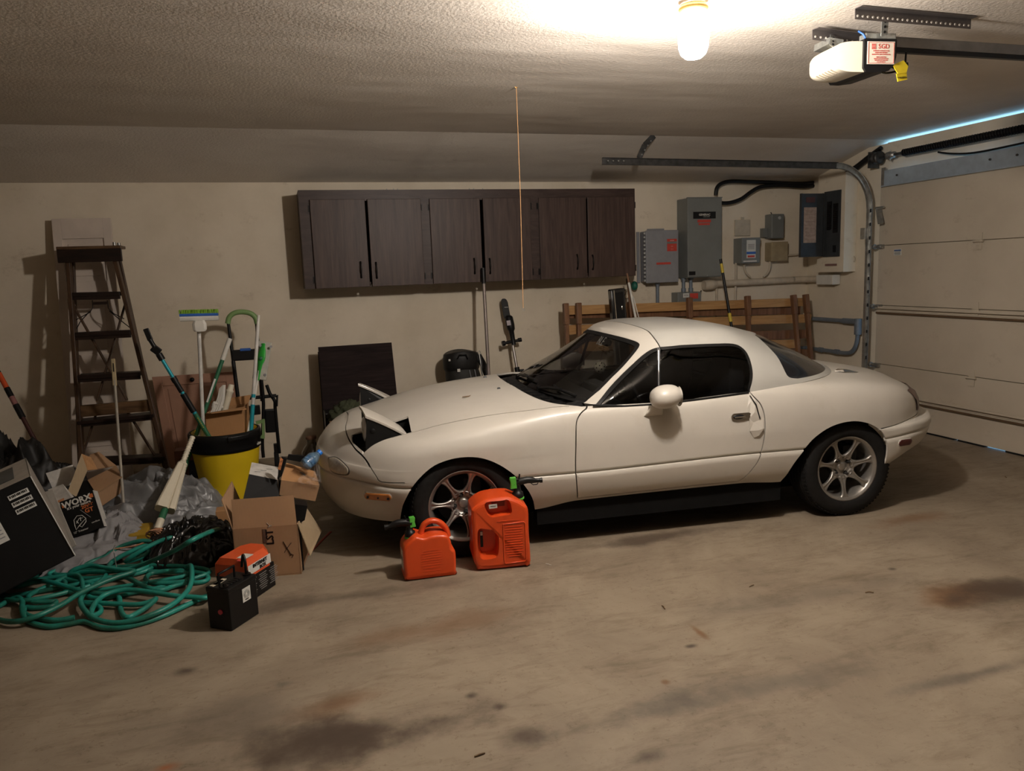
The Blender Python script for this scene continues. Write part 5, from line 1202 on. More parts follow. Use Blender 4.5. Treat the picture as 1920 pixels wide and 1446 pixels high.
# olive cloth, black case, small carton, glass jug beside it
p = onp(650, 768, 6.05); t = thing('olive_cloth', 'crumpled olive green cloth lying behind the car nose', 'cloth', (p.x, 6.05, p.z-.35))
def crumple(mb, c, rx, ry, rz, n=28, seed=1, amp=.22, freq=3.0, flat=.0):
    from mathutils import noise
    so = Vector((seed*7.3, seed*3.1, seed*1.7))
    def f(u, v):
        a = 2*pi*u; p = pi*(v-.5)
        d = Vector((cos(p)*cos(a), cos(p)*sin(a), sin(p)))
        nz_ = 1-abs(noise.noise(d*freq+so))*2.2; n2 = 1-abs(noise.noise(d*freq*2.3+so*2))*2
        k = 1+amp*nz_+amp*.45*n2-amp
        z = d.z*rz*k
        if flat and z < 0: z *= flat
        return Vector(c)+Vector((d.x*rx*k, d.y*ry*k, z))
    mb.grid(f, n*2, n, True); return mb
mb = MB(); crumple(mb, (p.x+.02, 6.05, p.z-.06), .17, .14, .13, seed=3, amp=.3); mb.build('cloth', mat('olive_cloth', (.045, .052, .025), .9), t)
b_ = onp(622, 783, 6.10); MBb = MB(); MBb.box((b_.x+.03, 6.20, b_.z/2+.005), (.16, .2, b_.z+.06)); tag(MBb.build('black_crate', M_BLK, bevel=.006), 'black crate under the olive cloth behind the car nose', 'crate')
b_ = onp(628, 802, 5.85); MBb = MB(); MBb.box((b_.x+.02, 5.90, b_.z/2+.015), (.10, .15, b_.z+.03)); tag(MBb.build('small_carton', mat('cardboard', (.36, .22, .12), .85, var=.1)), 'small cardboard carton beside the car nose near the wall', 'box')
M_JUG = mat('jug_glass', (.16, .13, .085), .15, coat=.5, trans=.4)
p = on(2, 0, 585, 853); t_ = thing('glass_jug', 'small brown glass jug on the floor between the car nose and the wall', 'jug', (p.x, min(p.y, 6.4), 0))
jy = min(p.y, 6.4); zt = onp(582, 818, jy).z; s = zt/.155
pj = onp(585, 845, jy)
MB().lathe([(0, .0), (.052*s, .0), (.060*s, .01*s), (.061*s, .06*s), (.05*s, .085*s), (.03*s, .105*s), (.026*s, .12*s), (.027*s, .14*s)], (pj.x, jy, 0), n=24, caps=False).build('jug_body', M_JUG, t_)
MB().lathe([(.030*s, .138*s), (.032*s, .145*s), (.031*s, .155*s), (.0, .155*s)], (pj.x, jy, 0), n=24, caps=False).build('jug_lip', mat('rust_lip', (.17, .08, .04), .7), t_)

# ================================================================ opener and fittings under the ceiling
M_GALV = mat('galvanised_bright', (.50, .52, .50), .35, .85, var=.2, scale=30); M_CREAM = mat('cream_plastic', (.72, .66, .52), .45, var=.03)
def angle_iron(name, label, a, b2, nh, h=.042):
    a, b2 = Vector(a), Vector(b2); t = thing(name, label, 'bracket', (a+b2)/2)
    ux = (b2-a).normalized(); L_ = (b2-a).length; hy = ux.cross(Vector((0, 0, 1))).normalized()
    mb = MB(); mb.bar(a, b2, .003, h); mb.bar(a+Vector((0, 0, h/2))-hy*-.018, b2+Vector((0, 0, h/2))-hy*-.018, .036, .003); mb.build('angle', mat('angle_steel', (.15, .135, .13), .45, .7), t)
    for k in range(nh):
        q = a+ux*(L_*(k+.5)/nh)+Vector((0, 0, -h*.18)); MB().cyl(q-hy*.0035, q+hy*.0035, .0048, n=10).build('hole', mat('hole_light', (.50, .46, .40), .6), t)
    return t
A0 = on(2, 2.515, 1603, 26); A1 = on(2, 2.515, 1820, 45)
angle_iron('ceiling_angle', 'long perforated steel angle screwed to the ceiling above the opener', A0, A1, 24)
B0 = on(2, 2.50, 1523, 65); B1 = on(2, 2.50, 1640, 80); 
angle_iron('rear_angle', 'short perforated steel angle behind the opener housing', B0, B1, 12)
# opener: housing axis runs towards the door; face with the sticker looks at the camera
F0 = on(2, 2.36, 1654, 100)
op = thing('garage_door_opener', 'cream and black garage door opener hanging from ceiling brackets', 'opener', F0)
# corners from the photo: sticker face plane, then the light lens going back-left
fy = on(2, 2.44, 1620, 72)
zt = 2.445
p1 = on(2, zt, 1621, 72); p2 = on(2, zt, 1682, 73)
# housing body runs along u (to the left in view) with its lens
u_ = Vector((-.9, .44, 0)).normalized()
v_ = Vector((u_.y, -u_.x, 0))
q1 = p1; q2 = p2; fx = (q2-q1); 
fx = Vector((fx.x, fx.y, 0)); wdt = fx.length; fxu = fx.normalized(); dpt = Vector((-fxu.y, fxu.x, 0))   # away from camera
M_BODY = M_BLK
Lb = .24
def sec(o, w_, prof): return [o+fxu*(a_*w_)+Vector((0, 0, b_)) for a_, b_ in prof]
prof = [(0, 0), (.02, 0), (.98, 0), (1, -.006), (1, -.070), (.95, -.105), (.78, -.132), (.35, -.140), (.08, -.138), (0, -.12)]
mb = MB(); mb.rings([sec(q1+dpt*0, wdt, prof), sec(q1+dpt*.015-fxu*.0, wdt, prof), sec(q1+dpt*Lb-fxu*.02, wdt, prof)], True, True, smooth=False); mb.build('chassis', M_BLK, op, bevel=.006)
# cream light lens on the left side
lens = []
for s, r in ((0.012, 1), (.05, 1), (.16, 1), (.195, .985), (.222, .93), (.240, .82), (.248, .66)):
    o = q1+dpt*s; ring = []
    for k in range(21):
        a_ = pi/2+pi*k/20; cc, ss = cos(a_), sin(a_)
        ring.append(o+fxu*(.02-.155*r*abs(cc)**.55)+Vector((0, 0, -.072+.064*r*(abs(ss)**.55)*(1 if ss > 0 else -1))))
    ring.append(o+fxu*.035+Vector((0, 0, -.072-.064*r))); ring.append(o+fxu*.035+Vector((0, 0, -.072+.064*r)))
    lens.append(ring)
mb = MB(); mb.rings(lens, True, True, smooth=True); ln = mb.build('light_lens', M_CREAM, op)
for k in range(6):
    o = q1+dpt*(.05+.022*k)-fxu*.085; mb = MB(); mb.bar(o+Vector((0, 0, -.131)), o-fxu*.042+Vector((0, 0, -.118)), .005, .004); mb.build('vent_slot', mat('slot_shadow', (.30, .25, .18), .7), ln)
# sticker with red print
fn = Vector((fxu.y, -fxu.x, 0))
sc_ = q1+fxu*wdt*.50+Vector((0, 0, -.060))+fn*.004
mb = MB(); mb.bar(sc_-fxu*wdt*.42, sc_+fxu*wdt*.42, .002, .094); st_ = mb.build('service_sticker', mat('sticker_cream', (.66, .60, .50), .5, var=.04), op)
M_REDI = mat('red_ink', (.50, .05, .04), .6)
PM = lambda dx_, dz_: plane_m(sc_+fn*.0018+fxu*dx_+Vector((0, 0, dz_)), fxu, (0, 0, 1))
for s in (-1, 1):
    mb = MB(); mb.bar(sc_+fn*.0015-fxu*wdt*.39+Vector((0, 0, s*.043)), sc_+fn*.0015+fxu*wdt*.39+Vector((0, 0, s*.043)), .001, .0015); mb.bar(sc_+fn*.0015+fxu*s*wdt*.39+Vector((0, 0, -.043)), sc_+fn*.0015+fxu*s*wdt*.39+Vector((0, 0, .043)), .0015, .001); mb.build('sticker_border', M_REDI, st_)
mb = MB(); o = sc_+fn*.0018-fxu*.036+Vector((0, 0, .026))
for k in range(4): mb.bar(o-fxu*.010+Vector((0, 0, .009-.006*k)), o+fxu*.010+Vector((0, 0, .009-.006*k)), .001, .0042)
mb.build('door_logo', M_REDI, st_)
text('SGD', .028, PM(.012, .026), 'sticker_lettering', M_REDI, st_, .0004)
for k, (s_, l_) in enumerate(((.0066, 'SUPERIOR GARAGE DOOR'), (.0066, 'SALES AND SERVICE'), (.006, 'RESIDENTIAL AND COMMERCIAL'))): text(l_, s_, PM(0, .008-.0075*k), 'sticker_lettering', M_REDI, st_, .0004)
for k, (s_, l_) in enumerate(((.0066, 'FREE ESTIMATES'), (.0056, 'REPAIRS AND NEW DOORS'), (.0056, 'OPENERS AND REMOTES'), (.0056, 'CALL US TODAY'))): text(l_, s_, PM(0, -.018-.0065*k), 'sticker_lettering', M_REDI, st_, .0004)
mb = MB(); mb.bar(q1+Vector((0, 0, .012))+dpt*.03-fxu*-.01, q2+Vector((0, 0, .012))+dpt*.03, .05, .026); mb.build('top_bracket', M_GALV, op, bevel=.004)
def strap(name, a, b2, parent):
    a, b2 = Vector(a), Vector(b2); mb = MB(); mb.bar(a, b2, .032, .003, up=fn); s_ = mb.build(name, M_GALV, parent)
    for k in range(3): q = a.lerp(b2, .2+.3*k); MB().cyl(q-fn*.004, q+fn*.004, .0055, n=10).build('strap_hole', M_BLK, s_)
strap('hanger_strap', q1+fxu*wdt*.55+fn*.010+Vector((0, 0, .01)), on(2, 2.52, 1660, 34), op)
strap('hanger_strap', on(2, 2.44, 1561, 88), on(2, 2.50, 1562, 68), op)
mb = MB(); o = q1+dpt*.2-fxu*.01; mb.bar(o+Vector((0, 0, .02)), o-fxu*.07+Vector((0, 0, .03)), .12, .03); mb.build('wire_bracket', M_GALV, op)
mb = MB(); mb.tube([q1+dpt*.02+Vector((-.02, 0, .035)), q1+dpt*.01+Vector((0.0, 0, .02)), q1+Vector((.005, 0, .0))], .004, n=6); mb.build('blue_wire', M_BLUE, op)
# drive rail towards the door
ry = q2.y+.07
ro = thing('opener_rail', 'steel drive rail running from the opener to the garage door', 'rail', (q2.x+1, ry, 2.43))
R0 = q2+dpt*.05+fxu*(-.02)+Vector((0, 0, .0)); R1 = Vector((WX-.10, R0.y, R0.z+.0))
MB().bar(R0, R1, .030, .046).build('rail', mat('rail_steel', (.26, .25, .24), .35, .8), ro, bevel=.003)
MB().bar(R0+Vector((0, -.004, -.034)), R1+Vector((0, -.004, -.034)), .022, .018).build('chain', M_BLK, ro)
# power lead and yellow tag
ck = on(1, R0.y-.02, 1700, 96); 
c1_ = [(1699, 97), (1698, 110), (1697, 122), (1690, 130), (1675, 135), (1660, 137), (1654, 134), (1658, 127), (1672, 126), (1688, 132), (1700, 128), (1701, 118)]
tg = thing('power_lead', 'coiled black lead with a yellow tag hanging right of the opener', 'cable', ck)
MB().tube(catmull([on(1, R0.y-.03+.008*(i % 3), *q) for i, q in enumerate(c1_)], 4), .0045, n=6).build('lead', M_BLK, tg)
M_YTAG = mat('yellow_tag', (.72, .55, .02), .5)
tagp = [(1672, 118), (1697, 111), (1702, 119), (1700, 138), (1703, 150), (1684, 154), (1680, 145), (1683, 138), (1700, 132), (1676, 126)]
pts = [on(1, R0.y-.045, *q) for q in tagp]; c_ = pts[0]
mb = MB(); A_ = [on(1, R0.y-.05, *q) for q in ((1674, 122), (1694, 113), (1703, 124), (1700, 136), (1684, 138))]; B_ = [on(1, R0.y-.035, *q) for q in ((1681, 138), (1700, 135), (1701, 149), (1684, 153))]
for Q in (A_, B_):
    n_ = len(Q); bk = [q+Vector((0, .004, 0)) for q in Q]; mb.add(Q+bk, [tuple(range(n_)), tuple(range(2*n_-1, n_-1, -1))]+[(i, (i+1) % n_, n_+(i+1) % n_, n_+i) for i in range(n_)])
mb.build('warning_tag', M_YTAG, tg)
for k, (s_, l_) in enumerate(((.011, 'WARNING'),)): 
    q = on(1, R0.y-.038, 1691, 145); text(l_, s_, plane_m(q, (1, 0, .12), (0, 0, 1)), 'tag_lettering', M_BLK, tg, .0003)
# pull cord of the attic hatch
S0 = on(2, CZ, 968, 163); S1 = on(1, S0.y, 981, 578)
t = thing('pull_cord', 'thin orange pull cord hanging from the ceiling in front of the cabinet', 'cord', S1)
MB().tube([S0, S0.lerp(S1, .5)+Vector((.004, 0, 0)), S1], .0022, n=5).build('cord', mat('cord_orange', (.55, .30, .13), .7), t)
MB().tube([S1+Vector((.006*cos(a), 0, -.008+.010*sin(a))) for a in [radians(k*30-60) for k in range(10)]], .0018, n=5).build('end_hook', M_STEEL, t)
MB().tube([S0+Vector((.008*cos(a), 0, .004-.010*abs(sin(a)))) for a in [radians(k*20) for k in range(10)]], .0022, n=5).build('ceiling_eye', M_BRASS, t)

# ================================================================ things on the floor in front of the car
M_GAS = mat('red_gas_plastic', (.70, .075, .012), .38, var=.05, scale=6, coat=.15); M_LIME = mat('lime_plastic', (.10, .50, .06), .4, var=.05)
def rrect(hx, hy, r, n=5):
    r = min(r, hx*.98, hy*.98); out = []
    for cx_, cy_, a0 in ((hx-r, hy-r, 0), (-hx+r, hy-r, pi/2), (-hx+r, -hy+r, pi), (hx-r, -hy+r, 3*pi/2)):
        for k in range(n+1): a = a0+pi/2*k/n; out.append((cx_+r*cos(a), cy_+r*sin(a)))
    return out
def outline_prism(mb, poly, y0, y1, rnd=.012, steps=4):
    """front-view outline (x, z) given thickness along y with rounded edges"""
    n = len(poly); cx_ = sum(p[0] for p in poly)/n; cz_ = sum(p[1] for p in poly)/n
    def inset(d):
        out = []
        for i, p in enumerate(poly):
            a = poly[i-1]; b2 = poly[(i+1) % n]; tx, tz = b2[0]-a[0], b2[1]-a[1]; L_ = sqrt(tx*tx+tz*tz) or 1
            out.append((p[0]-tz/L_*d, p[1]+tx/L_*d))
        return out
    ar = sum(poly[i][0]*poly[(i+1) % n][1]-poly[(i+1) % n][0]*poly[i][1] for i in range(n)); sg = 1 if ar > 0 else -1
    rs = []
    for k in range(steps+1):
        a = pi/2*k/steps; rs.append((sg*rnd*(1-sin(a)), y0+rnd*(1-cos(a))))
    for k in range(steps+1):
        a = pi/2*(1-k/steps); rs.append((sg*rnd*(1-sin(a)), y1-rnd*(1-cos(a))))
    mb.rings([[Vector((x, y, z)) for x, z in inset(d)] for d, y in rs], True, True); return mb
def spout(root, T, flip):
    """black pouring spout with a green thumb button, in the can's frame; T = matrix"""
    s = -1 if flip else 1
    def V(x, y, z): return T @ Vector((s*x, y, z))
    mb = MB(); mb.rings([[V(r*cos(q), r*sin(q), z)+Vector((0, 0, 0)) for q in [2*pi*k/18 for k in range(18)]] for z, r in ((0, .030), (.006, .032), (.030, .030), (.034, .022), (.06, .018), (.075, .018))], True, True); mb.build('spout_collar', M_BLK, root, bevel=0)
    mb = MB(); mb.rings([[V((r)*cos(q), r*sin(q), z) for q in [2*pi*k/18 for k in range(18)]] for z, r in ((-.006, .034), (.002, .034))], True, True); mb.build('collar_gasket', M_LIME, root)
    mb = MB(); mb.tube([V(-.016, 0, .078), V(.02, 0, .088), V(.06, 0, .092), (V(.085, 0, .088)), V(.105, 0, .082), V(.135, 0, .080), V(.137, 0, .080)], [.018, .0185, .018, .017, .012, .011, .012], n=14); mb.cyl(V(.128, 0, .080), V(.142, 0, .080), .0135, n=14); mb.build('spout', M_BLK, root)
    mb = MB(); mb.rings([[V(x, y, z) for x, y in ((-.026, -.017), (.012, -.017), (.012, .017), (-.026, .017))] for z in (.060, .105)], True, True, smooth=False); mb.build('valve_body', M_BLK, root, bevel=.004)
    mb = MB(); mb.rings([[V(x-k_*.0, y, z) for x, y in ((-.034-k_, -.016), (-.004, -.020), (-.004, .012), (-.034-k_, .012))] for z, k_ in ((.058, .004), (.085, 0), (.108, .004), (.116, .0))], True, True, smooth=False); mb.build('thumb_button', M_LIME, root, bevel=.003)
    mb = MB(); mb.tube([V(.012, 0, .100), V(.018, 0, .118), V(.020, 0, .130)], .004, n=6); mb.tube([V(.075, 0, .074), V(.09, 0, .060), V(.112, 0, .060), V(.118, 0, .068)], .0025, n=5); mb.build('trigger_spring', M_BLK, root)
# small can
c0 = on(2, 0, 766, 1091); c1 = on(2, 0, 852, 1079); mid = (c0+c1)/2; ux = (c1-c0).normalized(); rz = atan2(ux.y, ux.x)
W_ = (c1-c0).length*1.05; H_ = .228
t = thing('small_gas_can', 'smaller red gas can with a black spout pointing left beside the front wheel', 'gas can', mid, rz)
Mt = t.matrix_world
def can_out(W, H): return [(-W*.46, .004), (W*.46, .004), (W*.52, H*.10), (W*.53, H*.52), (W*.46, H*.62), (W*.44, H*.80), (W*.36, H*.93), (W*.10, H*.965), (-W*.12, H*.93), (-W*.28, H*.98), (-W*.44, H*.86), (-W*.53, H*.74), (-W*.545, H*.55), (-W*.53, H*.15)]
mb = MB(); mb.M = Mt; ol = [(v.x, v.y) for v in catmull([(x, z, 0) for x, z in can_out(W_, H_)], 4, closed=True)]; outline_prism(mb, ol, 0, .155, .014); mb.build('tank', M_GAS, t)
mb = MB(); mb.M = Mt; mb.tube(catmull([(-W_*.14, .078, H_*.90), (-W_*.06, .078, H_*1.12), (W_*.10, .078, H_*1.20), (W_*.27, .078, H_*1.14), (W_*.40, .078, H_*.98), (W_*.44, .078, H_*.80)], 5), [(.015, .020)]*26, n=10, flat=(0, 0, 1)); mb.build('handle', M_GAS, t)
mb = MB(); mb.M = Mt; a_ = Vector((-W_*.36, .078, H_*.84)); mb.M = Mt
Ts = Mt @ Matrix.Translation((-W_*.35, .078, H_*.90)) @ Matrix.Rotation(radians(-3), 4, 'Y')
spout(t, Ts @ Matrix.Scale(.86, 4), True)
for k in range(10):
    mb = MB(); mb.M = Mt; w2 = (.5, .62, .62, .56, .62, .6, .62, .5, .4, .55)[k]*W_*.45; z = H_*(.64-.055*k) if k < 8 else H_*(.70-.058*k)
    mb.box((W_*.02, .000, z), (w2*2*.8, .0025, .0022)); mb.build('embossed_line', M_GAS, t)
mb = MB(); mb.M = Mt; mb.box((-W_*.545, .075, H_*.42), (.003, .07, .10)); mb.build('side_sticker', M_WHITE, t)
mb = MB(); mb.M = Mt; mb.box((-W_*.55, .075, H_*.44), (.002, .05, .02)); mb.build('sticker_print', M_BLK, t)
# large can
c0 = on(2, 0, 893, 1073); c1 = on(2, 0, 995, 1063); mid = (c0+c1)/2; ux = (c1-c0).normalized(); rz = atan2(ux.y, ux.x)
W2 = (c1-c0).length*1.0; H2 = .372
t = thing('large_gas_can', 'larger red gas can with a moulded grip and a black spout pointing right', 'gas can', mid, rz)
Mt = t.matrix_world
out = [(-W2*.38, .004), (W2*.42, .004), (W2*.50, H2*.05), (W2*.515, H2*.12), (W2*.50, H2*.5), (W2*.50, H2*.80), (W2*.42, H2*.90), (W2*.22, H2*.99), (W2*.10, H2*1.01), (-W2*.12, H2*1.01), (-W2*.32, H2*.985), (-W2*.50, H2*.90), (-W2*.54, H2*.80), (-W2*.53, H2*.35), (-W2*.54, H2*.18), (-W2*.48, H2*.06)]
mb = MB(); mb.M = Mt; ol = [(v.x, v.y) for v in catmull([(x, z, 0) for x, z in out], 4, closed=True)]
outline_prism(mb, ol, 0, .20, .022)
tank = mb.build('tank', M_GAS, t)
# recessed grip at the top and side hand hold cut out of the tank
def bool_cut(o, cutter):
    md = o.modifiers.new('b', 'BOOLEAN'); md.operation = 'DIFFERENCE'; md.solver = 'EXACT'; md.object = cutter
    bpy.context.view_layer.update(); me = bpy.data.meshes.new_from_object(o.evaluated_get(bpy.context.evaluated_depsgraph_get()))
    o.modifiers.clear(); old = o.data; o.data = me; me.name = o.name; bpy.data.objects.remove(cutter)
def cutter(pts, dep):
    mb = MB(); mb.M = Mt; P = [(v.x, v.y) for v in catmull([(x*W2, z*H2, 0) for x, z in pts], 3, closed=True)]
    cx_ = sum(p[0] for p in P)/len(P); cz_ = sum(p[1] for p in P)/len(P)
    mb.rings([[Vector((cx_+(x-cx_)*k, y, cz_+(z-cz_)*k)) for x, z in P] for y, k in ((-.02, 1.04), (.004, 1.0), (dep*.6, .93), (dep, .80))], True, True); return mb.build('cutter', M_GAS)
bool_cut(tank, cutter([(-.27, .965), (.0, .975), (.14, .975), (.19, .86), (.17, .78), (.0, .765), (-.16, .755), (-.22, .78), (-.28, .86)], .05))
bool_cut(tank, cutter([(-.42, .60), (-.25, .585), (-.13, .57), (-.07, .50), (-.065, .35), (-.09, .22), (-.16, .175), (-.36, .17), (-.43, .24), (-.45, .42)], .07))
for p in tank.data.polygons: p.use_smooth = False
md = tank.modifiers.new('bevel', 'BEVEL'); md.width = .004; md.segments = 2; md.limit_method = 'ANGLE'; md.angle_limit = radians(35)
def relief(pts, y, r, name='moulded_rim', close=True):
    mb = MB(); mb.M = Mt; mb.tube([(x*W2, y, z*H2) for x, z in pts], [(r, r*.7)]*len(pts), n=8, flat=(0, 1, 0), closed=close); return mb.build(name, M_GAS, t)
relief([(.02, .645), (.40, .655), (.425, .63), (.425, .12), (.40, .09), (.04, .08), (.02, .11)], .000, .0045)
mb = MB(); mb.M = Mt; mb.box((-.03*W2, .049, .90*H2), (.24*W2, .004, .028)); mb.build('handle_slot', mat('red_shadow_slot', (.25, .03, .01), .5), t, bevel=.001)
mb = MB(); mb.M = Mt; mb.box((-.14*W2, .010, .90*H2), (.15*W2, .002, .022), R=Matrix.Rotation(-.05, 3, 'Y')); st_ = mb.build('price_sticker', M_WHITE, t)
mb = MB(); mb.M = Mt; mb.box((-.14*W2, .0085, .903*H2), (.10*W2, .001, .004)); mb.build('sticker_print', M_GREY, t)
mb = MB(); mb.M = Mt; mb.box((-.36*W2, .045, .42*H2), (.05*W2, .004, .085)); mb.build('side_sticker', M_BLK, t); mb = MB(); mb.M = Mt; mb.box((-.36*W2, .042, .50*H2), (.04*W2, .002, .02)); mb.build('sticker_print', M_WHITE, t)
for k in range(13):
    mb = MB(); mb.M = Mt; mb.box((.21*W2, -.001, H2*(.60-.035*k)), (W2*(.30, .33, .28, .33, .31, .33, .25, .33, .32, .30, .33, .28, .2)[k], .0028, .0024)); mb.build('embossed_line', M_GAS, t)
mb = MB(); mb.M = Mt; mb.box((.12*W2, -.001, H2*.69), (W2*.42, .003, .004)); mb.build('embossed_line', M_GAS, t)
Ts = Mt @ Matrix.Translation((W2*.37, .10, H2*.92)) @ Matrix.Rotation(radians(-3), 4, 'Y')
spout(t, Ts @ Matrix.Scale(.95, 4), False)

# ---- batteries
A0 = on(2, 0, 394, 1180); B0 = on(2, 0, 435, 1184.5); C0 = on(2, 0, 486, 1151)
ux = (C0-B0).normalized(); vy = Vector((-ux.y, ux.x, 0)); L1 = (C0-B0).length; W1 = min(.17, max(.12, (A0-B0).length))
rz = atan2(ux.y, ux.x); mid = B0+ux*L1/2+vy*W1/2
t = thing('black_battery', 'black car battery with a white square sticker on the floor by the hose', 'battery', mid, rz); Mt = t.matrix_world
M_BATT = mat('battery_black', (.005, .005, .0052), .45, spec=.3)
zt = onp(442, 1104, B0.y).z
def tb(p, d, m, name, par=None, bev=.004, R=None):
    mb = MB(); mb.M = Mt; mb.box(p, d, R); return mb.build(name, m, par or t, bevel=bev)
tb((0, 0, zt*.45), (L1, W1, zt*.9), M_BATT, 'battery_case'); lid = tb((0, 0, zt*.94), (L1*1.02, W1*1.03, zt*.12), M_BATT, 'battery_lid')
for k in range(6):
    tb((-L1*.40+L1*.8*k/5*.62, -W1*.16, zt*1.01), (L1*.085, W1*.30, zt*.04), M_BATT, 'cell_cap', lid, .003)
mb = MB(); mb.M = Mt
for s in (-1, 1): mb.cyl((s*L1*.40, -W1*.25, zt), (s*L1*.40, -W1*.25, zt+.018), .010, .009, n=12)
for s in (-1, 1):
    mb = MB(); mb.M = Mt; mb.cyl((s*L1*.40, -W1*.22, zt*.99), (s*L1*.40, -W1*.22, zt+.006), .018, n=16); mb.cyl((s*L1*.40, -W1*.22, zt), (s*L1*.40, -W1*.22, zt+.018), .009, .008, n=12); mb.build('terminal_post', M_IRON, t)
mb = MB(); mb.M = Mt; mb.tube([(-L1*.32, W1*.12, zt), (-L1*.32, W1*.12, zt+.05), (L1*.22, W1*.12, zt+.05), (L1*.22, W1*.12, zt)], .006, n=6); mb.build('rigid_handle', M_BATT, t)
mb = MB(); mb.M = Mt; mb.tube(catmull([(L1*.40, -W1*.2, zt+.015), (L1*.41, -W1*.18, zt+.06), (L1*.48, -W1*.02, zt+.085), (L1*.56, W1*.15, zt+.05), (L1*.58, W1*.22, zt+.02)], 5), .0065, n=8); mb.build('cable_loop', M_BATT, t)
stk = tb((L1*.10, -W1*.5-.0015, zt*.66), (.052, .002, .062), M_PAPER, 'square_sticker', None, 0)
for r in (.008, .013, .018):
    mb = MB(); mb.M = Mt; mb.tube([(L1*.10+r*cos(q), -W1*.5-.003, zt*.67+r*sin(q)) for q in [2*pi*k/20 for k in range(20)]], .0009, n=4, closed=True); mb.build('sticker_emblem', M_GREY, stk)
tb((L1*.10, -W1*.5-.003, zt*.545), (.022, .001, .004), M_BLK, 'sticker_print', stk, 0)
for k in range(3): tb((-L1*.30+.015*k, W1*.30, zt*1.005), (L1*.3, .022, .003), mat('label_cream', (.60, .54, .40), .6, var=.25, scale=60), 'torn_label', lid, 0, R=Matrix.Rotation(.1*(k-1), 3, 'Z'))
mb = MB(); mb.M = Mt; mb.cyl((-L1*.5-.001, -W1*.08, zt*.44), (-L1*.5-.006, -W1*.08, zt*.44), .011, n=14); mb.build('red_dot', mat('red_dot', (.55, .05, .08), .4), t)
# orange and black battery behind it
A1 = on(2, 0, 485, 1120); B1 = on(2, 0, 518.5, 1097); ux = (B1-A1).normalized(); 
L2 = .215; vy = Vector((-ux.y, ux.x, 0)); mid = B1-ux*L2/2+vy*.09; rz = atan2(ux.y, ux.x)
t = thing('orange_battery', 'battery with an orange top and black sides behind the black battery', 'battery', mid, rz); Mt = t.matrix_world
M_OR = mat('orange_plastic', (.62, .085, .02), .4, var=.05)
zb_ = .125
tb((0, 0, zb_/2), (L2, .175, zb_), M_BATT, 'battery_case')
mb = MB(); mb.M = Mt; mb.rings([[Vector((x*kx, y*ky, z)) for x, y in ((-L2/2, -.09), (L2/2-.04, -.09), (L2/2+.005, -.05), (L2/2+.005, .05), (L2/2-.04, .09), (-L2/2, .09))] for z, kx, ky in ((zb_-.004, 1.01, 1.01), (zb_+.055, 1.01, .98), (zb_+.085, .92, .72))], True, True, smooth=False); top = mb.build('orange_cover', M_OR, t, bevel=.004)
ban = MB(); ban.M = Mt; ban.add([(-L2*.46, -.0922, zb_+.008), (L2*.36, -.0922, zb_+.008), (L2*.36, -.0905, zb_+.052), (-L2*.46, -.0905, zb_+.052), (-L2*.46, -.089, zb_+.008), (L2*.36, -.089, zb_+.008), (L2*.36, -.087, zb_+.052), (-L2*.46, -.087, zb_+.052)], [(0, 1, 2, 3), (7, 6, 5, 4), (0, 4, 5, 1), (1, 5, 6, 2), (2, 6, 7, 3), (3, 7, 4, 0)]); bo = ban.build('white_banner', M_PAPER, top)
R3 = Mt.to_3x3(); 
def tmat(p, xd=(1, 0, 0), yd=(0, 0, 1)): return plane_m(Mt @ Vector(p), R3 @ Vector(xd), R3 @ Vector(yd))
text('INTERNET', .024, tmat((-.010, -.0935, zb_+.040)), 'banner_lettering', M_BLK, bo, .0006, bold=.0006); text('BOX', .024, tmat((.01, -.0940, zb_+.018)), 'banner_lettering', M_BLK, bo, .0006, bold=.0006)
M_INK = mat('grey_print', (.22, .21, .20), .6)
for c_ in (0, 1, 2):
    for k in range(8): tb((-.075+.085*c_, -.0885, zb_-.022-.0105*k), (.07-.012*((k+c_) % 3), .001, .003), M_INK, 'warning_print', t, 0)
tb((-.06, -.05, zb_+.086), (.06, .05, .002), M_WHITE, 'top_sticker', top, 0); tb((-.10, -.06, zb_+.084), (.04, .03, .004), M_STKR, 'red_cap', top, 0)

# ---- cardboard boxes in front of the nose
def card_mat(name, c, sc=40):
    m, nt, b = nmat(name)
    rp, nz, _ = noise_col(nt, tuple(x*.85 for x in c), c, scale=3, detail=6)
    wv = nt.nodes.new('ShaderNodeTexWave'); wv.inputs['Scale'].default_value = sc; tc = nt.nodes.new('ShaderNodeTexCoord'); nt.links.new(tc.outputs['Object'], wv.inputs['Vector'])
    col = mixc(nt, .10, rp.outputs[0], wv.outputs['Color'], 'MULTIPLY'); nt.links.new(col, b.inputs['Base Color']); b.inputs['Roughness'].default_value = .85
    MATS[name] = m; return m
M_CARD = card_mat('brown_cardboard', (.40, .235, .125)); M_CARD2 = card_mat('orange_cardboard', (.46, .24, .10)); M_CARDL = card_mat('pale_cardboard', (.44, .33, .20)); M_CARDK = mat('printed_black_card', (.005, .005, .005), .6, spec=.2)
def panel(P4, th, m, name, parent, mb=None):
    P = [Vector(p) for p in P4]; n_ = (P[1]-P[0]).cross(P[3]-P[0]).normalized(); own = mb is None; mb = mb or MB()
    Q = [p-n_*th for p in P]; mb.add(P+Q, [(0, 1, 2, 3), (7, 6, 5, 4), (0, 4, 5, 1), (1, 5, 6, 2), (2, 6, 7, 3), (3, 7, 4, 0)])
    return mb.build(name, m, parent) if own else mb
fy0 = on(2, 0, 519, 1080.5); fy1 = on(2, 0, 565.5, 1076.5)
ux = (fy1-fy0).normalized(); 
TL_ = onp(433.5, 991.5, fy0.y+.02); TR_ = onp(558, 984, fy0.y-.0)
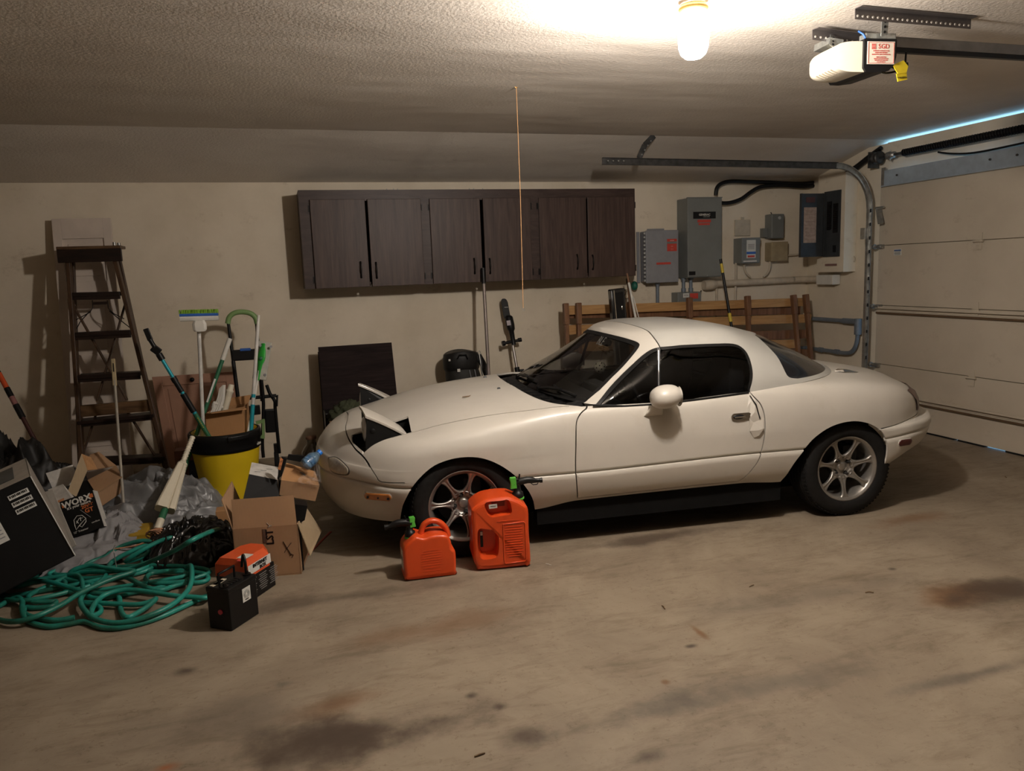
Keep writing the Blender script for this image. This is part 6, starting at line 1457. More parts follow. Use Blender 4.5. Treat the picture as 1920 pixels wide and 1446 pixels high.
Wb = (Vector((TR_.x, TR_.y, 0))-Vector((TL_.x, TL_.y, 0))).length; Hb = (TL_.z+TR_.z)/2
xr = fy1; xl = fy1-ux*(Wb*1.0); vy = Vector((-ux.y, ux.x, 0)); Db = .30
t = thing('large_cardboard_box', 'large open cardboard box with its flaps up left of the car nose', 'box', (xl+xr)/2+vy*Db/2)
Z = lambda p, z: Vector((p.x, p.y, z))
a, b2, c_, d_ = xl, xr, xr+vy*Db, xl+vy*Db
panel([Z(a, 0), Z(b2, 0), Z(b2, Hb), Z(a, Hb)], .005, M_CARD, 'front_panel', t); panel([Z(b2, 0), Z(c_, 0), Z(c_, Hb), Z(b2, Hb)], .005, M_CARD, 'side_panel', t)
panel([Z(d_, 0), Z(a, 0), Z(a, Hb), Z(d_, Hb)], .005, M_CARD, 'side_panel', t); panel([Z(c_, 0), Z(d_, 0), Z(d_, Hb), Z(c_, Hb)], .005, M_CARD, 'back_panel', t); panel([Z(a, .004), Z(d_, .004), Z(c_, .004), Z(b2, .004)], .004, M_CARD, 'bottom', t)
fh = .145
panel([Z(a, Hb)+ux*.004, Z(b2, Hb)-ux*.004, Z(b2, Hb)+vy*.035-ux*.014+Vector((0, 0, fh)), Z(a, Hb)+vy*.035+Vector((0, 0, fh))], .004, M_CARD, 'front_flap', t)
panel([Z(d_, Hb), Z(a, Hb), Z(a, Hb)-ux*.05+vy*.04+Vector((0, 0, fh)), Z(d_, Hb)-ux*.045+vy*-.04+Vector((0, 0, fh*1.25))], .004, M_CARD, 'left_flap', t)
panel([Z(b2, Hb), Z(c_, Hb), Z(c_, Hb)+ux*.075-Vector((0, 0, fh)), Z(b2, Hb)+ux*.045+vy*.02-Vector((0, 0, fh*1.25))], .004, M_CARDL, 'right_flap', t)
mb = MB(); mb.box(Z(b2, Hb*.4)+ux*.004+vy*.05, (.006, .03, Hb*.75)); mb.build('tape', M_BLK, t)
tp = MB(); q = xl+ux*Wb*.55; 
LM = lambda fx, z: plane_m(Z(xl+ux*(Wb*fx)-vy*.0012, z), (0, 0, 1), -ux)
o = text('LST', .052, LM(.565, Hb-.055), 'box_lettering', M_BLK, t, .0006, sx=1.0, bold=.0012); text('mini excavator', .010, LM(.50, Hb-.055), 'box_lettering', M_BLK, t, .0004)
mb = MB(); o_ = xl+ux*Wb*.48; mb.bar(Z(o_, Hb-.012)-vy*.001, Z(o_, Hb-.085)-vy*.001, .018, .0015, up=vy); mb.build('printed_bar', mat('brown_print', (.10, .05, .03), .7), t)
def pen(pts, name='pen_mark', r=.0016):
    mb = MB(); mb.tube([Z(xl+ux*Wb*x_, z_)-vy*.002 for x_, z_ in pts], r, n=4); mb.build(name, M_BLK, t)
pen([(.76, Hb-.085), (.80, Hb-.115), (.86, Hb-.155)]); pen([(.88, Hb-.095), (.80, Hb-.125), (.76, Hb-.145)]); pen([(.84, Hb-.165), (.87, Hb-.155), (.90, Hb-.16), (.87, Hb-.175)])
for k in range(3): pen([(.12, Hb-.14-.025*k), (.18, Hb-.143-.025*k)]); pen([(.12+.06*(k % 2), Hb-.14-.02*k), (.15, Hb-.155-.02*k)])
pen([(.12, Hb-.145), (.12, Hb-.185)]); pen([(.18, Hb-.13), (.18, Hb-.16)])
mb = MB(); mb.tube([Z(xl+ux*Wb*.53, Hb+.02)-vy*.002+vy*.004, Z(xl+ux*Wb*.57, Hb+.004)-vy*.002, Z(xl+ux*Wb*.54, Hb-.004)-vy*.002, Z(xl+ux*Wb*.60, Hb+.006)-vy*.002], .0012, n=4); mb.build('torn_fibres', M_PAPER, t)
# black printed box standing in it
k0 = onp(527, 932, fy0.y+.10); 
def quad(pxs, y): return [onp(*q, y) if not isinstance(y, (list, tuple)) else onp(*q, y[i]) for i, q in enumerate(pxs)]
t = thing('black_printed_box', 'black and white printed box sticking out of the large cardboard box', 'box', k0)
y0 = fy0.y+.10; fr = quad([(455, 940), (526, 950), (520, 900), (467, 889)], [y0, y0, y0+.10, y0+.10]); tpq = quad([(467, 889), (520, 900.5), (522, 876), (472, 867)], [y0+.10, y0+.10, y0+.26, y0+.26])
lo = [p+Vector((0, 0, -.12)) for p in fr[:2]]
panel([lo[0], lo[1], fr[1], fr[0]], .004, M_CARDK, 'lower_front', t); panel(fr, .004, M_CARDK, 'black_face', t); panel(tpq, .004, mat('white_card', (.52, .50, .46), .6, var=.15, scale=20), 'white_face', t)
panel([fr[1], lo[1], tpq[2]+Vector((0, .05, -.2)), tpq[2]], .004, M_CARDK, 'end_face', t); panel([lo[0], fr[0], tpq[3], tpq[3]+Vector((0, .05, -.2))], .004, M_CARDK, 'end_face', t)
q = [fr[0].lerp(fr[1], k/9) for k in range(10)]; mb = MB(); mb.tube([p+Vector((0, -.003, .003*(i % 2))) for i, p in enumerate(q)], .0016, n=4); mb.build('worn_edge', M_PAPER, t)
for k in range(3): a_ = tpq[0].lerp(tpq[2], .25+.2*k); MB().tube([a_+Vector((-.01, -.004, .006)), a_+Vector((.02, -.004, .0))], .0012, n=4).build('scuff', M_GREY, t)
for k in range(2):
    p0 = [(535, 950), (555, 950)][k]
mb = MB(); pp = quad([(552, 936), (575, 939), (570, 965), (553, 975)], y0+.03); panel(pp, .10, M_CARDK, '', None, mb); mb.build('second_layer', M_CARDK, t)
# cardboard drink carton with torn cling film
y1 = fy0.y+.16
t = thing('drink_carton', 'torn drink carton in clear film lying on the printed box', 'carton', onp(560, 935, y1))
f_ = quad([(522, 928), (591, 940), (599, 911), (526, 900)], y1); tq = quad([(526, 900), (599, 911), (591, 884), (537, 868)], [y1, y1, y1+.20, y1+.20])
panel(f_, .004, M_CARD, 'front_panel', t); panel(tq, .004, M_CARD2, 'top_panel', t); panel([f_[1], f_[1]+Vector((.02, .2, 0)), tq[2], f_[2]], .004, M_CARD, 'end_panel', t); panel([f_[0], f_[3], tq[3], f_[0]+Vector((0, .2, 0))], .004, M_CARD, 'end_panel', t)
c_ = (tq[0]+tq[1]+tq[2]+tq[3])/4; MB().lathe([(.0, .002), (.035, .002), (.038, 0)], c_+Vector((-.01, .0, .001)), (tq[1]-tq[0]).cross(tq[3]-tq[0]), n=20).build('punched_hole', mat('hole_dark', (.05, .035, .025), .8), t)
M_FILM = mat('cling_film', (.60, .55, .52), .08, alpha=.22, coat=1, var=.3, scale=30)
for i_, (q4, nm) in enumerate(((quad([(556, 905), (600, 912), (600, 897), (566, 888)], y1-.02), 'film'), (quad([(586, 900), (603, 905), (600, 872), (590, 870)], y1+.05), 'film'))):
    mb = MB()
    from mathutils import noise as _n
    P_ = q4
    mb.grid(lambda u, v: P_[0].lerp(P_[1], u).lerp(P_[3].lerp(P_[2], u), v)+Vector((0, -.02, .012))*_n.noise(Vector((u*5, v*5, i_)))*1.8, 14, 8); mb.build(nm, M_FILM, t)
fq = quad([(520, 899), (528, 893), (538, 860), (528, 858)], y1-.01); mb = MB(); panel(fq, .03, M_CARDK, '', None, mb); mb.build('black_flap', M_CARDK, t); 
fq = quad([(521, 880), (526, 882), (531, 862), (526, 858)], y1-.03); panel(fq, .004, mat('orange_print', (.50, .20, .08), .5, var=.5, scale=60), 'printed_strip', t)
fq = quad([(538, 862), (572, 868), (570, 855), (541, 853)], y1+.12); panel(fq, .02, M_CARDK, 'black_flap', t)
# blue water bottle lying on the carton
t = thing('water_bottle', 'crushed clear blue water bottle with a bright blue cap on the carton', 'bottle', onp(585, 862, y1+.10))
a = onp(571, 873, y1+.06); b2 = onp(592, 856, y1+.09); c_ = onp(600.5, 847.5, y1+.11); ax2 = (c_-a).normalized()
M_BOT = mat('blue_pet', (.22, .40, .60), .1, alpha=.38, coat=1, var=.2, scale=20)
mb = MB(); x_, y_, z_, L_ = frame(a, c_); rs = []
for f_, r in ((0, .010), (.02, .033), (.12, .036), (.2, .032), (.28, .036), (.36, .031), (.45, .036), (.58, .034), (.70, .026), (.82, .016), (.90, .013)): rs.append([a+(c_-a)*f_+x_*(r*cos(q)*(1+.08*sin(3*q+f_*9)))+y_*(r*sin(q)) for q in [2*pi*k/18 for k in range(18)]])
mb.rings(rs, True, True); mb.build('bottle_body', M_BOT, t)
mb = MB(); mb.rings([[a+(c_-a)*f_+x_*(.0345*cos(q))+y_*(.0345*sin(q)) for q in [2*pi*k/18 for k in range(18)]] for f_ in (.22, .44)], True, False); mb.build('bottle_label', mat('bottle_label', (.05, .13, .26), .4, var=.4, scale=40), t)
MB().cyl(a+(c_-a)*.88, a+(c_-a)*1.02, .0165, n=16).build('bottle_cap', mat('bright_blue', (.02, .20, .75), .4), t)
# red strip on the floor, brown leaf on the hood, small debris
r0 = on(2, .002, 570, 1046); r1 = on(2, .002, 620, 997)
mb = MB(); mb.tube([r0, r0.lerp(r1, .3)+Vector((.004, 0, 0)), r0.lerp(r1, .7), r1], [(.009, .002)]*4, n=6, flat=(1, 0, 0)); tag(mb.build('red_strip', mat('red_strip', (.35, .045, .02), .6)), 'thin red strip lying on the floor under the car nose', 'strip')
hp_ = CARM @ Vector((.10, -.36, top_z(.10, -.36)+.001)); mb = MB()
mb.tube([hp_+Vector((-.03, 0, .001)), hp_+Vector((-.005, .001, .002)), hp_+Vector((.012, .004, .003)), hp_+Vector((.022, .012, .006))], [(.003, .0015), (.004, .0015), (.003, .0015), (.001, .001)], n=6); tag(mb.build('leaf', mat('leaf_brown', (.16, .10, .05), .8)), 'small curled brown leaf lying on the hood', 'leaf')
DEB = ((900, 1418, 'dark twig on the floor at the bottom centre of the photo'), (1245, 1140, 'short dark twig on the floor below the car door'), (1630, 1112, 'thin dark straw on the floor right of the small stains'), (1885, 895, 'small dark twig on the floor near the garage door'), (1028, 1060, 'tiny white chip on the floor right of the large gas can'), (1410, 1100, 'thin pale straw on the floor in front of the rear wheel'))
for i, (px, py, lb) in enumerate(DEB):
    p = on(2, 0, px, py); a_ = i*1.3; ln_ = .018
    mb = MB(); mb.tube([p+Vector((-ln_*cos(a_), -ln_*sin(a_), .003)), p+Vector((0, .002, .005)), p+Vector((ln_*cos(a_+.3), ln_*sin(a_+.3), .003))], .0028 if i < 4 else .002, n=5)
    tag(mb.build('twig' if i != 4 else 'chip', MATS['leaf_brown'] if i != 4 else M_WHITE), lb, 'debris')

# ================================================================ clutter at the left
from mathutils import noise
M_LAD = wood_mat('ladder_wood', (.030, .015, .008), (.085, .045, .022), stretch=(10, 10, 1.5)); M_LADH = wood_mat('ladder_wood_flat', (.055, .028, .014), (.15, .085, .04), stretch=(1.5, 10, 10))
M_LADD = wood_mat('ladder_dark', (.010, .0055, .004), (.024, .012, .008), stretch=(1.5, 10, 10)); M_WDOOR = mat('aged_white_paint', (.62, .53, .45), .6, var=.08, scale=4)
# ---- white panelled door leaning on the wall
KD = .10; YD = 6.43
d0, d1 = onp(97, 411, YD, KD), onp(208, 409, YD, KD); bl = onp(136, 867, YD, KD); br = onp(247, 850, YD, KD)
t = thing('panelled_door', 'narrow white panelled door leaning on the wall behind the wooden ladder', 'door', (d0.x+.25, 6.5, 0))
tl, tr_ = d0, d1
b0 = tl+(bl-tl)*(tl.z/(tl.z-bl.z)); b1 = tr_+(br-tr_)*(tr_.z/(tr_.z-br.z))
nd = (b1-b0).cross(tl-b0).normalized(); nd = nd if nd.y < 0 else -nd
LP = lambda u, v, d=0: (b0.lerp(b1, u)).lerp(tl.lerp(tr_, u), v)+nd*d
def dpanel(u0, u1, v0, v1, d0_, d1_, name, m=M_WDOOR):
    mb = MB(); vs = [LP(u, v, d) for d in (d0_, d1_) for u, v in ((u0, v0), (u1, v0), (u1, v1), (u0, v1))]
    mb.add(vs, [(3, 2, 1, 0), (4, 5, 6, 7), (0, 1, 5, 4), (1, 2, 6, 5), (2, 3, 7, 6), (3, 0, 4, 7)]); return mb.build(name, m, t, bevel=.002)
dpanel(0, 1, 0, 1, -.012, 0, 'slab')
for u0, u1, v0, v1 in ((0, .15, 0, 1), (.85, 1, 0, 1), (.15, .85, .925, 1), (.15, .85, .70, .765), (.15, .85, .42, .49), (.15, .85, 0, .12)): dpanel(u0, u1, v0, v1, 0, .014, 'stile' if v1-v0 > .9 else 'door_rail')
for v0, v1 in ((.785, .905), (.51, .68), (.14, .40)): dpanel(.24, .76, v0, v1, 0, .008, 'raised_panel')
# ---- wooden stepladder
YL_, KL_ = 6.02, .20
LQ = lambda px, py, o=0: onp(px, py, YL_+o, KL_)
top0, top1 = LQ(128, 482), LQ(215, 482); l1 = LQ(150, 800); r1 = LQ(298, 812)
def down(a, b2): return a+(b2-a)*(a.z/(a.z-b2.z))
f0, f1 = down(top0, l1), down(top1, r1)
t = thing('wooden_stepladder', 'old dark wooden stepladder standing in front of the white door', 'ladder', ((f0.x+f1.x)/2, f0.y, 0))
for a, b2 in ((top0, f0), (top1, f1)): MB().bar(a, b2, .028, .070, up=Vector((0, 1, 0))).build('side_rail', M_LAD, t, bevel=.003)
ca, cb = LQ(110, 470), LQ(230, 466)
cm = (ca+cb)/2; wl_ = (cb-ca).length
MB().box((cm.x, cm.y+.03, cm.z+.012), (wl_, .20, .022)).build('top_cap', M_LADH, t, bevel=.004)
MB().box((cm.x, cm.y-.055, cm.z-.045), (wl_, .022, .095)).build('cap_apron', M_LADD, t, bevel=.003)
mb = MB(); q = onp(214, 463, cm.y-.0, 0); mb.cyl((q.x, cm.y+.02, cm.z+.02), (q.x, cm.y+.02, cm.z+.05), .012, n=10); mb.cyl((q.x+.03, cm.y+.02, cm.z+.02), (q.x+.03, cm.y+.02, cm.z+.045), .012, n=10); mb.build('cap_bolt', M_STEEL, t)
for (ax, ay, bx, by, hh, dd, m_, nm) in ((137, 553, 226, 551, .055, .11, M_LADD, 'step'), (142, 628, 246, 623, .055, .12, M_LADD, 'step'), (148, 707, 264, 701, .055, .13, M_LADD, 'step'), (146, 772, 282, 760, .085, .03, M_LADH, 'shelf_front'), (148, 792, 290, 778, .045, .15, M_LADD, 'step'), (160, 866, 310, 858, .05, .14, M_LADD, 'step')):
    a, b2 = LQ(ax, ay), LQ(bx, by); mb = MB(); c_ = (a+b2)/2; mb.bar(a+Vector((0, dd*.2, 0)), b2+Vector((0, dd*.2, 0)), dd, hh*.55 if nm == 'step' else hh); mb.build(nm, m_, t, bevel=.003)
    if nm == 'step': MB().bar(a+Vector((0, -.02, -.01)), b2+Vector((0, -.02, -.01)), .022, hh).build('step_nosing', m_, t, bevel=.003)
for (ax, ay, bx, by) in ((131, 562, 238, 750), (236, 566, 182, 752), (238, 770, 300, 870), (182, 770, 150, 870)):
    a, b2 = LQ(ax, ay, .05), LQ(bx, by, .05); MB().bar(a, b2, .012, .040, up=Vector((0, 1, 0))).build('brace', M_LAD, t, bevel=.002)
a, b2 = LQ(222, 480, .10), LQ(306, 862, .26); MB().bar(LQ(136, 480, .10), down(LQ(136, 480, .10), LQ(150, 862, .22)), .025, .05, up=Vector((0, 1, 0))).build('rear_leg', M_LAD, t, bevel=.003); MB().bar(a, down(a, b2), .025, .05, up=Vector((0, 1, 0))).build('rear_leg', M_LAD, t, bevel=.003)
for pts in (((173, 563), (174, 577), (168, 586), (142, 600), (140, 612)), ((201, 563), (203, 578), (213, 588), (233, 598)), ((205, 583), (225, 600), (243, 614)), ((168, 584), (150, 604), (143, 618))): MB().tube([LQ(x, y, .04) for x, y in pts], .0035, n=5).build('spreader_wire', M_IRON, t)
MB().bar(LQ(173, 569, .03), LQ(203, 568, .03), .01, .02).build('spreader_bar', M_LADD, t)
# ---- pinkish cupboard door leaning on the wall
KC = .12
c0, c1, cb_ = onp(285, 707, 6.52, KC), onp(437, 697, 6.52, KC), onp(318, 880, 6.52, KC)
b0 = down(c0, cb_); b1 = b0+(c1-c0); b1.z = 0; tl, tr_ = c0, c1
t = thing('cupboard_door', 'pinkish brown panelled cupboard door with a dark knob leaning on the wall', 'cupboard door', (b0+b1)/2)
M_PINK = mat('pink_brown_paint', (.36, .19, .12), .55, var=.06, scale=4)
nd = (b1-b0).cross(tl-b0).normalized(); nd = nd if nd.y < 0 else -nd
def cpanel(u0, u1, v0, v1, a_, b_, name):
    mb = MB(); vs = [LP(u, v, d) for d in (a_, b_) for u, v in ((u0, v0), (u1, v0), (u1, v1), (u0, v1))]
    mb.add(vs, [(3, 2, 1, 0), (4, 5, 6, 7), (0, 1, 5, 4), (1, 2, 6, 5), (2, 3, 7, 6), (3, 0, 4, 7)]); return mb.build(name, M_PINK, t, bevel=.002)
cpanel(0, 1, 0, 1, -.008, 0, 'slab')
for q in ((0, .11, 0, 1), (.89, 1, 0, 1), (.11, .89, .90, 1), (.11, .89, 0, .10)): cpanel(*q, 0, .010, 'stile' if q[3]-q[2] > .9 else 'door_rail')
cpanel(.16, .84, .13, .87, 0, .006, 'raised_panel')
k_ = LP(.48, .945, .012); MB().lathe([(0, .028), (.012, .026), (.018, .018), (.014, .008), (.008, 0)], k_, nd, n=16, caps=False).build('knob', M_IRON, t)
# ---- yellow bin with a black rim
bc = on(2, 0, 412, 952); bx_, by_ = bc.x, bc.y+.20
def wide(px0, px1, py, y): return (onp(px1, py, y).x-onp(px0, py, y).x)/2
zr0 = onp(420, 853, by_-.24).z; zr1 = onp(420, 818, by_-.24).z
c_top = (onp(357, 840, by_).x+onp(488, 826, by_).x)/2; rt_ = wide(357, 488, 835, by_); rb_ = wide(374, 474, 950, by_)
bx_ = c_top-.0
t = thing('yellow_bin', 'large yellow plastic bin with a thick black rim holding brooms and poles', 'bin', (bx_, by_, 0))
M_YEL = mat('yellow_bin', (.70, .50, .012), .42, var=.05, scale=3)
mb = MB(); mb.lathe([(0, 0), (rb_*.98, 0), (rb_, .012), (rt_*.985, zr0), (rt_*.985, zr1), (rt_*.94, zr1), (rb_*.95, .03), (0, .03)], (bx_, by_, 0), n=48, caps=False); mb.build('bin_body', M_YEL, t)
mb = MB(); mb.lathe([(rt_*.985, zr0), (rt_*1.02, zr0), (rt_*1.03, zr0+.02), (rt_*1.03, zr0+(zr1-zr0)*.45), (rt_*1.055, zr0+(zr1-zr0)*.5), (rt_*1.055, zr1-.012), (rt_*1.03, zr1), (rt_*.95, zr1), (rt_*.93, zr1-.02)], (bx_, by_, 0), n=48, caps=False); rim_ = mb.build('black_rim', M_BLK, t)
for a_ in (-1.15, 2.0):
    mb = MB(); rs = []
    for k in range(9):
        q = a_-.28+.56*k/8; rs.append([Vector((bx_+r*cos(q), by_+r*sin(q), z)) for r, z in ((rt_*1.03, zr1-.005), (rt_*1.13, zr1-.01), (rt_*1.13, zr1-.035), (rt_*1.03, zr1-.06))])
    mb.rings(rs, True, True, smooth=False); mb.build('rim_handle', M_BLK, rim_, bevel=.003)
q = -.40; o_ = Vector((bx_+rt_*1.06*cos(q), by_+rt_*1.06*sin(q), zr0+.028)); text('olum', .030, plane_m(o_, (-sin(q), cos(q), 0), (0, 0, 1)), 'rim_lettering', M_WHITE, rim_, .0006, bold=.0008)
zin = zr1*.55
def inbin(dx_, dy_, z=None): return Vector((bx_+dx_, by_+dy_, .035 if z is None else z))
def ray_y(px, py, y): return onp(px, py, y)
# blue telescopic pole
a = ray_y(279, 633, by_-.12); b2 = ray_y(384, 806, by_-.10); f = down(a, b2); L_ = (b2-a); e_ = a+L_*1.55
e_.z = max(.05, e_.z)
t = thing('blue_telescopic_pole', 'black and teal telescopic pole leaning left out of the yellow bin', 'pole', e_)
M_TEAL = mat('teal_tube', (.02, .34, .42), .35, .3, var=.05); M_GRN = mat('green_tube', (.02, .13, .06), .4, var=.05)
Pq = lambda f_: a+L_*f_
for f0_, f1_, r, m_, nm in ((.02, .20, .014, M_BLK, 'angled_joint'), (.17, .235, .021, M_BLK, 'collar'), (.23, .44, .0115, M_TEAL, 'upper_tube'), (.42, .47, .020, M_BLK, 'collar'), (.46, .58, .017, M_BLK, 'lock_sleeve'), (.58, .62, .013, M_TEAL, 'teal_ring'), (.60, .80, .020, M_BLK, 'foam_grip'), (.80, .83, .0145, M_TEAL, 'teal_ring'), (.82, 1.0, .016, M_GRN, 'lower_tube')):
    MB().cyl(Pq(f0_), Pq(f1_), r, n=14).build(nm, m_, t)
MB().cyl(Pq(1.0), e_, .015, n=12).build('lower_tube', M_GRN, t)
MB().bar(Pq(.03), Pq(-.06)+Vector((.004, 0, .02)), .034, .018, up=Vector((0, 1, 0))).build('flat_tip', M_BLK, t, bevel=.004)
MB().bar(Pq(.10)+Vector((-.014, 0, 0)), Pq(.16)+Vector((.012, -.01, 0)), .05, .022, up=Vector((0, 1, 0))).build('pivot', M_BLK, t, bevel=.006)
for k in range(6): MB().bar(Pq(.86+.02*k)+Vector((.003, -.017, 0)), Pq(.873+.02*k)+Vector((.003, -.017, 0)), .004, .002, up=Vector((0, 1, 0))).build('yellow_print', MATS['yellow_plastic'], t)
# white scrubbing broom, bristles up
a = ray_y(372, 600, by_-.05); b2 = ray_y(381, 806, by_-.05); e_ = down(a, b2); e_ = a+(e_-a)*.96
t = thing('scrub_broom', 'upturned white broom with green bristles standing in the yellow bin', 'broom', e_)
MB().cyl(ray_y(373, 620, by_-.05), e_, .0125, n=14).build('handle', mat('white_pole_paint', (.62, .60, .56), .4), t)
h0, h1 = ray_y(338, 598, by_-.05), ray_y(410, 596, by_-.05); um = (h1-h0).normalized(); hc = (h0+h1)/2; hl = (h1-h0).length
mb = MB(); mb.rings([[hc+um*x+Vector((0, y, z)) for y, z in ((-.03, -.016), (.03, -.016), (.036, .004), (.036, .016), (-.036, .016), (-.036, .004))] for x in (-hl/2, hl/2)], True, True, smooth=False); mb.build('head', M_WHITE, t, bevel=.006)
mb = MB(); mb.rings([[hc+um*x+Vector((0, y, z)) for y, z in ((-.034, .016), (.034, .016), (.036, .034), (-.036, .034))] for x in (-hl*.5, hl*.5)], True, True, smooth=False); mb.build('blue_strip', M_BLUE, t, bevel=.003)
nk = ray_y(374, 611, by_-.09); mb = MB(); mb.rings([[Vector((nk.x+x*w_, nk.y+y, z)) for x, y in ((-1, 0), (-.6, -.012), (.6, -.012), (1, 0), (.8, .04), (-.8, .04))] for z, w_ in ((hc.z-.085, .034), (hc.z-.075, .044), (hc.z-.035, .046), (hc.z-.012, .034))], True, True, smooth=False); mb.build('neck', M_WHITE, t, bevel=.005)
M_BRIS = mat('green_bristle', (.22, .42, .03), .6, var=.2); mb = MB(); rnd = random.Random(3)
for i in range(26):
    for j in range(5):
        p = hc+um*(-hl*.49+hl*.98*i/25)+Vector((0, -.028+.014*j, .032)); tip = p+Vector((rnd.uniform(-.005, .005), rnd.uniform(-.006, .006), .026)); mb.cyl(p, tip, .0042, .0030, n=5)
o = mb.build('bristles', M_BRIS, t); o['kind'] = 'stuff'
# green pole with white end
a = ray_y(430, 638, by_+.12); b2 = ray_y(384, 770, by_+.02); f = down(a, b2)
e_ = a+(f-a)*.93
t = thing('green_pole', 'dark green pole with a white end cap leaning right out of the yellow bin', 'pole', e_)
MB().cyl(a, e_, .014, n=12).build('tube', M_GRN, t); MB().cyl(a+(a-e_).normalized()*.012, a.lerp(e_, .13), .0165, n=12).build('white_cap', M_WHITE, t)
MB().bar(a.lerp(e_, .25)+Vector((-.004, -.013, 0)), a.lerp(e_, .40)+Vector((-.004, -.013, 0)), .012, .003, up=Vector((0, 1, 0))).build('white_label', M_PAPER, t)
# white and teal pole, green mop head
a = ray_y(485, 591, by_+.08); b2 = ray_y(471, 806, by_-.02); e_ = a+(down(a, b2)-a)*.94
t = thing('teal_mop_pole', 'white pole with a teal lower end standing at the right of the yellow bin', 'pole', e_)
MB().cyl(a, a.lerp(b2, .12), .009, .0125, n=12).build('tip', M_WHITE, t); MB().cyl(a.lerp(b2, .1), a.lerp(b2, .78), .0125, n=12).build('upper_tube', MATS['white_pole_paint'], t); MB().cyl(a.lerp(b2, .78), e_, .0145, n=12).build('lower_tube', M_TEAL, t)
MB().cyl(a.lerp(b2, .69), a.lerp(b2, .72), .0145, n=12).build('ring', M_TEAL, t)
hh0, hh1 = ray_y(501, 644, by_+.16), ray_y(486, 712, by_+.10); e_ = down(ray_y(494, 660, by_+.14), ray_y(478, 745, by_+.05)); e_ = ray_y(494, 660, by_+.14)+(e_-ray_y(494, 660, by_+.14))*.94
t = thing('green_floor_mop', 'flat white floor mop with a bright green bracket held up beside the white pole', 'mop', e_)
mb = MB(); mb.bar(ray_y(497, 641, by_+.18), ray_y(486, 712, by_+.14), .095, .016, up=Vector((0, 1, 0))); mb.build('mop_plate', mat('mop_grey', (.42, .41, .35), .6), t, bevel=.006)
M_BRG = mat('bright_green', (.03, .40, .05), .35, var=.05)
ax0, ax1 = ray_y(494, 644, by_+.15), ray_y(486, 695, by_+.10); mb = MB(); rs = []
x_, y_, z_, L_ = frame(ax0, ax1)
for f_, r in ((0, .018), (.12, .020), (.3, .030), (.5, .036), (.62, .034), (.78, .020), (1, .016), (1.35, .014)): rs.append([ax0+(ax1-ax0)*f_+x_*(r*cos(q))+y_*(.4*r*sin(q))+Vector((0, -.012, 0)) for q in [2*pi*k/14 for k in range(14)]])
mb.rings(rs, True, True); mb.build('bracket', M_BRG, t); q_ = ax0+(ax1-ax0)*.55+Vector((0, -.028, 0)); MB().sphere(q_, .016, 12, sc=(1, .6, 1)).build('swivel', M_GRN, t)
MB().cyl(ax1+Vector((0, -.01, 0)), e_, .009, n=10).build('handle', M_WHITE, t)
for px, py in ((488, 648), (508, 650), (483, 705), (497, 703)): q_ = ray_y(px, py, by_+.135); MB().cyl(q_, q_+Vector((0, -.004, 0)), .009, n=12).build('cloth_grip', M_GREY2, t)
# curved white gutters, cream tube, cardboard box in the bin
t = thing('plastic_strips', 'bundle of curved white plastic strips in the yellow bin beside the green pole', 'strips', inbin(0, .12, zr1))
for k in range(4):
    P = [ray_y(388+4*k, 790, by_+.10), ray_y(398+4*k, 772, by_+.11), ray_y(409+4*k-k, 750, by_+.12), ray_y(414+2*k, 722-k*2+6, by_+.13)]; Z0 = P[0]+(P[0]-P[1])*2.2
    MB().tube(catmull([Z0]+P, 4), [(.012, .004)]*17, n=8, flat=(1, .4, 0)).build('slat', M_WHITE, t)
a = ray_y(434, 721, by_+.16); b2 = ray_y(425, 755, by_+.14)
t = thing('cream_tube', 'short cream plastic tube with a ribbed hose standing in the yellow bin', 'tube', b2); x_, y_, z_, L_ = frame(a, b2)
mb = MB(); mb.rings([[a+(b2-a)*f_+x_*(r*cos(q))+y_*(r*sin(q)) for q in [2*pi*k/16 for k in range(16)]] for f_, r in ((0, .020), (.28, .020), (.32, .027), (.42, .027), (.46, .024), (1.5, .022))], True, True); mb.build('tube', M_CREAM, t)
e_ = ray_y(402, 757, by_+.12); mb = MB(); hp2 = catmull([b2+(b2-a)*.3, ray_y(415, 763, by_+.13), e_, e_+Vector((-.02, 0, -.12))], 12); mb.tube(hp2, [.017 if i % 2 else .0135 for i in range(len(hp2))], n=10); mb.build('ribbed_hose', M_WHITE, t)
q4 = [ray_y(384, 812, by_-.0), ray_y(456, 803, by_-.0), ray_y(456, 764, by_), ray_y(385, 776, by_)]
t = thing('bin_carton', 'orange brown cardboard box with open flaps standing in the yellow bin', 'box', inbin(0, 0))
lo = [p-Vector((0, 0, .40)) for p in q4[:2]]; bk = Vector((.03, .20, .0))
panel([lo[0], lo[1], q4[2], q4[3]], .005, M_CARD2, 'front_panel', t); panel([lo[1], lo[1]+bk, q4[2]+bk, q4[2]], .005, M_CARD2, 'side_panel', t); panel([lo[0]+bk, lo[0], q4[3], q4[3]+bk], .005, M_CARD2, 'side_panel', t); panel([lo[1]+bk, lo[0]+bk, q4[3]+bk, q4[2]+bk], .005, M_CARD2, 'back_panel', t)
panel([q4[3]+Vector((0, -.004, 0)), q4[2]+Vector((0, -.004, 0)), ray_y(463, 768, by_-.06), ray_y(396, 776, by_-.08)], .004, M_CARD2, 'front_flap', t)
panel([q4[3]+bk, q4[2]+bk, q4[2]+bk+Vector((.02, .04, .05)), q4[3]+bk+Vector((-.01, .04, .05))], .004, M_CARD2, 'back_flap', t)
fr_ = [q4[3]+Vector((0, -.002, .003)), q4[2]+Vector((.0, -.002, .003)), q4[2]+bk*.9+Vector((0, 0, .028)), q4[3]+bk*.9+Vector((0, 0, .028))]; 
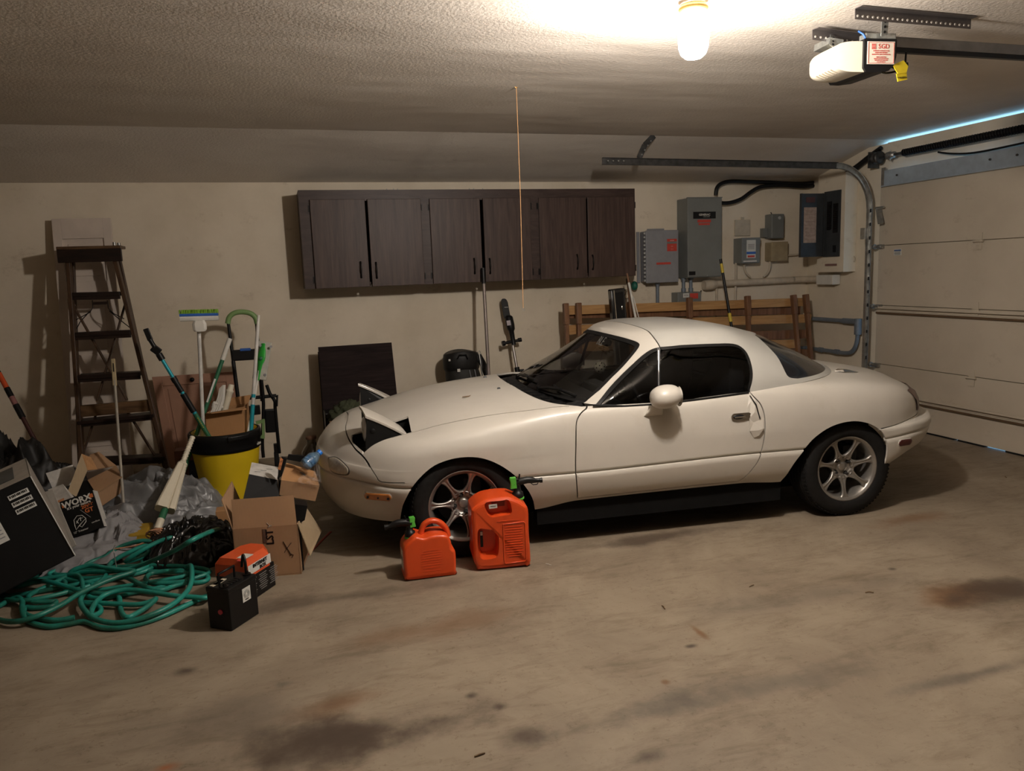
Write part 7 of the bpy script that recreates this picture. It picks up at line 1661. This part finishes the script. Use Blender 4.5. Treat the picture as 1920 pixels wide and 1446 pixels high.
# ---- black folding hand truck
YH = 6.25
Hq = lambda px, py, o=0: onp(px, py, YH+o)
t = thing('folding_hand_truck', 'black folding hand truck with a pale green handle behind the yellow bin', 'hand truck', Vector((Hq(480, 860).x, YH, 0)))
M_PGR = mat('pale_green', (.20, .33, .12), .5, var=.05)
arch = catmull([Hq(427, 607), Hq(430, 595), Hq(440, 587), Hq(455, 585), Hq(470, 588), Hq(479, 596), Hq(482, 607)], 5)
MB().tube(arch, .020, n=12).build('handle_grip', M_PGR, t)
for a, b2 in ((Hq(428, 605), Hq(447, 752)), (Hq(481, 605), Hq(492, 752))): MB().tube([a, a.lerp(b2, .48), a.lerp(b2, .5), b2], [.0125, .0125, .015, .015], n=10).build('upper_rail', M_BLK, t)
MB().bar(Hq(434, 667), Hq(484, 664), .03, .10 if False else .085).build('cross_plate', M_BLK, t, bevel=.008)
MB().bar(Hq(450, 656, -.01), Hq(470, 655, -.01), .02, .02).build('blue_latch', M_BLUE, t, bevel=.003)
MB().tube([Hq(430, 750, -.02), Hq(518, 742, -.02)], .014, n=10).build('axle_bar', M_BLK, t)
for pts in (((490, 712), (494, 758), (492, 830), (494, 858)), ((500, 722), (506, 738), (515, 752), (516, 766), (520, 812), (524, 850)), ((447, 750), (462, 830), (470, 862))): MB().tube(catmull([Hq(x, y, -.03) for x, y in pts], 3), .013, n=8).build('lower_rail', M_BLK, t)
MB().bar(Hq(507, 767, -.02), Hq(509, 811, -.02), .045*2, .03, up=Vector((0, 1, 0))).build('folding_plate', M_BLK, t, bevel=.01)
MB().bar(Hq(452, 772, -.02), Hq(488, 768, -.02), .03, .075).build('folding_plate', M_BLK, t, bevel=.006)
mb = MB(); mb.bar(Hq(480, 793, -.05), Hq(496, 789, -.05), .02, .025); mb.bar(Hq(482, 820, -.05), Hq(496, 818, -.05), .02, .025); mb.bar(Hq(494, 786, -.05), Hq(494, 822, -.05), .02, .03, up=Vector((0, 1, 0))); mb.build('green_bracket', M_PGR, t)
for px in (460, 519):
    q_ = Hq(px, 862, -.02); q_.z = .075; mb = MB(); mb.lathe([(.03, -.018), (.072, -.018), (.078, -.010), (.078, .010), (.072, .018), (.03, .018)], q_, (1, 0, 0), n=28); mb.build('wheel', M_RUB, t)
    MB().bar(q_+Vector((0, 0, -.04)), Vector((q_.x, YH-.04, .22)), .03, .03, up=Vector((0, 1, 0))).build('wheel_fork', M_BLK, t)
MB().tube([Hq(512, 745, -.05), Hq(520, 741, -.05), Hq(519, 762, -.05)], .008, n=8).build('release_lever', M_BLK, t)
# ---- cream fluted sprayer-like shroud leaning on the bin
a = ray_y(361, 820, by_-.36); b2 = ray_y(309, 956, by_-.80)
t = thing('cream_shroud', 'cream plastic fluted shroud with a twisted grip leaning on the yellow bin', 'shroud', b2)
x_, y_, z_, L_ = frame(a, b2, Vector((0, 1, 0)))
rs = []; 
for k in range(41):
    f_ = .36*k/40; r = .0155+.0028*sin(k*1.5); rs.append([a+(b2-a)*f_+x_*(r*cos(q))+y_*(r*sin(q)) for q in [2*pi*i/12 for i in range(12)]])
MB().rings(rs, True, True).build('twisted_grip', M_CREAM, t)
mb = MB(); mb.rings([[a+(b2-a)*f_+x_*(r*cos(q))+y_*(r*.8*sin(q)) for q in [2*pi*i/16 for i in range(16)]] for f_, r in ((.35, .014), (.37, .022), (.385, .030), (.40, .031), (.405, .026))], True, True); mb.build('guard_ring', M_CREAM, t)
rs = []
for f_, w_, d_ in ((.40, .028, .02), (.55, .036, .024), (.75, .046, .028), (.97, .058, .032), (1.0, .056, .032)):
    c_ = a+(b2-a)*f_; rs.append([c_+x_*(w_*X_)+y_*(d_*Y_) for X_, Y_ in ((-1, -.5), (-.85, -1), (-.35, -.95), (-.25, -.6), (-.15, -1), (.8, -1), (1, -.6), (1, .6), (.8, 1), (-.8, 1), (-1, .6))])
mb = MB(); mb.rings(rs, True, True, smooth=False); mb.build('tapered_body', M_CREAM, t, bevel=.003)
for k in range(16):
    f_ = .43+.033*k; w_ = .028+.05*(f_-.40); c_ = a+(b2-a)*f_; mb = MB(); mb.bar(c_-x_*(w_*1.0)-y_*.014, c_-x_*(w_*.82)-y_*.024+(b2-a).normalized()*-.008, .004, .003); mb.build('flute', M_CREAM, t)
MB().cyl(b2, b2+(b2-a).normalized()*.07, .02, n=12).build('green_core', M_GRN, t); MB().cyl(b2+(b2-a).normalized()*.07, b2+(b2-a).normalized()*.14, .021, n=12).build('cream_cuff', M_CREAM, t)
SHE = b2+(b2-a).normalized()*.14
# ---- thin rod with a wooden grip
a = ray_y(212, 673, 5.35); b2 = ray_y(232, 952, 4.95); e_ = down(a, b2)
t = thing('thin_rod', 'thin grey rod with a flat wooden grip standing in front of the stepladder', 'rod', e_)
MB().cyl(a.lerp(b2, .15), e_, .0085, n=10).build('rod', mat('rod_grey', (.30, .27, .22), .5), t)
MB().bar(a, a.lerp(b2, .19), .024, .014, up=Vector((0, 1, 0))).build('grip', mat('grip_wood', (.38, .30, .17), .6, var=.2), t, bevel=.004); MB().bar(a.lerp(b2, .03)+Vector((0, -.008, 0)), a.lerp(b2, .09)+Vector((0, -.008, 0)), .006, .002, up=Vector((0, 1, 0))).build('grip_print', M_BLK, t)

# ---- piles at the far left: boxes, tarpaulin, bags, hose
def cmat(name, c, rough, **k): return mat(name, c, rough, **k)
M_TARP = mat('grey_tarpaulin', (.17, .172, .175), .42, var=.15, scale=5, coat=.1); M_TARPL = mat('pale_cloth', (.23, .225, .23), .7, var=.12, scale=6); M_BAG = mat('black_bag', (.004, .004, .0042), .28, coat=.3)
def sheet(mb, P00, P10, P11, P01, amp=.05, fr=4, nu=50, nv=30, seed=0, bulge=0):
    def f(u, v):
        p = P00.lerp(P10, u).lerp(P01.lerp(P11, u), v); q = Vector((u*fr, v*fr*.8, seed))
        r = 1-abs(noise.noise(q))*2.4; r2 = 1-abs(noise.noise(q*2.1+Vector((3, 1, 0))))*2
        p = p+Vector((noise.noise(q+Vector((9, 2, 1)))*.05, noise.noise(q+Vector((2, 7, 4)))*.04, amp*(r*.7+r2*.3)+bulge*sin(pi*u)*sin(pi*v)))
        if p.z < .004: p.z = .004
        return p
    mb.grid(f, nu, nv); return mb
def heap(mb, c, rx, ry, H, n, seed, ang=0, fr=3.0, st=.35, amp=.5, tuck=.75):
    """cloth lying in a heap: domed sheet with long sharp folds running along the angle"""
    ca, sa = cos(ang), sin(ang)
    def f(u, v):
        x, y = u*2-1, v*2-1
        m = max(abs(x), abs(y)); r_ = sqrt(x*x+y*y) or 1; k = m/r_; x, y = x*k, y*k     # square grid to disc
        e = max(0, 1-(x*x+y*y)); X, Y = x*rx, y*ry
        a, b2 = (X*ca+Y*sa)/rx, (-X*sa+Y*ca)/rx
        q = Vector((a*fr*st+seed*3.3, b2*fr+seed*1.7, seed)); q = q+Vector((noise.noise(q*.8), noise.noise(q*.8+Vector((4, 4, 0))), 0))*.8
        r1 = 1-min(1, abs(noise.noise(q))*2.6); r2 = 1-min(1, abs(noise.noise(q*2.3+Vector((1, 2, 3))))*2.4); r3 = noise.noise(q*5)
        h = e**.55*(1-amp+amp*(r1*.75+r2*.35)+.05*r3)
        s_ = .06*rx*noise.noise(q*1.3+Vector((7, 0, 0)))*e
        return Vector(c)+Vector((X*(1+.12*noise.noise(Vector((x*2, y*2, seed+5.))))+s_, Y*(1+.12*noise.noise(Vector((x*2, y*2, seed+9.)))), H*h))
    mb.grid(f, n, n); return mb
def onfl(px, py): p = on(2, 0, px, py); return (p.x, p.y)
# grey tarpaulin heap
c = onp(282, 930, 5.12); X0 = c.x
t = thing('grey_tarpaulin', 'heap of crumpled grey tarpaulin in front of the stepladder', 'tarpaulin', (X0, 5.12, 0))
heap(MB(), (X0-.02, 5.22, -.01), .46, .40, .36, 110, 4, 2.6, 3.4, .35, .42).build('heap', M_TARP, t)
heap(MB(), (X0+.16, 5.02, -.01), .34, .26, .20, 90, 9, .5, 3.6, .4, .5).build('front_fold', M_TARP, t)
heap(MB(), (X0-.22, 4.92, -.01), .30, .22, .20, 80, 15, 1.4, 3.6, .4, .5).build('side_fold', M_TARP, t)
# pale cloth and sheet
c = onp(208, 985, 4.72); t = thing('pale_cloth', 'pale grey cloth spilling forward under the black tool box', 'cloth', (c.x, 4.6, 0))
heap(MB(), (c.x+.02, 4.74, -.01), .19, .20, .23, 70, 12, .9, 3.0, .4, .45).build('bunch', M_TARPL, t)
sheet(MB(), on(2, .0, 70, 1096), on(2, .01, 243, 1052), on(2, .10, 262, 1000), on(2, .16, 120, 985), .035, 3.5, seed=3).build('spread', M_TARPL, t)
# black bag
c = onp(352, 1010, 4.42); t = thing('black_bag', 'shiny black plastic bag lying between the hose and the large cardboard box', 'bag', (c.x, 4.42, 0))
heap(MB(), (c.x+.03, 4.46, -.01), .27, .28, .22, 110, 21, .7, 5.0, .5, .35).build('bag', M_BAG, t)
# dark heaps added to fill the deep shadow at the left edge
for px, py, y_, rx, H_, sd, lab in ((8, 880, 5.6, .42, .62, 31, 'dark heap added to fill the shadow at the left edge behind the tilted black carton'), (108, 905, 5.85, .22, .34, 35, 'small dark heap added to fill the shadow between the left edge and the white door')):
    c = onp(px, py, y_); tag(heap(MB(), (c.x, y_, -.01), rx, .28, H_, 60, sd, .8, 2.6, .5, .4).build('shadow_fill_heap', M_NYL), lab, 'bag')
# orange and black pruning pole at the edge
a = onp(-12, 682, 6.05); b2 = onp(88, 868, 5.75); L_ = b2-a; f = down(a, b2)
t = thing('orange_pole', 'orange and black tool pole leaning at the left edge of the photo', 'pole', f)
for f0_, f1_, r, m_ in ((0, .10, .016, M_BLK), (.10, .25, .017, M_OR), (.25, .34, .019, M_BLK), (.42, .55, .020, M_BLK), (.55, .98, .014, mat('dark_red', (.05, .012, .01), .5))): MB().cyl(a+L_*f0_, a+L_*f1_, r, n=12).build('section', m_, t)
MB().cyl(a+L_*.34, a+L_*.42, .018, n=12).build('pink_ring', mat('dull_pink', (.28, .12, .11), .5), t); MB().cyl(a+L_*.98, f, .012, n=10).build('section', M_BLK, t)
# big black carton tipped to the left
Yb = 4.07; BR = onp(141, 1042, Yb); TR = onp(57, 893, Yb+.10); up_ = (TR-BR); h_ = up_.length; up_.normalize()
bk = on(2, TR.z, 44, 841)-TR; dp0 = bk.length; bk.normalize(); lf = up_.cross(bk).normalized(); lf = lf if lf.x < 0 else -lf
w_ = min(.60, (BR.z-.012)/max(.05, -lf.z)); TB_ = onp(44, 841, Yb+.42); dp = min(.5, dp0)
t = thing('black_carton', 'large black carton with white stickers tipped to the left against the pile', 'box', BR+lf*w_)
V = lambda u, v, d: BR+lf*(w_*u)+up_*(h_*v)+bk*(dp*d)
panel([V(1, 0, 0), V(0, 0, 0), V(0, 1, 0), V(1, 1, 0)], .005, M_CARDK, 'front_panel', t); tp_ = panel([V(1, 1, 0), V(0, 1, 0), V(0, 1, 1), V(1, 1, 1)], .005, mat('grey_white_card', (.42, .39, .34), .6, var=.1), 'top_panel', t)
panel([V(0, 0, 0), V(0, 0, 1), V(0, 1, 1), V(0, 1, 0)], .005, mat('grey_white_card2', (.30, .27, .23), .6, var=.1), 'side_panel', t); panel([V(0, 0, 1), V(1, 0, 1), V(1, 1, 1), V(0, 1, 1)], .005, M_CARDK, 'back_panel', t); panel([V(1, 0, 1), V(1, 0, 0), V(1, 1, 0), V(1, 1, 1)], .005, M_CARDK, 'side_panel', t); panel([V(1, 0, 0), V(1, 0, 1), V(0, 0, 1), V(0, 0, 0)], .005, M_CARDK, 'bottom_panel', t)
e_ = V(0, 1, 0); 
def onface(u0, u1, v0, v1, m, name, par=None, d=-.004): return panel([BR+lf*u1+up_*v0+bk*d, BR+lf*u0+up_*v0+bk*d, BR+lf*u0+up_*v1+bk*d, BR+lf*u1+up_*v1+bk*d], .002, m, name, par or t)
for k in range(3):
    v_ = h_-.055-.038*k; lb = onface(.035, .125, v_-.012, v_+.012, M_PAPER, 'barcode_label')
    for j in range(11): onface(.042+.0072*j, .042+.0072*j+(.004 if j % 3 else .0022), v_-.003, v_+.009, M_BLK, 'bar', lb, -.0065)
lb = onface(.20, .285, h_-.235, h_-.085, M_PAPER, 'shipping_label')
for k in range(7): onface(.21, .275-.012*(k % 3), h_-.105-.018*k, h_-.100-.018*k, M_GREY2, 'label_print', lb, -.0065)
pic = panel([V(1, 1, .22)+up_*.003, V(.12, 1, .22)+up_*.003, V(.12, 1, .80)+up_*.003, V(1, 1, .80)+up_*.003], .002, mat('picture_print', (.035, .045, .05), .4, var=.5, scale=6), 'picture_panel', tp_)
text('m', .09, plane_m(V(.72, 1, .45)+up_*.006, -lf, bk), 'picture_lettering', M_GREY2, pic, .0004)
MB().tube([V(0, 0, 0)-bk*.003, V(0, 1, 0)-bk*.003], .003, n=5).build('worn_edge', M_PAPER, t)
# white card sheet, white carton, small white box
def card(name, label, pxs, ys, m, th=.006):
    P = quad(pxs, ys); mb = panel(P, th, m, '', None, MB()); return tag(mb.build(name, m), label, 'card' if 'sheet' in name else 'box')
card('card_sheet', 'long narrow white card sheet standing beside the black carton', [(128, 1030), (142, 1022), (98, 918), (80, 924)], [4.45, 4.45, 4.75, 4.75], MATS['grey_white_card'])
P = quad([(104, 955), (138, 940), (118, 908), (90, 918)], [4.75, 4.75, 4.95, 4.95]); t = thing('white_carton', 'small white carton with an orange print behind the black tool box', 'box', P[0])
bkk = Vector((.05, .16, -.02)); panel(P, .004, MATS['white_card'], 'top_panel', t); dn_ = Vector((0, 0, -.14)); panel([P[0]+dn_, P[1]+dn_, P[1], P[0]], .004, MATS['white_card'], 'front_panel', t); panel([P[1]+dn_, P[1]+dn_+bkk, P[2], P[1]], .004, MATS['white_card'], 'side_panel', t); panel([P[3]+dn_, P[0]+dn_, P[0], P[3]], .004, MATS['white_card'], 'side_panel', t)
c_ = (P[0]*.6+P[1]*.9+P[2]*.3+P[3]*.2)/2; q = [P[0].lerp(P[2], .25), P[1].lerp(P[3], .22), P[1].lerp(P[3], .22).lerp(P[2], .18), P[0].lerp(P[3], .30).lerp(P[1], .15)]; nn_ = (P[1]-P[0]).cross(P[3]-P[0]).normalized(); nn_ = nn_ if nn_.z > 0 else -nn_
MB().bar(P[0].lerp(P[1], .3).lerp(P[3], .25)+nn_*.003, P[0].lerp(P[1], .8).lerp(P[3], .25)+nn_*.003, .02, .002, up=nn_).build('orange_print', mat('faded_orange', (.50, .22, .10), .6), t)
# open brown carton
t = thing('open_carton', 'small open brown cardboard carton with its flaps up on the tarpaulin', 'box', onp(180, 930, 5.0))
for P4, ys, m_, nm in (([(127, 922), (143, 932), (164, 882), (153, 851)], [4.95, 4.95, 5.02, 5.05], M_CARDL, 'left_flap'), ([(164, 882), (183, 880), (171, 858), (153, 851)], [5.02, 5.08, 5.12, 5.05], M_CARD2, 'flap_lining'),
    ([(164, 900), (180, 925), (229, 894), (218, 873)], [5.08, 4.92, 5.02, 5.18], M_CARD, 'front_flap'), ([(164, 882), (218, 873), (185, 847), (168, 853)], [5.12, 5.2, 5.32, 5.3], M_CARD, 'back_flap'), ([(143, 932), (180, 925), (164, 900), (150, 905)], [4.97, 4.94, 5.10, 5.10], M_CARDK, 'dark_inside'),
    ([(150, 960), (190, 950), (182, 924), (143, 932)], [4.98, 4.96, 4.94, 4.97], M_CARD, 'front_panel'), ([(190, 950), (226, 925), (229, 894), (182, 924)], [4.96, 5.04, 5.04, 4.94], M_CARD, 'side_panel'), ([(86, 888), (136, 872), (150, 905), (100, 920)], [5.15, 5.2, 5.15, 5.1], MATS['white_card'], 'long_white_flap')):
    panel(quad(P4, ys), .005, m_, nm, t)
# black tool box with white and orange print
P = quad([(133, 1010), (195, 987), (178, 927), (117, 940)], [4.62, 4.62, 4.70, 4.70]); ux = (P[1]-P[0]).normalized(); uy = (P[3]-P[0]); uy = (uy-ux*ux.dot(uy)).normalized(); nn_ = ux.cross(uy); W3 = (P[1]-P[0]).length; H3 = (P[3]-P[0]).length
t = thing('black_tool_box', 'black printed tool box with white and orange lettering lying on the pale cloth', 'box', P[0])
mb = MB(); mb.rings([[P[0], P[1], P[1]+uy*H3, P[0]+uy*H3], [q-nn_*.07 for q in (P[0], P[1], P[1]+uy*H3, P[0]+uy*H3)]], True, True, smooth=False); mb.build('carton', M_CARDK, t, bevel=.001)
mb = MB(); mb.rings([[P[1]+ux*.001, P[1]+ux*.001-nn_*.07, P[1]+ux*.001-nn_*.07+uy*H3, P[1]+ux*.001+uy*H3], [P[1]+ux*.004, P[1]+ux*.004-nn_*.07, P[1]+ux*.004-nn_*.07+uy*H3, P[1]+ux*.004+uy*H3]], True, True, smooth=False); mb.build('white_side', MATS['white_card'], t)
TM = lambda u, v: plane_m(P[0]+ux*(W3*u)+uy*(H3*v)+nn_*.0015, ux, uy)
M_ORP = mat('orange_ink', (.62, .16, .04), .5)
text('WORX', W3*.27, TM(.47, .865), 'box_lettering', M_WHITE, t, .0005, bold=.0016); text("it's your nature", W3*.115, TM(.50, .755), 'box_lettering', M_WHITE, t, .0005, bold=.0005)
text('20V', .026, TM(.66, .66), 'box_lettering', M_ORP, t, .0005, bold=.0006); text('12"', .018, TM(.84, .675), 'box_lettering', M_ORP, t, .0005); text('GT', .034, TM(.74, .54), 'box_lettering', M_ORP, t, .0005, bold=.0008); text('12" Trimmer', .015, TM(.34, .10), 'box_lettering', M_WHITE, t, .0005); text('cordless', .013, TM(.82, .20), 'box_lettering', M_WHITE, t, .0005)
sq = lambda u0, u1, v0, v1, m_, nm: panel([P[0]+ux*(W3*u0)+uy*(H3*v0)+nn_*.001, P[0]+ux*(W3*u1)+uy*(H3*v0)+nn_*.001, P[0]+ux*(W3*u1)+uy*(H3*v1)+nn_*.001, P[0]+ux*(W3*u0)+uy*(H3*v1)+nn_*.001], .002, m_, nm, t)
sq(.86, .97, .83, .93, M_ORP, 'orange_square'); sq(.03, .09, .82, .90, M_ORP, 'orange_square')
PQ = lambda u, v: P[0]+ux*(W3*u)+uy*(H3*v)+nn_*.003
for k, pts in enumerate((((.22, .28), (.24, .42), (.36, .50), (.50, .47), (.58, .36), (.46, .30), (.34, .24), (.22, .16), (.22, .28)), ((.34, .24), (.58, .36), (.56, .28), (.40, .18), (.34, .24)), ((.28, .32), (.40, .42), (.50, .40)), ((.30, .38), (.34, .30)), ((.44, .44), (.42, .34)))):
    MB().tube([PQ(*q) for q in pts], .0022, n=4).build('trimmer_drawing', M_WHITE, t)
MB().tube([PQ(.50, .62), PQ(.72, .34)], .0016, n=4).build('trimmer_drawing', M_GREY2, t)
# yellow case
P = quad([(203, 1010), (268, 1016), (262, 990), (212, 988)], [4.55, 4.55, 4.62, 4.62]); t = thing('yellow_case', 'low yellow plastic case half under the cloth behind the hose', 'case', P[0]); cc = (P[0]+P[1])/2
M_YEL2 = mat('dull_yellow', (.36, .22, .015), .55)
MB().box((cc.x-.05, 4.70, cc.z*.5-.005), (.10, .2, cc.z+.0)).build('case_half', M_YEL2, t, bevel=.012); MB().box((cc.x+.055, 4.70, cc.z*.5+.005), (.11, .2, cc.z+.02)).build('case_half', M_YEL2, t, bevel=.012); MB().box((cc.x-.03, 4.595, cc.z-.03), (.06, .01, .015)).build('latch', M_BLK, t)
# bundle of orange cord
M_CORD = mat('peach_cord', (.50, .25, .14), .7); c = onp(292, 1000, 4.50); t = thing('cord_bundle', 'bundle of peach coloured cord under the cream shroud', 'cord', (c.x, 4.5, c.z-.04)); rnd = random.Random(5)
for k in range(7):
    rr = rnd.uniform(.025, .05); a_ = rnd.uniform(0, pi); pts = [c+Vector((rr*cos(q)*cos(a_)+rnd.uniform(-.01, .01), rr*.5*sin(q), rr*.75*sin(q+a_)-.01)) for q in [2*pi*i/10 for i in range(10)]]
    MB().tube(catmull(pts, 3, closed=True), .0042, n=5, closed=True).build('loop', M_CORD, t)
MB().tube(catmull([c+Vector((-.03, 0, -.03)), c+Vector((-.10, -.02, -.05)), c+Vector((-.22, .0, -.06))], 5), .0042, n=5).build('tail', M_CORD, t)
# printed carton and tan scrap near the bin, grey wire hook
P = onp(360, 915, 5.72); MBb = MB(); MBb.box((P.x+.01, 5.76, .17), (.20, .12, .34)); t = thing('printed_carton', 'brown carton with a dark blue and red print left of the yellow bin', 'box', (P.x, 5.76, 0)); MBb.build('carton', mat('maroon_card', (.17, .07, .045), .7, var=.2), t, bevel=.002)
MB().box((P.x+.03, 5.698, .20), (.07, .004, .13)).build('blue_print', mat('dark_blue_ink', (.02, .03, .06), .5), t); MB().box((P.x+.03, 5.697, .10), (.07, .004, .03)).build('red_print', M_STKR, t)
P = on(2, .05, 424, 985); MBb = MB(); MBb.box((P.x, P.y+.02, .075), (.10, .10, .15)); tag(MBb.build('tan_block', M_CARD2, bevel=.003), 'short tan cardboard block between the bin and the large cardboard box', 'box')
tag(MB().tube(catmull([on(2, .10, 216, 1022), on(2, .13, 213, 1030), on(2, .09, 215, 1045), on(2, .03, 219, 1066)], 4), .0028, n=5).build('wire_hook', M_STEEL), 'thin grey wire hook standing up among the hose loops', 'wire')
p_ = on(2, 0, 380, 1128); MBb = MB(); MBb.box(p_+Vector((-.03, .01, .004)), (.10, .05, .004), R=Matrix.Rotation(.5, 3, 'Z')); tag(MBb.build('paper_scrap', M_PAPER), 'white paper scrap poking out from behind the black battery', 'paper')
# garden hose: one long run laid in loops
HS = [(1890, 150, .10), (1830, 160, .24), (1650, 240, .29), (1500, 330, .21), (1300, 420, .11), (1100, 490, .05), (900, 510, .045), (700, 520, .03), (600, 530, .03), (650, 490, .05), (780, 460, .06), (900, 480, .06), (1060, 500, .065), (1150, 510, .07), (1000, 560, .07), (850, 620, .065), (680, 700, .06), (520, 800, .05), (350, 880, .045), (200, 930, .035), (60, 940, .025), (-40, 910, .02), (-80, 860, .02), (-20, 815, .02), (60, 770, .02), (150, 735, .03), (190, 770, .03), (190, 840, .03), (230, 930, .015), (400, 985, .011), (560, 970, .011), (720, 945, .011), (850, 990, .011), (1000, 1000, .011), (1200, 960, .012), (1400, 890, .015), (1600, 800, .015), (1740, 735, .015), (1790, 715, .02), (1760, 738, .035), (1650, 730, .04), (1500, 720, .045), (1300, 690, .045), (1100, 668, .045), (950, 692, .045), (850, 745, .04), (795, 820, .035), (785, 890, .03), (860, 860, .013), (840, 810, .013), (700, 780, .013), (830, 782, .02), (1000, 790, .025), (1180, 795, .025), (1290, 770, .03), (1335, 745, .04), (1280, 800, .035), (1180, 865, .03), (1090, 905, .03), (1040, 860, .012), (1030, 790, .012), (1000, 715, .013), (850, 700, .02), (700, 680, .03), (560, 640, .035), (420, 600, .045), (300, 598, .04), (150, 640, .03), (115, 612, .02), (250, 575, .012), (420, 570, .012), (740, 572, .012), (900, 560, .02), (1000, 565, .02), (1080, 560, .03), (1200, 620, .04), (1300, 660, .035), (1390, 668, .03), (1480, 640, .02), (1600, 602, .025), (1400, 612, .03), (1285, 605, .03), (1250, 570, .03), (1295, 530, .03), (1400, 512, .03), (1560, 505, .03), (1590, 545, .02), (1640, 600, .015), (1740, 600, .012), (1785, 570, .012), (1745, 530, .012), (1640, 508, .02), (1600, 480, .04), (1635, 462, .06), (1645, 520, .06), (1640, 600, .06), (1600, 685, .055), (1490, 785, .05), (1340, 865, .045), (1150, 930, .035), (980, 952, .03), (820, 920, .03), (730, 850, .035), (690, 770, .04), (720, 700, .04), (800, 640, .035), (900, 560, .03), (940, 450, .03), (1010, 398, .05), (1100, 350, .07), (1250, 290, .09), (1275, 340, .06), (1200, 395, .04), (1080, 425, .05), (1200, 340, .10), (1350, 260, .13), (1470, 222, .14), (1535, 238, .10), (1500, 290, .05), (1400, 280, .06), (1310, 255, .09), (1200, 250, .10), (1060, 288, .08), (965, 340, .06), (880, 390, .04), (760, 440, .03), (560, 560, .02), (400, 640, .02), (290, 690, .02), (240, 735, .02), (300, 772, .02), (430, 770, .02), (480, 770, .015), (440, 810, .012), (300, 825, .012), (220, 820, .012), (210, 870, .012), (300, 905, .012), (480, 930, .012), (640, 905, .012)]
hp_ = [on(2, z, x/4.5714, 960+y/4.5714) for x, y, z in HS]
for i in range(len(hp_)): hp_[i].z = HS[i][2]
pth = catmull(hp_, 6)
for p in pth: p.z = max(p.z, .0122)
m, nt, b = nmat('hose_green'); rp, nz, _ = noise_col(nt, (.012, .10, .065), (.018, .27, .215), scale=3.5, detail=6, lo=.38, hi=.60); nt.links.new(rp.outputs[0], b.inputs['Base Color']); b.inputs['Roughness'].default_value = .42
t = thing('garden_hose', 'teal green garden hose lying in a tangle of loops on the floor', 'hose', on(2, 0, 200, 1120))
MB().tube(pth, .0122, n=10).build('hose', m, t)
# second shorter tangle underneath
rnd = random.Random(11); pts = []
for k in range(26):
    a_ = k*1.15; r_ = .20+.13*sin(k*1.7); cc = on(2, 0, 150+12*(k % 9), 1110-3*(k % 5)); pts.append(Vector((cc.x-.06+r_*1.6*cos(a_), cc.y+.14+r_*.9*sin(a_), .0125+.009*(k % 3))))
tag(MB().tube(catmull(pts, 8), .0112, n=8).build('garden_hose', m), 'dull green under layer of hose beneath the teal loops', 'hose')
